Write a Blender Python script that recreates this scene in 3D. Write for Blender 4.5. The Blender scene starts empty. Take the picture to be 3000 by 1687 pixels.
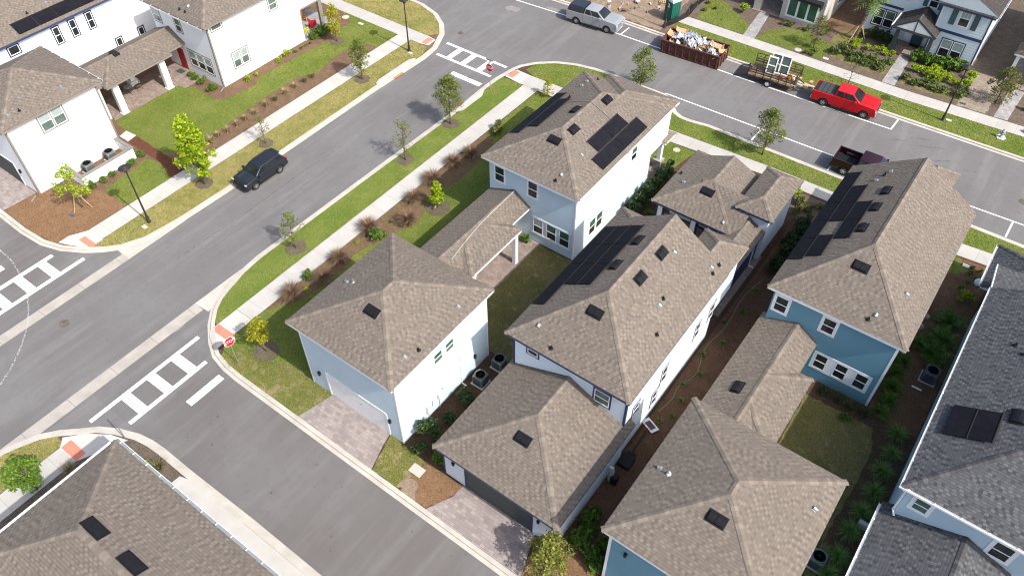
import bpy, math, random
import numpy as np
from mathutils import Vector, Matrix, Quaternion

R = math.radians
random.seed(7)
SC = bpy.context.scene
COL = SC.collection

# ------------------------------------------------------------------ camera
cam_d = bpy.data.cameras.new("drone_camera")
cam = bpy.data.objects.new("drone_camera", cam_d)
COL.objects.link(cam)
cam_d.sensor_width = 36.0
cam_d.lens = 27.967
cam_d.clip_start = 0.5
cam_d.clip_end = 3000.0
_pitch, _roll, _yaw = R(47.7627), R(-0.0863), R(36.4954)
_fw = Vector((0, math.cos(_pitch), -math.sin(_pitch)))
_rt = Vector((1, 0, 0))
_up = _rt.cross(_fw)
_rt, _up = math.cos(_roll) * _rt + math.sin(_roll) * _up, -math.sin(_roll) * _rt + math.cos(_roll) * _up
_Z = Matrix.Rotation(_yaw, 3, 'Z')
_fw, _rt, _up = _Z @ _fw, _Z @ _rt, _Z @ _up
_M = Matrix((_rt, _up, -_fw)).transposed().to_4x4()
_M.translation = Vector((0, 0, 41.0))
cam.matrix_world = _M
SC.camera = cam

# ------------------------------------------------------------------ light
SUN = Vector((4.86, -0.42, 4.98)).normalized()
world = bpy.data.worlds.new("World")
SC.world = world
world.use_nodes = True
wn = world.node_tree.nodes
wl = world.node_tree.links
wn.clear()
wo = wn.new("ShaderNodeOutputWorld")
wb = wn.new("ShaderNodeBackground")
sky = wn.new("ShaderNodeTexSky")
sky.sky_type = 'NISHITA'
sky.sun_disc = False
sky.sun_elevation = math.asin(SUN.z)
sky.sun_rotation = math.atan2(SUN.x, SUN.y)
sky.air_density = 0.9
sky.dust_density = 3.5
wb.inputs[1].default_value = 0.15
wl.new(sky.outputs[0], wb.inputs[0])
wl.new(wb.outputs[0], wo.inputs[0])
sun_d = bpy.data.lights.new("sun", 'SUN')
sun_d.energy = 3.3
sun_d.angle = R(0.53)
sun_d.color = (1.0, 0.955, 0.89)
sun = bpy.data.objects.new("sun", sun_d)
COL.objects.link(sun)
sun.rotation_euler = SUN.to_track_quat('Z', 'Y').to_euler()
sun.location = (40, 0, 60)
SC.view_settings.view_transform = 'Standard'
SC.view_settings.look = 'None'
SC.view_settings.gamma = 1.0
SC.view_settings.exposure = 0.80
SC.cycles.use_denoising = True
SC.cycles.denoising_input_passes = 'RGB_ALBEDO_NORMAL'
SC.cycles.denoising_prefilter = 'ACCURATE'
SC.cycles.filter_width = 1.1
SC.cycles.max_bounces = 6
SC.cycles.diffuse_bounces = 3
SC.cycles.glossy_bounces = 3
SC.cycles.transparent_max_bounces = 6

# ------------------------------------------------------------------ materials
class NT:
    """small helper for node trees"""
    def __init__(s, name):
        s.mat = bpy.data.materials.new(name)
        s.mat.use_nodes = True
        s.t = s.mat.node_tree
        s.n = s.t.nodes
        s.b = s.n["Principled BSDF"]
        s.b.inputs["Roughness"].default_value = 0.85
        s.b.inputs["Specular IOR Level"].default_value = 0.3
    def new(s, kind, **kw):
        nd = s.n.new(kind)
        for k, v in kw.items():
            setattr(nd, k, v)
        return nd
    def link(s, a, b):
        s.t.links.new(a, b)
    def put(s, sock, v):
        if hasattr(v, "is_output"):
            s.link(v, sock)
        elif v is not None:
            sock.default_value = v
    def math(s, op, a, b=None, c=None):
        nd = s.new("ShaderNodeMath", operation=op)
        for i, v in enumerate((a, b, c)):
            if v is not None:
                s.put(nd.inputs[i], v)
        return nd.outputs[0]
    def pos(s):
        return s.new("ShaderNodeNewGeometry").outputs["Position"]
    def noise(s, vec, scale, detail=3.0, rough=0.55, out="Fac"):
        nd = s.new("ShaderNodeTexNoise")
        s.link(vec, nd.inputs["Vector"])
        nd.inputs["Scale"].default_value = scale
        nd.inputs["Detail"].default_value = detail
        nd.inputs["Roughness"].default_value = rough
        return nd.outputs[out]
    def ramp(s, fac, stops, interp='LINEAR'):
        nd = s.new("ShaderNodeValToRGB")
        cr = nd.color_ramp
        cr.interpolation = interp
        while len(cr.elements) < len(stops):
            cr.elements.new(0.5)
        for e, (p, c) in zip(cr.elements, stops):
            e.position = p
            e.color = (c[0], c[1], c[2], 1)
        s.put(nd.inputs[0], fac)
        return nd.outputs[0]
    def mix(s, fac, a, b, blend='MIX'):
        nd = s.new("ShaderNodeMix", data_type='RGBA', blend_type=blend)
        s.put(nd.inputs[0], fac)
        for i, v in ((6, a), (7, b)):
            if isinstance(v, tuple) and len(v) == 3:
                v = (*v, 1)
            s.put(nd.inputs[i], v)
        return nd.outputs[2]
    def bump(s, h, dist, strength=1.0):
        nd = s.new("ShaderNodeBump")
        s.link(h, nd.inputs["Height"])
        nd.inputs["Distance"].default_value = dist
        nd.inputs["Strength"].default_value = strength
        s.link(nd.outputs[0], s.b.inputs["Normal"])
    def color(s, v):
        if isinstance(v, tuple) and len(v) == 3:
            v = (*v, 1)
        s.put(s.b.inputs["Base Color"], v)
    def sep(s, vec):
        nd = s.new("ShaderNodeSeparateXYZ")
        s.link(vec, nd.inputs[0])
        return nd.outputs
    def comb(s, x, y, z=0.0):
        nd = s.new("ShaderNodeCombineXYZ")
        for i, v in enumerate((x, y, z)):
            s.put(nd.inputs[i], v)
        return nd.outputs[0]

def sc(c, k):
    return tuple(min(1, v * k) for v in c)

def plain(name, c, rough=0.7, metal=0.0, var=0.12, scale=6.0, spec=0.3, coat=0.0):
    m = NT(name)
    n = m.noise(m.pos(), scale, 3)
    m.color(m.ramp(n, [(0.3, sc(c, 1 - var)), (0.7, sc(c, 1 + var))]))
    m.b.inputs["Roughness"].default_value = rough
    m.b.inputs["Metallic"].default_value = metal
    m.b.inputs["Specular IOR Level"].default_value = spec
    m.b.inputs["Coat Weight"].default_value = coat
    m.b.inputs["Coat Roughness"].default_value = 0.05
    return m.mat

def shingle(name, base, dark, light, contrast=1.0, cap=False):
    m = NT(name)
    uv = m.new("ShaderNodeUVMap").outputs[0]
    x, y, _ = m.sep(uv)
    if cap:
        rowh, tabw = 0.26, 2.0
    else:
        rowh, tabw = 0.15, 0.175
    v = m.math('DIVIDE', y, rowh)
    row = m.math('FLOOR', v)
    fr = m.math('FRACT', v)
    wn1 = m.new("ShaderNodeTexWhiteNoise", noise_dimensions='1D')
    m.link(row, wn1.inputs["W"])
    u = m.math('ADD', m.math('DIVIDE', x, tabw), m.math('MULTIPLY', wn1.outputs[0], 7.3))
    cell = m.math('FLOOR', u)
    w2 = m.new("ShaderNodeTexWhiteNoise", noise_dimensions='2D')
    m.link(m.comb(cell, row), w2.inputs["Vector"])
    par = m.math('FLOORED_MODULO', m.math('ADD', cell, row), 2.0)
    r1 = m.math('ADD', m.math('MULTIPLY', w2.outputs[0], 0.62), m.math('MULTIPLY', par, 0.38)) if not cap else w2.outputs[0]
    col = m.ramp(r1, [(0.08, dark), (0.36, sc(base, 0.92)), (0.60, base), (0.92, light)])
    # fine mineral grain and soft weathering over metres
    g = m.noise(m.pos(), 38.0, 2)
    col = m.mix(m.math('MULTIPLY', g, 0.34), col, sc(base, 0.55))
    big = m.noise(m.pos(), 0.35, 4)
    col = m.mix(m.ramp(big, [(0.35, (0, 0, 0)), (0.7, (0.35, 0.35, 0.35))]), col, sc(base, 0.78))
    gap_shade = m.math('LESS_THAN', fr, 0.10)  # tar gap and painted shadow line along each row's edge
    col = m.mix(m.math('MULTIPLY', gap_shade, 0.38 * contrast), col, sc(dark, 0.42))
    m.color(col)
    m.b.inputs["Roughness"].default_value = 0.95
    m.b.inputs["Specular IOR Level"].default_value = 0.15
    hgt = m.math('ADD', m.math('MULTIPLY', fr, -0.55), m.math('MULTIPLY', r1, 0.5))
    m.bump(hgt, 0.018, 0.8)
    return m.mat

def siding(name, c, lap=0.18, strength=0.0, var=0.04):
    m = NT(name)
    p = m.pos()
    z = m.sep(p)[2]
    f = m.math('FRACT', m.math('DIVIDE', z, lap))
    n = m.noise(p, 0.8, 4)
    col = m.ramp(n, [(0.3, sc(c, 1 - var)), (0.7, sc(c, 1 + var))])
    m.color(col)
    m.b.inputs["Roughness"].default_value = 0.6
    if strength:
        m.bump(m.math('MULTIPLY', f, -1.0), 0.03, strength)
    return m.mat

def asphalt(name, c, warm=(1.04, 1.0, 1.0)):
    m = NT(name)
    p = m.pos()
    fine = m.noise(p, 22.0, 3, 0.7)
    big = m.noise(p, 0.16, 5, 0.6)
    mp = m.new("ShaderNodeMapping")
    mp.inputs["Scale"].default_value = (0.9, 0.09, 1)
    m.link(p, mp.inputs["Vector"])
    streak = m.noise(mp.outputs[0], 1.0, 4, 0.6)
    col = m.ramp(fine, [(0.25, sc(c, 0.80)), (0.75, sc(c, 1.20))])
    col = m.mix(m.ramp(big, [(0.38, (0, 0, 0)), (0.62, (0.8, 0.8, 0.8))]), col, tuple(a * b * 0.80 for a, b in zip(c, warm)))
    col = m.mix(m.ramp(streak, [(0.48, (0, 0, 0)), (0.68, (0.6, 0.6, 0.6))]), col, sc(c, 1.24))
    mott = m.noise(p, 1.3, 5, 0.7)
    col = m.mix(m.ramp(mott, [(0.50, (0, 0, 0)), (0.70, (0.5, 0.5, 0.5))]), col, sc(c, 0.80))
    spots = m.noise(p, 2.1, 2, 0.4)
    col = m.mix(m.ramp(spots, [(0.72, (0, 0, 0)), (0.78, (0.45, 0.45, 0.45))]), col, sc(c, 0.55))
    m.color(col)
    m.b.inputs["Roughness"].default_value = 0.9
    m.bump(fine, 0.01, 0.5)
    return m.mat

def concrete(name, c, axis=None, pitch=1.52, var=0.07):
    m = NT(name)
    p = m.pos()
    n = m.noise(p, 0.9, 5, 0.6)
    g = m.noise(p, 30.0, 2)
    col = m.ramp(n, [(0.28, sc(c, 1 - var * 1.6)), (0.7, sc(c, 1 + var))])
    col = m.mix(m.math('MULTIPLY', g, 0.12), col, sc(c, 0.6))
    if axis is not None:
        a = m.sep(p)[axis]
        t = m.math('FRACT', m.math('DIVIDE', a, pitch))
        ln = m.math('LESS_THAN', t, 0.022)
        cell = m.new("ShaderNodeTexWhiteNoise", noise_dimensions='1D')
        m.link(m.math('FLOOR', m.math('DIVIDE', a, pitch)), cell.inputs["W"])
        col = m.mix(m.math('MULTIPLY', cell.outputs[0], 0.13), col, sc(c, 0.72))
        col = m.mix(m.math('MULTIPLY', ln, 0.5), col, sc(c, 0.45))
    stain = m.noise(p, 0.35, 5, 0.65)
    col = m.mix(m.ramp(stain, [(0.56, (0, 0, 0)), (0.75, (0.3, 0.3, 0.3))]), col, (c[0] * .78, c[1] * .72, c[2] * .62))
    m.color(col)
    m.bump(g, 0.004, 0.5)
    return m.mat

def grass(name, lush, dry, amount, bare=0.0):
    m = NT(name)
    p = m.pos()
    mp = m.new("ShaderNodeMapping")
    mp.inputs["Scale"].default_value = (1.0, 1.0, 0.2)
    mp.inputs["Rotation"].default_value = (0, 0, 0.7)
    m.link(p, mp.inputs["Vector"])
    q = mp.outputs[0]
    fine = m.noise(q, 15.0, 4, 0.75)
    mid = m.noise(q, 2.2, 4, 0.65)
    big = m.noise(q, 0.42, 4, 0.6)
    fac = m.math('ADD', m.math('MULTIPLY', m.math('SUBTRACT', big, 0.5), 2.6), m.math('MULTIPLY', m.math('SUBTRACT', mid, 0.5), 1.5))
    fac = m.math('ADD', fac, amount)
    col = m.mix(m.ramp(fac, [(0.0, (0, 0, 0)), (1.0, (1, 1, 1))]), lush, dry)
    col = m.mix(m.ramp(fine, [(0.36, (0.8, 0.8, 0.8)), (0.56, (0, 0, 0))]), col, sc(lush, 0.50))
    col = m.mix(m.ramp(fine, [(0.54, (0, 0, 0)), (0.68, (0.55, 0.55, 0.55))]), col, sc(dry, 1.15))
    clump = m.noise(q, 4.0, 4, 0.75)
    col = m.mix(m.ramp(clump, [(0.54, (0, 0, 0)), (0.70, (0.6, 0.6, 0.6))]), col, sc(lush, 0.60))
    if bare:
        bn = m.noise(q, 1.1, 5, 0.7)
        col = m.mix(m.ramp(bn, [(0.62 - bare * .2, (0, 0, 0)), (0.70 - bare * .14, (0.85, 0.85, 0.85))]), col, (0.30, 0.235, 0.15))
    m.color(col)
    m.b.inputs["Roughness"].default_value = 0.95
    m.b.inputs["Specular IOR Level"].default_value = 0.1
    m.bump(m.math('ADD', fine, m.math('MULTIPLY', clump, 0.8)), 0.07, 0.9)
    return m.mat

def mulch(name, c, light=0.3):
    m = NT(name)
    p = m.pos()
    fine = m.noise(p, 13.0, 4, 0.8)
    mid = m.noise(p, 1.4, 4, 0.65)
    col = m.ramp(fine, [(0.30, sc(c, 0.45)), (0.52, c), (0.75, tuple(v * 1.5 + .02 for v in c))])
    col = m.mix(m.ramp(mid, [(0.45, (0, 0, 0)), (0.75, (light, light, light))]), col, (c[0] * 1.5 + .03, c[1] * 1.6 + .03, c[2] * 1.8 + .03))
    m.color(col)
    m.b.inputs["Roughness"].default_value = 1.0
    m.b.inputs["Specular IOR Level"].default_value = 0.05
    m.bump(fine, 0.05, 0.9)
    return m.mat

def pavers(name, c1, c2, c3):
    m = NT(name)
    p = m.pos()
    x, y, _ = m.sep(p)
    bw, bh = 0.30, 0.20
    v = m.math('DIVIDE', y, bh)
    row = m.math('FLOOR', v)
    u = m.math('ADD', m.math('DIVIDE', x, bw), m.math('MULTIPLY', row, 0.37))
    cell = m.math('FLOOR', u)
    w = m.new("ShaderNodeTexWhiteNoise", noise_dimensions='2D')
    m.link(m.comb(cell, row), w.inputs["Vector"])
    col = m.ramp(w.outputs[0], [(0.0, c1), (0.5, c2), (1.0, c3)])
    e1 = m.math('LESS_THAN', m.math('FRACT', v), 0.09)
    e2 = m.math('LESS_THAN', m.math('FRACT', u), 0.06)
    col = m.mix(m.math('MULTIPLY', m.math('MAXIMUM', e1, e2), 0.45), col, sc(c1, 0.5))
    n = m.noise(p, 0.7, 4)
    col = m.mix(m.ramp(n, [(0.4, (0, 0, 0)), (0.7, (0.35, 0.35, 0.35))]), col, sc(c1, 0.75))
    m.color(col)
    m.b.inputs["Roughness"].default_value = 0.9
    return m.mat

def leafmat(name, dark, mid, light, trans=0.25):
    m = NT(name)
    g = m.new("ShaderNodeNewGeometry")
    r = g.outputs["Random Per Island"]
    col = m.ramp(r, [(0.0, dark), (0.5, mid), (1.0, light)])
    m.color(col)
    m.b.inputs["Roughness"].default_value = 0.55
    m.b.inputs["Specular IOR Level"].default_value = 0.25
    tr = m.new("ShaderNodeBsdfTranslucent")
    m.link(col, tr.inputs[0])
    mx = m.new("ShaderNodeMixShader")
    mx.inputs[0].default_value = trans
    m.link(m.b.outputs[0], mx.inputs[1])
    m.link(tr.outputs[0], mx.inputs[2])
    m.link(mx.outputs[0], m.n["Material Output"].inputs[0])
    return m.mat

def paint_worn(name, c):
    m = NT(name)
    p = m.pos()
    n = m.noise(p, 9.0, 4, 0.7)
    b = m.noise(p, 0.8, 3)
    col = m.mix(m.ramp(m.math('ADD', n, m.math('MULTIPLY', b, 0.3)), [(0.78, (0, 0, 0)), (0.92, (0.45, 0.45, 0.45))]), c, (0.3, 0.3, 0.3))
    m.color(col)
    return m.mat

def solar(name):
    m = NT(name)
    uv = m.new("ShaderNodeUVMap").outputs[0]
    x, y, _ = m.sep(uv)
    f = m.math('FRACT', m.math('DIVIDE', x, 0.045))
    n = m.noise(m.pos(), 3.0, 3)
    col = m.ramp(n, [(0.3, (0.006, 0.006, 0.009)), (0.7, (0.012, 0.012, 0.017))])
    col = m.mix(m.math('MULTIPLY', m.math('LESS_THAN', f, 0.25), 0.5), col, (0.004, 0.004, 0.006))
    m.color(col)
    m.b.inputs["Roughness"].default_value = 0.7
    m.b.inputs["Specular IOR Level"].default_value = 0.12
    return m.mat

def rusty(name, c, r2):
    m = NT(name)
    p = m.pos()
    n = m.noise(p, 2.4, 5, 0.7)
    f = m.noise(p, 11.0, 3, 0.7)
    col = m.ramp(n, [(0.30, sc(c, 0.55)), (0.55, c), (0.75, r2)])
    col = m.mix(m.ramp(f, [(0.62, (0, 0, 0)), (0.75, (0.6, 0.6, 0.6))]), col, (0.20, 0.16, 0.14))
    m.color(col)
    m.b.inputs["Roughness"].default_value = 0.8
    return m.mat

def glassy(name, c, c2, rough=0.08):
    m = NT(name)
    n = m.noise(m.pos(), 0.9, 3, 0.6)
    m.color(m.ramp(n, [(0.35, c), (0.65, c2)]))
    m.b.inputs["Roughness"].default_value = rough
    m.b.inputs["Specular IOR Level"].default_value = 0.5
    return m.mat

M = {}
M['shingle'] = shingle("brown_shingles", (0.170, 0.144, 0.120), (0.122, 0.104, 0.088), (0.218, 0.186, 0.153))
M['cap'] = shingle("brown_cap_shingles", (0.195, 0.165, 0.137), (0.155, 0.131, 0.109), (0.235, 0.199, 0.162), 0.6, True)
M['shingle_grey'] = shingle("slate_grey_shingles", (0.088, 0.091, 0.098), (0.042, 0.044, 0.050), (0.135, 0.138, 0.143), 1.5)
M['cap_grey'] = shingle("slate_grey_cap_shingles", (0.082, 0.080, 0.084), (0.055, 0.054, 0.058), (0.12, 0.118, 0.12), 1.2, True)
M['shingle_far'] = shingle("dark_brown_shingles", (0.062, 0.055, 0.052), (0.040, 0.036, 0.035), (0.09, 0.08, 0.074))
M['cap_far'] = shingle("dark_brown_cap_shingles", (0.085, 0.073, 0.066), (0.06, 0.052, 0.048), (0.11, 0.096, 0.085), 1.2, True)
M['pale_blue'] = siding("pale_blue_siding", (0.49, 0.59, 0.635))
M['white_siding'] = siding("white_siding", (0.76, 0.78, 0.79))
M['white_stucco'] = siding("white_flat_siding", (0.78, 0.79, 0.79), 0.2, 0.0)
M['ice_siding'] = siding("cool_white_siding", (0.62, 0.68, 0.72))
M['teal'] = siding("teal_blue_siding", (0.128, 0.270, 0.340))
M['steel_blue'] = siding("steel_blue_siding", (0.44, 0.55, 0.62))
M['beige'] = siding("greige_siding", (0.48, 0.45, 0.40))
M['powder'] = siding("powder_blue_lap_siding", (0.56, 0.635, 0.665), 0.26, 0.0)
M['white'] = plain("white_trim_paint", (0.80, 0.80, 0.79), 0.55, var=0.04)
M['navy'] = plain("navy_trim_paint", (0.030, 0.048, 0.115), 0.5, var=0.1)
M['taupe'] = plain("taupe_trim_paint", (0.20, 0.18, 0.165), 0.6, var=0.06)
M['charcoal'] = plain("charcoal_green_paint", (0.055, 0.065, 0.065), 0.6)
M['shutter'] = plain("slate_green_shutter_paint", (0.055, 0.10, 0.11), 0.6)
M['soffit'] = plain("soffit_paint", (0.42, 0.42, 0.41), 0.8)
M['brown_brick'] = plain("red_brown_wall_paint", (0.16, 0.085, 0.06), 0.8)
M['glass'] = glassy("dark_window_glass", (0.012, 0.016, 0.018), (0.03, 0.036, 0.036))
M['glass_green'] = glassy("greenish_window_glass", (0.06, 0.10, 0.085), (0.11, 0.16, 0.14))
M['blind'] = glassy("window_glass_over_pale_blinds", (0.24, 0.30, 0.29), (0.33, 0.39, 0.38), 0.15)
M['glass_g2'] = glassy("deep_green_window_glass", (0.02, 0.085, 0.05), (0.05, 0.14, 0.085), 0.12)  # pane colour mottled between two deep greens
M['vent'] = plain("black_vent_metal", (0.012, 0.0125, 0.015), 0.6, var=0.2, spec=0.12)
M['zinc'] = plain("galvanised_metal", (0.33, 0.37, 0.38), 0.45, 0.5)
M['solar'] = solar("solar_mat")
M['black'] = plain("black_plastic", (0.015, 0.015, 0.017), 0.6)
M['dark_metal'] = plain("dark_bronze_metal", (0.040, 0.034, 0.031), 0.5, 0.3)
M['gutter_brown'] = plain("dark_gutter_metal", (0.10, 0.085, 0.075), 0.5)
M['asphalt'] = asphalt("street_asphalt", (0.150, 0.146, 0.144))
M['alley'] = asphalt("alley_asphalt", (0.140, 0.135, 0.132), (1.05, 0.98, 0.96))
M['curb'] = concrete("kerb_concrete", (0.45, 0.42, 0.37), None, var=0.12)
M['walk_y'] = concrete("pale_sidewalk_concrete", (0.455, 0.435, 0.40), 1)
M['walk_x'] = concrete("grey_sidewalk_concrete", (0.41, 0.395, 0.365), 0)
M['pad'] = concrete("concrete_pad", (0.50, 0.48, 0.44), None)
M['ribbon'] = concrete("ribbon_gutter_concrete", (0.37, 0.345, 0.305), 1, 3.05, 0.12)
M['redpad'] = plain("red_tactile_paving", (0.60, 0.20, 0.135), 0.85, var=0.12, scale=2.0)
M['lawn_lush'] = grass("lush_green_grass", (0.125, 0.190, 0.030), (0.250, 0.255, 0.075), 0.32)
M['lawn'] = grass("mixed_green_grass", (0.112, 0.165, 0.026), (0.220, 0.230, 0.062), 0.40)
M['lawn_dry'] = grass("dry_yellowing_grass", (0.160, 0.180, 0.040), (0.370, 0.305, 0.125), 0.62)
M['lawn_bare'] = grass("patchy_thin_grass", (0.130, 0.155, 0.034), (0.25, 0.215, 0.08), 0.45, 0.5)
M['lawn_shade'] = grass("thin_olive_grass", (0.138, 0.134, 0.044), (0.235, 0.195, 0.09), 0.5, 0.25)
M['mulch'] = mulch("dark_brown_mulch", (0.085, 0.052, 0.034), 0.25)
M['mulch_brown'] = mulch("brown_mulch", (0.150, 0.095, 0.060), 0.35)
M['mulch_orange'] = mulch("orange_pine_straw", (0.190, 0.112, 0.060), 0.3)
M['mulch_red'] = mulch("red_brown_bark", (0.115, 0.050, 0.030), 0.15)
M['mulch_grey'] = mulch("greying_mulch", (0.125, 0.096, 0.072), 0.4)
M['sand'] = mulch("bare_sandy_soil", (0.235, 0.175, 0.125), 0.5)
M['gravel'] = mulch("pale_gravel", (0.24, 0.20, 0.155), 0.6)
M['paver'] = pavers("mauve_pavers", (0.225, 0.192, 0.182), (0.275, 0.238, 0.224), (0.33, 0.283, 0.262))
M['paver_grey'] = pavers("grey_pavers", (0.24, 0.235, 0.23), (0.30, 0.29, 0.285), (0.36, 0.345, 0.335))
M['paver_dark'] = pavers("brown_porch_pavers", (0.20, 0.155, 0.135), (0.25, 0.195, 0.17), (0.30, 0.24, 0.21))
M['paint'] = paint_worn("white_road_paint", (0.74, 0.74, 0.73))
M['paint_dust'] = paint_worn("chalky_residue", (0.42, 0.42, 0.41))
M['bark'] = plain("grey_brown_bark", (0.15, 0.115, 0.085), 0.9, var=0.3, scale=12)
M['stake'] = plain("raw_wood_stake", (0.42, 0.30, 0.17), 0.8)
M['L_oak'] = leafmat("oak_leaves", (0.060, 0.092, 0.010), (0.125, 0.165, 0.022), (0.215, 0.245, 0.052))
M['L_lime'] = leafmat("lime_leaves", (0.13, 0.225, 0.010), (0.29, 0.40, 0.014), (0.49, 0.57, 0.04), 0.4)
M['L_bright'] = leafmat("fresh_green_leaves", (0.06, 0.12, 0.012), (0.125, 0.225, 0.022), (0.22, 0.34, 0.05), 0.3)
M['L_goldgreen'] = leafmat("gold_green_leaves", (0.10, 0.125, 0.018), (0.215, 0.235, 0.04), (0.36, 0.36, 0.09), 0.35)
M['L_yel'] = leafmat("yellow_leaves", (0.15, 0.18, 0.012), (0.31, 0.31, 0.016), (0.46, 0.41, 0.035), 0.3)
M['L_green'] = leafmat("bright_green_leaves", (0.045, 0.095, 0.012), (0.085, 0.165, 0.018), (0.15, 0.23, 0.04), 0.3)
M['L_dark'] = leafmat("dark_glossy_leaves", (0.018, 0.038, 0.010), (0.035, 0.068, 0.018), (0.075, 0.115, 0.035), 0.15)
M['L_olive'] = leafmat("olive_leaves", (0.075, 0.085, 0.020), (0.13, 0.14, 0.03), (0.20, 0.19, 0.05), 0.25)
M['L_grey'] = leafmat("grey_green_leaves", (0.07, 0.085, 0.055), (0.115, 0.135, 0.09), (0.18, 0.195, 0.14), 0.2)
M['L_red'] = leafmat("russet_grass_blades", (0.115, 0.066, 0.040), (0.205, 0.130, 0.080), (0.335, 0.235, 0.145), 0.2)
M['L_tan'] = leafmat("tan_grass_blades", (0.20, 0.16, 0.07), (0.32, 0.26, 0.12), (0.45, 0.37, 0.20), 0.2)
M['L_muhly'] = leafmat("green_grass_blades", (0.07, 0.135, 0.025), (0.145, 0.25, 0.05), (0.25, 0.37, 0.10), 0.25)
M['L_mtan'] = leafmat("olive_tan_grass_blades", (0.11, 0.105, 0.04), (0.19, 0.17, 0.07), (0.27, 0.235, 0.12), 0.25)
M['L_palm'] = leafmat("palm_fronds", (0.06, 0.11, 0.02), (0.12, 0.19, 0.04), (0.21, 0.27, 0.08), 0.2)
M['L_ground'] = leafmat("groundcover_leaves", (0.045, 0.075, 0.018), (0.085, 0.125, 0.03), (0.15, 0.19, 0.055), 0.2)
M['tyre'] = plain("tyre_rubber", (0.02, 0.02, 0.021), 0.85)
M['rim'] = plain("alloy_metal", (0.55, 0.56, 0.57), 0.3, 0.8, 0.05)
M['chrome'] = plain("chrome_metal", (0.70, 0.71, 0.73), 0.15, 0.9, 0.03)
M['car_dark'] = plain("charcoal_car_paint", (0.020, 0.023, 0.030), 0.3, 0.2, 0.05, coat=0.4)
M['car_silver'] = plain("silver_car_paint", (0.34, 0.35, 0.365), 0.3, 0.35, 0.03, coat=0.4)
M['car_red'] = plain("bright_red_car_paint", (0.44, 0.003, 0.006), 0.35, 0.0, 0.04, coat=0.35)
M['car_maroon'] = plain("maroon_car_paint", (0.022, 0.003, 0.007), 0.35, 0.2, 0.05, coat=0.35)
M['cap_black'] = plain("black_fibreglass", (0.016, 0.019, 0.026), 0.3, 0.0, 0.1, coat=0.5)
M['tonneau'] = plain("grey_black_vinyl", (0.045, 0.048, 0.05), 0.6, var=0.1)
M['carglass'] = glassy("tinted_car_glass", (0.008, 0.010, 0.012), (0.02, 0.026, 0.028), 0.05)
M['lens_red'] = plain("red_lamp_lens", (0.45, 0.01, 0.012), 0.2, spec=0.5)
M['lens_clear'] = plain("clear_lamp_lens", (0.38, 0.39, 0.40), 0.25, spec=0.4)
M['amber'] = plain("amber_lens", (0.75, 0.30, 0.03), 0.25)
M['sign_red'] = plain("sign_red_sheeting", (0.52, 0.012, 0.022), 0.4, var=0.03)
M['sign_white'] = plain("sign_white_sheeting", (0.82, 0.82, 0.82), 0.4, var=0.02)
M['sign_blue'] = plain("sign_blue_sheeting", (0.03, 0.06, 0.20), 0.4)
M['steel'] = plain("weathered_steel", (0.30, 0.31, 0.31), 0.5, 0.5)
M['rust'] = rusty("rusted_red_steel", (0.095, 0.036, 0.027), (0.15, 0.07, 0.045))
M['iron'] = rusty("brown_cast_iron", (0.115, 0.095, 0.08), (0.17, 0.15, 0.13))
M['drain'] = rusty("orange_rust_grate", (0.34, 0.125, 0.05), (0.42, 0.18, 0.08))
M['foil'] = plain("crumpled_silver_wrap", (0.52, 0.54, 0.57), 0.4, 0.35, 0.25, 2.0)
M['poly_white'] = plain("white_plastic_wrap", (0.56, 0.57, 0.57), 0.5, var=0.12, scale=2)
M['card'] = plain("brown_cardboard", (0.42, 0.27, 0.145), 0.85, var=0.15, scale=2)
M['timber'] = plain("pine_lumber", (0.42, 0.30, 0.155), 0.8, var=0.2, scale=3)
M['timber_grey'] = plain("weathered_lumber", (0.135, 0.095, 0.066), 0.85, var=0.3, scale=3)
M['potty'] = plain("green_toilet_plastic", (0.010, 0.105, 0.075), 0.5, var=0.08)
M['potty_roof'] = plain("translucent_grey_roof_plastic", (0.33, 0.40, 0.42), 0.5)
M['ac'] = plain("grey_condenser_metal", (0.135, 0.145, 0.145), 0.55, var=0.12)
M['ac_blue'] = plain("slate_condenser_metal", (0.10, 0.115, 0.125), 0.55, var=0.12)
M['util'] = plain("pale_grey_utility_box", (0.58, 0.60, 0.61), 0.5)
M['lid'] = concrete("pale_plastic_lid", (0.46, 0.43, 0.39))
M['pink'] = plain("pinkish_white_plastic", (0.72, 0.62, 0.68), 0.6)
M['red_plastic'] = plain("red_plastic", (0.55, 0.02, 0.03), 0.5)
M['yel_plastic'] = plain("lime_yellow_plastic", (0.50, 0.50, 0.03), 0.5)
M['or_plastic'] = plain("orange_plastic", (0.70, 0.26, 0.04), 0.5)
M['bluegrey'] = plain("hydrant_grey_paint", (0.30, 0.33, 0.42), 0.5)
M['hose'] = plain("pale_green_hose", (0.22, 0.33, 0.20), 0.5)
M['red_door'] = plain("red_door_paint", (0.36, 0.025, 0.025), 0.5)
M['stone'] = plain("grey_stone_veneer", (0.30, 0.29, 0.28), 0.9, var=0.35, scale=4)

# ------------------------------------------------------------------ mesh helpers
OFF = {}

def tag(o, label=None, cat=None, group=None, kind=None):
    if label: o["label"] = label
    if cat: o["category"] = cat
    if group: o["group"] = group
    if kind: o["kind"] = kind
    return o

def thing(name, label, cat, loc=(0, 0, 0), rotz=0.0, group=None, world=False):
    o = bpy.data.objects.new(name, None)
    COL.objects.link(o)
    o.location = loc
    o.rotation_euler = (0, 0, rotz)
    o.empty_display_size = 0.2
    tag(o, label, cat, group)
    OFF[o.name] = Vector(loc) if world else Vector((0, 0, 0))
    return o

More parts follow.
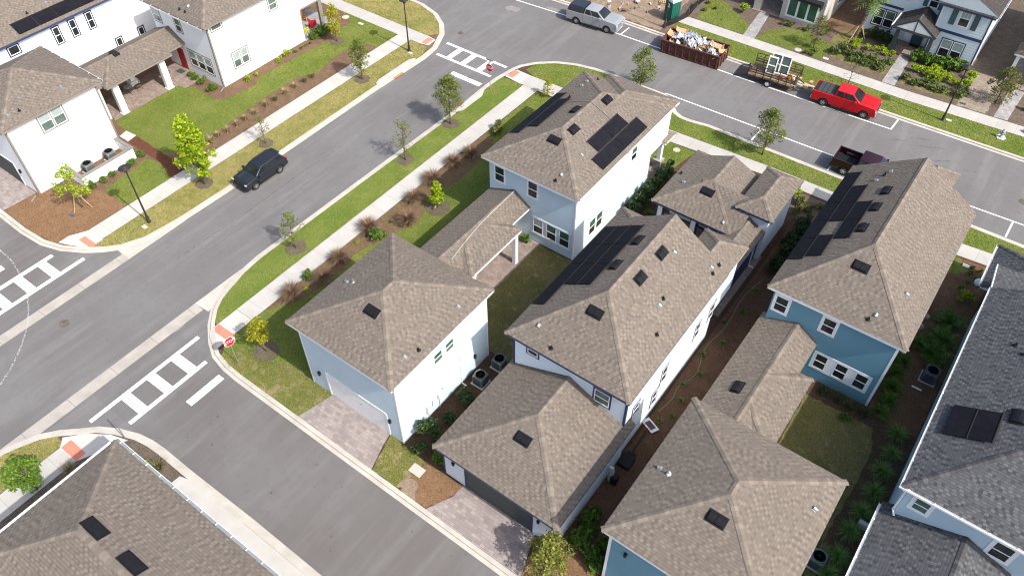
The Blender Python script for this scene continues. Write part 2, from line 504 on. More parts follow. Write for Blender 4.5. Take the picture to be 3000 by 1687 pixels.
class MB:
    def __init__(s):
        s.v, s.f, s.m, s.uv = [], [], [], []
    def poly(s, pts, m=0, uv=None):
        i = len(s.v)
        s.v.extend(Vector(p) for p in pts)
        s.f.append(list(range(i, i + len(pts))))
        s.m.append(m)
        s.uv.append(uv)
    def box(s, x0, x1, y0, y1, z0, z1, m=0):
        x0, x1 = min(x0, x1), max(x0, x1)
        y0, y1 = min(y0, y1), max(y0, y1)
        s.hexa([(x0, y0, z0), (x1, y0, z0), (x1, y1, z0), (x0, y1, z0), (x0, y0, z1), (x1, y0, z1), (x1, y1, z1), (x0, y1, z1)], m)
        return s
    def hexa(s, c, m=0):
        i = len(s.v)
        s.v.extend(Vector(p) for p in c)
        for q in ((3, 2, 1, 0), (4, 5, 6, 7), (0, 1, 5, 4), (1, 2, 6, 5), (2, 3, 7, 6), (3, 0, 4, 7)):
            s.f.append([i + k for k in q]); s.m.append(m); s.uv.append(None)
        return s
    def obox(s, c, ax, ay, az, m=0):
        c, ax, ay, az = Vector(c), Vector(ax), Vector(ay), Vector(az)
        return s.hexa([c - ax - ay - az, c + ax - ay - az, c + ax + ay - az, c - ax + ay - az,
                       c - ax - ay + az, c + ax - ay + az, c + ax + ay + az, c - ax + ay + az], m)
    def beam(s, a, b, w, h, m=0):
        a, b = Vector(a), Vector(b)
        d = (b - a)
        L = d.length
        d.normalize()
        side = d.cross(Vector((0, 0, 1)))
        if side.length < 1e-3: side = Vector((1, 0, 0))
        side.normalize()
        up = side.cross(d)
        return s.obox((a + b) / 2, d * L / 2, side * w / 2, up * h / 2, m)
    def tube(s, pts, rad, n=6, m=0, caps=True):
        pts = [Vector(p) for p in pts]
        if not hasattr(rad, '__len__'): rad = [rad] * len(pts)
        base = len(s.v)
        prev = None
        for k, p in enumerate(pts):
            d = (pts[min(k + 1, len(pts) - 1)] - pts[max(k - 1, 0)]).normalized()
            if prev is None:
                a = d.cross(Vector((0, 0, 1)))
                if a.length < 0.05: a = d.cross(Vector((1, 0, 0)))
            else:
                a = prev - d * prev.dot(d)
            a.normalize(); prev = a
            b = d.cross(a)
            for j in range(n):
                t = 2 * math.pi * j / n
                s.v.append(p + (a * math.cos(t) + b * math.sin(t)) * rad[k])
        for k in range(len(pts) - 1):
            for j in range(n):
                q = [base + k * n + j, base + k * n + (j + 1) % n, base + (k + 1) * n + (j + 1) % n, base + (k + 1) * n + j]
                s.f.append(q); s.m.append(m); s.uv.append(None)
        if caps:
            s.f.append([base + j for j in range(n)][::-1]); s.m.append(m); s.uv.append(None)
            e = base + (len(pts) - 1) * n
            s.f.append([e + j for j in range(n)]); s.m.append(m); s.uv.append(None)
        return s
    def lathe(s, prof, n=16, c=(0, 0, 0), m=0):
        c = Vector(c); base = len(s.v)
        for r, z in prof:
            for j in range(n):
                t = 2 * math.pi * j / n
                s.v.append(c + Vector((r * math.cos(t), r * math.sin(t), z)))
        for k in range(len(prof) - 1):
            for j in range(n):
                s.f.append([base + k * n + j, base + k * n + (j + 1) % n, base + (k + 1) * n + (j + 1) % n, base + (k + 1) * n + j]); s.m.append(m); s.uv.append(None)
        for k, fl in ((0, True), (len(prof) - 1, False)):
            if prof[k][0] > 1e-4:
                r_ = [base + k * n + j for j in range(n)]
                s.f.append(r_[::-1] if fl else r_); s.m.append(m); s.uv.append(None)
        return s
    def prism(s, outline, z0, z1, m=0):
        n = len(outline)
        i = len(s.v)
        s.v.extend(Vector((x, y, z0)) for x, y in outline)
        s.v.extend(Vector((x, y, z1)) for x, y in outline)
        s.f.append([i + k for k in range(n)][::-1]); s.m.append(m); s.uv.append(None)
        s.f.append([i + n + k for k in range(n)]); s.m.append(m); s.uv.append(None)
        for k in range(n):
            s.f.append([i + k, i + (k + 1) % n, i + n + (k + 1) % n, i + n + k]); s.m.append(m); s.uv.append(None)
        return s
    def mesh(s, name, mats, off=None, smooth=False, uvs=False):
        me = bpy.data.meshes.new(name)
        vs = [v - off for v in s.v] if off is not None else s.v
        me.from_pydata([tuple(v) for v in vs], [], s.f)
        for m_ in (mats if isinstance(mats, (list, tuple)) else [mats]):
            me.materials.append(M[m_] if isinstance(m_, str) else m_)
        me.polygons.foreach_set("material_index", s.m)
        if any(u is not None for u in s.uv):
            ul = me.uv_layers.new(name="UVMap")
            for p, u in zip(me.polygons, s.uv):
                if u is not None:
                    for li, w in zip(p.loop_indices, u):
                        ul.data[li].uv = w
        if smooth:
            me.polygons.foreach_set("use_smooth", [True] * len(me.polygons))
        me.update()
        return me
    def build(s, name, mats, parent=None, smooth=False, bevel=None, seg=2):
        off = OFF.get(parent.name) if parent is not None else None
        o = bpy.data.objects.new(name, s.mesh(name, mats, off, smooth))
        COL.objects.link(o)
        if parent is not None:
            o.parent = parent
            OFF[o.name] = off
        if bevel:
            b = o.modifiers.new("bevel", 'BEVEL')
            b.width = bevel; b.segments = seg; b.limit_method = 'ANGLE'; b.angle_limit = R(35)
            if smooth: b.harden_normals = True
        return o

def struct(name, mb, mat, kind='structure'):
    o = mb.build(name, mat)
    o["kind"] = kind
    return o

def sheet(name, outline, z, mat, side=True, thick=0.2):
    mb = MB()
    if side:
        mb.prism(outline, z - thick, z)
    else:
        mb.poly([(x, y, z) for x, y in outline])
    # keep winding up
    a = sum(outline[i][0] * outline[(i + 1) % len(outline)][1] - outline[(i + 1) % len(outline)][0] * outline[i][1] for i in range(len(outline)))
    if a < 0:
        mb.f = [f[::-1] for f in mb.f]
    return struct(name, mb, mat)

def wavy(pts, amp=0.08, step=0.35, closed=True, seed=1):
    """subdivide an outline and jitter it so planted edges are not ruler straight"""
    rg = random.Random(seed)
    out = []
    n = len(pts)
    for i in range(n if closed else n - 1):
        a, b = Vector(pts[i]), Vector(pts[(i + 1) % n])
        d = b - a
        k = max(1, int(d.length / step))
        nrm = Vector((-d.y, d.x)).normalized() if d.length > 1e-6 else Vector((0, 0))
        for j in range(k):
            p = a + d * (j / k)
            if j: p = p + nrm * rg.uniform(-amp, amp)
            out.append((p.x, p.y))
    return out

def smooth_poly(pts, it=2, closed=False):
    for _ in range(it):
        o = []
        n = len(pts)
        rng = range(n if closed else n - 1)
        if not closed: o.append(pts[0])
        for i in rng:
            a, b = pts[i], pts[(i + 1) % n]
            o.append((a[0] * .75 + b[0] * .25, a[1] * .75 + b[1] * .25))
            o.append((a[0] * .25 + b[0] * .75, a[1] * .25 + b[1] * .75))
        if not closed: o.append(pts[-1])
        pts = o
    return pts

def offset(pts, d):
    out = []
    for i, p in enumerate(pts):
        a = Vector(pts[max(i - 1, 0)]); b = Vector(pts[min(i + 1, len(pts) - 1)])
        t = (b - a).normalized()
        out.append((p[0] - t.y * d, p[1] + t.x * d))
    return out

def strip(name, pts, w, z0, z1, mat):
    """solid strip: polyline PTS is its right edge, W metres to its left"""
    L = offset(pts, w)
    mb = MB()
    for i in range(len(pts) - 1):
        a, b, c, d = pts[i], pts[i + 1], L[i + 1], L[i]
        mb.poly([(*a, z1), (*b, z1), (*c, z1), (*d, z1)])
        mb.poly([(*a, z0), (*b, z0), (*b, z1), (*a, z1)])
        mb.poly([(*c, z0), (*d, z0), (*d, z1), (*c, z1)])
    return struct(name, mb, mat)

def kerb(pts, mat='curb'):
    """gutter pan plus raised kerb, road on the right-hand side of PTS"""
    strip('gutter_pan', pts, 0.24, -0.10, -0.040, mat)
    strip('kerb', offset(pts, 0.24), 0.26, -0.12, 0.062, mat)

# ------------------------------------------------------------------ ground, streets, kerbs
g = MB(); g.box(-600, 600, -500, 800, -0.6, -0.30); struct('ground', g, 'mulch_grey')
g = MB(); g.box(-120, 60, -60, 68, -0.29, -0.050); struct('street', g, 'asphalt')
for nm, x0, x1, y0, y1 in (('alley_road', -37.9, 45, 7.3, 13.5), ('alley_road', -110, -46.9, 5.0, 13.2)):
    g = MB(); g.poly([(x0, y0, -.046), (x1, y0, -.046), (x1, y1, -.046), (x0, y1, -.046)]); struct(nm, g, 'alley')

E_OUT = [(45, 56.2), (5.5, 55.6), (1.78, 55.6), (-8.3, 55.2), (-16, 55.15), (-19.7, 55.15), (-21.4, 54.85), (-22.2, 54.85), (-22.9, 55.15), (-23.5, 55.8), (-24.2, 56.5), (-25.05, 56.95), (-28.25, 56.9), (-29.97, 56.92), (-32.19, 56.79), (-34.23, 56.32), (-35.93, 55.51), (-37.35, 54.3), (-38.26, 53.01), (-38.55, 52.1), (-38.85, 49.85), (-38.87, 48.2), (-38.75, 45.4), (-38.7, 43), (-38.8, 35), (-38.85, 30), (-38.9, 21.5), (-38.7, 19.6), (-38.25, 17.9), (-38.0, 17.1), (-37.5, 16.2), (-36.6, 15.2), (-35.3, 14.2), (-34.15, 13.6), (-32.85, 13.33), (-31.5, 13.25), (-20, 13.22), (-10, 13.2), (45, 13.2)]
W_OUT = [(-110, 12.75), (-57.86, 12.75), (-54.89, 12.68), (-52.55, 12.84), (-50.82, 13.35), (-49.16, 14.31), (-48.2, 15.1), (-47.3, 16.1), (-46.5, 17.8), (-46.15, 20.8), (-46.05, 25), (-46.1, 31), (-46.2, 42), (-46.1, 45.7), (-46.05, 48.63), (-46.3, 50.59), (-47.39, 53.01), (-48.72, 54.52), (-50.59, 55.72), (-52.9, 56.36), (-54.22, 56.45), (-110, 56.5)]
S_OUT = [(45, 7.6), (-23.3, 7.65), (-28.8, 7.55), (-31, 7.56), (-32.1, 7.49), (-33.1, 7.3), (-34.4, 6.8), (-35.5, 6.17), (-36.3, 5.4), (-37.2, 4.6), (-37.9, 3.75), (-38.5, 2.5), (-38.75, 1.7), (-38.8, -40)]
N_OUT = [(-110, 63.0), (-46, 64.6), (-34.75, 65.2), (-23.1, 65.27), (-9.1, 65.4), (3.1, 65.7), (45, 66.8)]
kerb(E_OUT); kerb(W_OUT); kerb(S_OUT, 'curb'); kerb(N_OUT)
sheet('block_soil', offset(E_OUT, 0.49) + [(45, 14)], 0.040, 'mulch')
sheet('block_soil', offset(W_OUT, 0.49) + [(-110, 50)], 0.040, 'mulch_brown')
sheet('block_soil', offset(S_OUT, 0.49) + [(45, -40)], 0.040, 'mulch_grey')
sheet('block_soil', offset(N_OUT, 0.49) + [(45, 140), (-110, 140)], 0.040, 'mulch_grey')

def flat(name, x0, x1, y0, y1, z, mat):
    g = MB(); g.poly([(x0, y0, z), (x1, y0, z), (x1, y1, z), (x0, y1, z)])
    return struct(name, g, mat)
flat('ribbon_gutter', -46.9, -46.05, -30, 15.85, -0.042, 'ribbon')
flat('ribbon_gutter', -38.8, -37.9, -30, 15.9, -0.042, 'ribbon')
sheet('gutter_apron', [(-38.8, 15.9), (-37.45, 16.0), (-37.6, 16.5), (-38.1, 17.4), (-38.35, 18.2), (-38.78, 20.0)], -0.038, 'curb', False)
sheet('gutter_apron', [(-46.05, 15.85), (-46.1, 21.0), (-46.5, 18.0), (-47.2, 16.3), (-47.6, 15.9), (-46.9, 15.85)], -0.038, 'curb', False)

# painted markings
def marks(name, rects, z=-0.041, mat='paint'):
    g = MB()
    for x0, x1, y0, y1 in rects:
        g.poly([(x0, y0, z), (x1, y0, z), (x1, y1, z), (x0, y1, z)])
    return struct(name, g, mat)
marks('crosswalk_marking', [(-36.38, -36.08, 6.03, 14.17), (-34.35, -34.05, 7.37, 13.15), (-36.08, -34.35, 8.13, 8.78), (-36.08, -34.35, 10.0, 10.65), (-36.08, -34.35, 11.85, 12.52)])
marks('stop_line', [(-32.75, -32.2, 10.4, 12.95)])
marks('crosswalk_marking', [(-51.05, -50.68, 3, 12.78), (-48.9, -48.56, 3, 13.95), (-50.68, -48.9, 11.5, 12.15), (-50.68, -48.9, 9.65, 10.3), (-50.68, -48.9, 7.83, 8.5), (-50.68, -48.9, 6.0, 6.65)])
marks('stop_line', [(-52.9, -52.35, 5, 10.0)])
marks('crosswalk_marking', [(-46.2, -39.03, 51.8, 52.1), (-45.75, -39.3, 49.72, 50.03), (-44.7, -44.1, 50.03, 51.8), (-43.0, -42.4, 50.03, 51.8), (-41.1, -40.5, 50.03, 51.8)], -0.045)
marks('stop_line', [(-42.6, -39.2, 47.95, 48.5)], -0.045)
def line_mark(name, pts, w=0.13, z=-0.045):
    L = offset(pts, w)
    g = MB()
    for i in range(len(pts) - 1):
        g.poly([(*pts[i], z), (*pts[i + 1], z), (*L[i + 1], z), (*L[i], z)])
    return struct(name, g, 'paint')
line_mark('parking_line', [(-60, 61.5), (-46.3, 62.55), (-40, 63.0), (-29.3, 63.22), (-21, 63.22), (-16.2, 63.36), (-11.5, 63.48), (-6.98, 63.66)])
line_mark('parking_line', [(-6.98, 63.8), (-6.92, 65.4)])
line_mark('parking_line', [(-33.45, 63.2), (-33.4, 64.8)])
line_mark('parking_line', [(-25.05, 56.97), (-16.3, 57.15), (-9.2, 57.28), (1.5, 57.62), (5, 57.77), (40, 59.0)])
for px, a, b in ((-15.88, 55.25, 57.1), (-9.25, 55.3, 57.25), (4.25, 55.7, 57.7)):
    line_mark('parking_line', [(px, a), (px + .03, b)])
# chalky curved trail across the west alley mouth
trail = smooth_poly([(-54.38, 10.81), (-53.28, 10.78), (-52.15, 10.62), (-51.0, 10.34), (-49.83, 9.94), (-48.73, 9.52), (-47.78, 9.01), (-46.78, 8.43), (-46.03, 7.83), (-45.21, 7.05), (-44.47, 6.24), (-43.82, 5.39), (-43.21, 4.32)], 2)
rg = random.Random(3)
g = MB()
for i in range(len(trail) - 1):
    for k in range(9):
        t = rg.random()
        x = trail[i][0] * t + trail[i + 1][0] * (1 - t) + rg.uniform(-.05, .05)
        y = trail[i][1] * t + trail[i + 1][1] * (1 - t) + rg.uniform(-.05, .05)
        r = rg.uniform(.010, .034)
        g.poly([(x + r * math.cos(a) * rg.uniform(.6, 1.3), y + r * math.sin(a) * rg.uniform(.6, 1.3), -.0375 + .0001 * k) for a in [j * math.pi / 3 for j in range(6)]])
o = struct('chalk_trail', g, 'paint_dust', 'stuff')

# cracks, tyre scuffs and drips on the asphalt
M['crack'] = plain("crack_filler", (0.055, 0.053, 0.052), 0.9)
M['scuff'] = plain("tyre_scuffed_asphalt", (0.118, 0.114, 0.111), 0.9, var=0.25)
M['bleach'] = plain("sandy_worn_asphalt", (0.215, 0.20, 0.185), 0.9, var=0.2)
rg = random.Random(21)
def crack(pts, w=.022, z=-.0445):
    p = wavy(pts, .05, .25, False, rg.randint(0, 999)) + [pts[-1]]
    g = MB()
    for i in range(len(p) - 1):
        if rg.random() < .3: continue
        a, b = Vector(p[i]), Vector(p[i + 1]); d = (b - a).normalized(); n = Vector((-d.y, d.x)) * w * rg.uniform(.4, 1.0)
        g.poly([(*(a - n), z), (*(b - n), z), (*(b + n), z), (*(a + n), z)])
    return struct('road_crack', g, 'crack')
crack([(-43.3, 18), (-43.1, 24), (-43.2, 30), (-43.0, 35)]); crack([(-42.2, 19), (-42.0, 26), (-41.9, 31)], .012)
def blot(name, x, y, rx, ry, ang, mat, z, n=16):
    g = MB(); c, s_ = math.cos(ang), math.sin(ang)
    q = []
    for k in range(n):
        t = 2 * math.pi * k / n; f = rg.uniform(.6, 1.15); u, v = rx * f * math.cos(t), ry * f * math.sin(t)
        q.append((x + u * c - v * s_, y + u * s_ + v * c, z))
    g.poly(q); return struct(name, g, mat)
for i in range(46):
    blot('oil_spot', rg.uniform(-36, -8), rg.uniform(8.2, 12.8), rg.uniform(.02, .09), rg.uniform(.02, .07), rg.uniform(0, 3), 'crack' if rg.random() < .6 else 'scuff', -.0412 + .00003 * i, 8)
for i in range(40):
    blot('oil_spot', rg.uniform(-45.6, -39.2), rg.uniform(4, 48), rg.uniform(.02, .10), rg.uniform(.02, .08), rg.uniform(0, 3), 'scuff', -.0452 + .00003 * i, 8)
for i in range(34):
    blot('oil_spot', rg.uniform(-38, 6), rg.uniform(57.6, 62.6), rg.uniform(.03, .28), rg.uniform(.03, .10), rg.uniform(-.3, .3), 'scuff', -.0452 + .00003 * i, 9)
for x, y, rx, ry, a in ((-6.0, 62.6, .9, .10, .5), (-3.6, 63.2, 1.2, .12, .45), (-4.6, 63.9, .8, .09, .4), (-2.2, 62.0, 1.0, .08, .6)):
    blot('tyre_mark', x, y, rx, ry, a, 'scuff', -.0440, 14)
for x, y, rx, ry in ((-39.5, 64.0, 1.4, .35), (-41.5, 63.4, .9, .3), (-45.0, 61.0, 1.0, .5), (-38.0, 14.0, .3, .7)):
    blot('sand_smear', x, y, rx, ry, .1, 'bleach', -.0442, 18)

# sidewalks
flat('sidewalk', -50.95, -49.32, 15.9, 50.2, 0.056, 'walk_y')
flat('sidewalk', -110, -48.3, 50.2, 51.72, 0.057, 'walk_x')
sheet('sidewalk_ramp', [(-51.6, 13.75), (-50.9, 14.0), (-49.3, 14.75), (-49.2, 15.9), (-50.9, 15.9), (-51.6, 14.6)], 0.053, 'pad', False)
flat('tactile_pad', -50.62, -49.1, 14.82, 15.32, 0.060, 'redpad')
sheet('sidewalk_ramp', [(-48.3, 50.2), (-47.2, 50.45), (-47.35, 51.6), (-48.3, 51.72)], 0.054, 'pad', False)
flat('tactile_pad', -48.2, -47.55, 50.45, 51.55, 0.060, 'redpad')
flat('sidewalk', -36.0, -34.45, 17.22, 50.4, 0.056, 'walk_y')
sheet('sidewalk_ramp', [(-35.6, 14.6), (-34.4, 14.05), (-34.45, 17.2), (-36.0, 17.2), (-36.0, 15.0)], 0.052, 'pad', False)
flat('tactile_pad', -35.95, -34.45, 15.06, 15.66, 0.060, 'redpad')
WALK_S_LO = [(-36.4, 50.42), (-34.4, 50.42), (-21.3, 50.95), (-13.4, 51.6), (1.72, 51.5), (4.1, 51.7), (45, 53.2)]
WALK_S_HI = [(-36.4, 52.05), (-33.2, 52.16), (-22.2, 52.4), (-13.4, 52.85), (1.73, 52.95), (4.1, 53.15), (45, 54.6)]
sheet('sidewalk', WALK_S_LO + WALK_S_HI[::-1], 0.057, 'walk_x', False)
sheet('sidewalk_ramp', [(-38.2, 50.6), (-36.4, 50.42), (-36.4, 52.05), (-37.9, 52.1)], 0.053, 'pad', False)
flat('tactile_pad', -38.05, -37.45, 50.75, 51.9, 0.060, 'redpad')
sheet('sidewalk', [(-30.1, 68.55), (-20.5, 68.65), (-7.8, 68.55), (2.3, 69.1), (45, 71.0), (45, 72.5), (2.3, 70.62), (-7.8, 70.05), (-20.5, 70.1), (-30.1, 70.0)], 0.057, 'walk_x', False)
flat('sidewalk', -36.0, -34.45, -40, 3.9, 0.056, 'walk_y')
sheet('sidewalk_ramp', [(-36.0, 3.9), (-34.45, 3.9), (-33.2, 6.6), (-34.4, 6.2), (-35.6, 5.4), (-36.5, 4.4)], 0.052, 'pad', False)
flat('tactile_pad', -35.95, -34.45, 3.95, 4.6, 0.060, 'redpad')

# lawns (sheets laid over the soil), beds over the lawns
LAWNS = []
def lawn(name, pts, mat, z=0.044, amp=0.06, seed=1):
    q = wavy(pts, amp, 0.3, True, seed)
    if 'lawn' in name: LAWNS.append((q, mat, z))
    return sheet(name, q, z, mat, False)
EI = offset(E_OUT, 0.49)
lawn('verge_lawn', [(-36.02, 15.6)] + [p for p in EI if 15.4 < p[1] < 50.2 and p[0] < -36][::-1] + [(-38.2, 50.35), (-36.6, 50.4), (-36.02, 50.35)], 'lawn_lush', 0.046, 0.03)
lawn('verge_lawn', [(-36.0, 52.1), (-33.2, 52.2), (-22.2, 52.44), (-13.4, 52.9), (1.7, 53.0), (4.1, 53.2), (45, 54.7), (45, 55.6)] + [p for p in EI if p[1] > 52.3 and p[0] < 40 and p[0] > -37.5] + [(-37.3, 52.6)], 'lawn', 0.046, 0.03)
lawn('yard_lawn', [(-34.4, 15.0), (-33.6, 13.75), (-26.2, 13.72), (-25.6, 16.3), (-27.5, 16.2), (-27.5, 50.3), (-34.4, 50.3)], 'lawn', 0.044)
lawn('yard_lawn', [(-33.4, 13.75), (-26.3, 13.72), (-25.8, 16.0), (-28.0, 16.3), (-30.0, 16.2), (-33.2, 15.2)], 'lawn_bare', 0.048, 0.25, 4)
lawn('yard_lawn', [(-20.2, 13.72), (-20.9, 16.1), (-19.7, 16.1), (-18.0, 15.9), (-18.05, 14.9), (-18.2, 13.72)], 'lawn_bare', 0.048)
lawn('mulch_bed', smooth_poly([(-34.42, 18.2), (-33.2, 20.2), (-32.85, 21.6), (-32.85, 24.6), (-33.3, 25.8), (-32.7, 27.7), (-32.3, 29.2), (-31.85, 31.0), (-32.0, 32.0), (-32.9, 33.3), (-33.2, 34.4), (-32.3, 36.0), (-32.4, 38.5), (-32.6, 41.3), (-33.4, 42.6), (-34.42, 43.0)], 1, False), 'mulch_brown', 0.050, 0.06, 2)
lawn('orange_mulch_bed', [(-18.1, 13.75), (-18.1, 14.9), (-18.0, 15.9), (-16.5, 16.05), (-15.35, 16.1), (-15.4, 15.4), (-15.7, 14.6), (-16.2, 13.75)], 'mulch_orange', 0.052, 0.05)
lawn('bare_soil', [(-18.4, 13.75), (-18.3, 14.5), (-17.6, 14.7), (-17.3, 14.1), (-16.9, 13.75)], 'sand', 0.056, 0.18, 5)
lawn('orange_mulch_bed', [(-10.1, 13.72), (-9.9, 15.6), (-8.6, 16.5), (-6.6, 16.2), (-5.5, 14.0), (-5.5, 13.72)], 'mulch_orange', 0.046)
sheet('paver_driveway', [(-26.35, 13.72), (-25.75, 16.1), (-21.0, 16.15), (-20.8, 15.3), (-20.25, 13.72)], 0.053, 'paver', False)
sheet('paver_driveway', [(-16.15, 13.72), (-15.4, 15.2), (-15.35, 16.1), (-10.4, 16.15), (-10.2, 15.4), (-9.6, 13.72)], 0.053, 'paver', False)
lawn('courtyard_lawn', [(-23.2, 24.6), (-18.0, 24.6), (-17.5, 34.5), (-23.4, 34.5), (-23.0, 32.5)], 'lawn_shade', 0.044)
lawn('courtyard_lawn', [(-2.0, 25.0), (2.3, 25.0), (2.5, 29.0), (2.5, 32.0), (2.0, 33.6), (-2.2, 33.6)], 'lawn_shade', 0.044)
lawn('courtyard_lawn', [(2.0, 16.0), (2.6, 16.0), (2.8, 25.0), (2.3, 25.0)], 'lawn_shade', 0.047)
lawn('front_lawn', [(-27.5, 48.3), (-19.4, 48.1), (-18.9, 51.0), (-21.3, 50.9), (-27.5, 50.6)], 'lawn', 0.047)
lawn('front_lawn', [(3.2, 50.9), (1.6, 51.4), (0.6, 51.4), (0.6, 48.8), (2.4, 49.6)], 'lawn', 0.047)
M['mulch_warm'] = mulch("warm_brown_mulch", (0.150, 0.080, 0.047), 0.3)
lawn('side_mulch', [(-9.1, 16.3), (-6.3, 16.0), (-6.3, 50.5), (-9.1, 50.5)], 'mulch_warm', 0.043, 0.02)
lawn('side_mulch', [(1.3, 34.5), (4.3, 34.5), (4.4, 51.5), (1.3, 51.3)], 'mulch_warm', 0.043, 0.02)
lawn('front_bed', [(-11.2, 48.6), (-6.7, 48.6), (-6.7, 51.3), (-11.4, 51.2)], 'mulch_grey', 0.047)
# west block
WI = offset(W_OUT, 0.49)
lawn('verge_lawn', [(-49.3, 14.9)] + [p for p in WI if 14.5 < p[1] < 50.3 and p[0] > -49.3] + [(-47.2, 50.15), (-49.3, 50.15)], 'lawn_dry', 0.046, 0.03)
lawn('verge_lawn', [p for p in WI if p[1] > 51.8 and p[0] > -60] + [(-110, 56.0), (-110, 51.8), (-48.4, 51.75)], 'lawn_dry', 0.046, 0.03)
lawn('yard_lawn', [(-61.6, 25.4), (-61.2, 26.9), (-61.1, 31.9), (-59.6, 32.6), (-56.7, 32.4), (-56.0, 33.0), (-55.5, 36.0), (-56.2, 37.2), (-56.0, 41.5), (-55.7, 44.6), (-55.2, 46.2), (-56.4, 47.6), (-56.2, 49.2), (-58.5, 50.15), (-51.0, 50.15), (-51.1, 47.3), (-52.2, 47.2), (-53.1, 45.5), (-53.0, 43.0), (-52.4, 40.9), (-53.4, 39.1), (-53.3, 34.2), (-52.9, 30.3), (-53.1, 28.4), (-51.6, 27.2), (-53.3, 25.8), (-53.7, 24.9), (-57.8, 25.1), (-59.2, 24.9)], 'lawn', 0.044, 0.05)
lawn('yard_lawn', [(-54.6, 23.7), (-52.6, 24.0), (-51.0, 23.4), (-51.0, 19.2), (-53.8, 19.2), (-54.2, 20.7), (-54.3, 22.1)], 'lawn', 0.048, 0.05)
lawn('bark_path', [(-57.7, 24.1), (-57.8, 25.0), (-53.8, 24.9), (-51.0, 24.9), (-51.0, 23.3), (-53.4, 24.0)], 'mulch_red', 0.052, 0.05)
sheet('step_slab', [(-58.9, 24.15), (-59.1, 24.95), (-57.9, 25.05), (-57.75, 24.15)], 0.075, 'pad')
lawn('pine_straw_bed', [(-58.0, 13.3), (-57.9, 15.7), (-57.5, 17.8), (-55.6, 18.7), (-53.9, 19.15), (-51.0, 19.2), (-51.0, 14.3), (-52.2, 13.5), (-54.5, 13.2)], 'mulch_orange', 0.049, 0.06)
sheet('paver_driveway', [(-63.5, 13.25), (-58.1, 13.25), (-57.95, 15.9), (-63.5, 16.0)], 0.053, 'paver', False)
# north block
lawn('verge_lawn', [p for p in offset(N_OUT, 0.49) if p[0] > -32] + [(45, 70.8), (2.3, 69.05), (-7.8, 68.5), (-20.5, 68.6), (-29.6, 68.5), (-30.3, 67.6)], 'lawn', 0.046, 0.03)
lawn('dirt_lot', [(-60, 66), (-46, 65.2), (-34.7, 65.9), (-30.6, 66.0), (-30.6, 68.0), (-31.6, 75.0), (-34, 95), (-70, 95)], 'sand', 0.046, 0.2)
lawn('front_lawn', [(-28.9, 70.3), (-29.6, 74.6), (-28.0, 75.0), (-25.2, 73.0), (-23.9, 72.0), (-23.75, 70.2)], 'lawn', 0.044)
lawn('front_lawn', [(-22.6, 70.2), (-22.0, 72.6), (-20.8, 73.8), (-19.1, 74.4), (-17.3, 73.8), (-16.2, 73.4), (-15.6, 74.0), (-15.9, 70.6), (-16.6, 70.4), (-17.2, 71.0), (-18.7, 70.4)], 'lawn', 0.044, 0.12)
lawn('gravel_bed', [(-3.6, 70.5), (-1.2, 70.6), (-1.0, 76.8), (-3.9, 76.8), (-3.4, 73.4)], 'gravel', 0.048, 0.1)
lawn('side_mulch', [(-18.0, 75.6), (-15.2, 75.5), (-15.2, 95), (-18.0, 95)], 'mulch_brown', 0.044, 0.05)
sheet('paver_walk', [(-23.75, 70.08), (-22.55, 70.1), (-23.3, 75.3), (-24.3, 75.2)], 0.052, 'paver_grey', False)
sheet('paver_walk', [(-10.1, 70.15), (-8.95, 70.2), (-9.25, 75.7), (-10.25, 75.6)], 0.052, 'paver_grey', False)
sheet('paver_walk', [(-0.5, 70.6), (0.6, 70.7), (0.8, 76.0), (-0.4, 76.0)], 0.052, 'paver_grey', False)
# south block
lawn('verge_lawn', [(-36.05, 4.1)] + [p for p in offset(S_OUT, 0.49) if p[0] < -36.2] + [(-36.05, -40)], 'lawn_dry', 0.046, 0.03)
sheet('driveway_slab', [(-28.8, 6.9), (-28.0, 7.14), (-10, 7.14), (-10, 5.0), (-28.9, 5.0)], 0.060, 'walk_y', False)
# low creeping cover under the shrubs of the front beds
lawn('creeping_cover', [(-15.6, 71.6), (-13.0, 71.3), (-10.4, 71.4), (-10.3, 73.4), (-12.2, 73.9), (-14.0, 73.6), (-15.8, 73.2)], 'lawn_shade', 0.045, 0.22, 7)
lawn('creeping_cover', [(-8.8, 71.1), (-6.0, 70.9), (-3.6, 71.2), (-3.4, 72.9), (-5.4, 72.6), (-7.0, 72.5), (-8.7, 72.4)], 'lawn_shade', 0.045, 0.22, 8)
lawn('creeping_cover', [(-16.4, 74.0), (-15.4, 73.6), (-15.0, 75.6), (-15.8, 77.0), (-16.4, 76.4)], 'lawn_shade', 0.046, 0.2, 9)
# covered patios
flat('patio', -25.6, -23.0, 26.9, 34.6, 0.058, 'paver_dark')
flat('patio', -65.4, -61.1, 25.4, 34.1, 0.058, 'paver_dark')
flat('patio', -61.9, -60.2, 31.9, 34.1, 0.0585, 'paver_dark')
flat('patio', -17.3, -9.4, 36.0, 43.0, 0.058, 'paver_dark')
flat('porch_floor', -25.2, -22.3, 75.2, 78.6, 0.08, 'paver_dark')
flat('porch_floor', -11.2, -7.9, 75.6, 78.6, 0.08, 'paver_dark')
flat('porch_floor', -62.0, -57.3, 44.0, 48.5, 0.058, 'paver_grey')
flat('porch_floor', -1.2, 6, 76.2, 84, 0.08, 'paver_dark')

# ------------------------------------------------------------------ house parts
def face_uv(pts, off=(0, 0)):
    pts = [Vector(p) for p in pts]
    n = (pts[1] - pts[0]).cross(pts[2] - pts[0]).normalized()
    h = Vector((0, 0, 1)).cross(n)
    if h.length < 1e-4: h = Vector((1, 0, 0))
    h.normalize()
    u = n.cross(h)
    return [(p.dot(h) + off[0], p.dot(u) + off[1]) for p in pts]

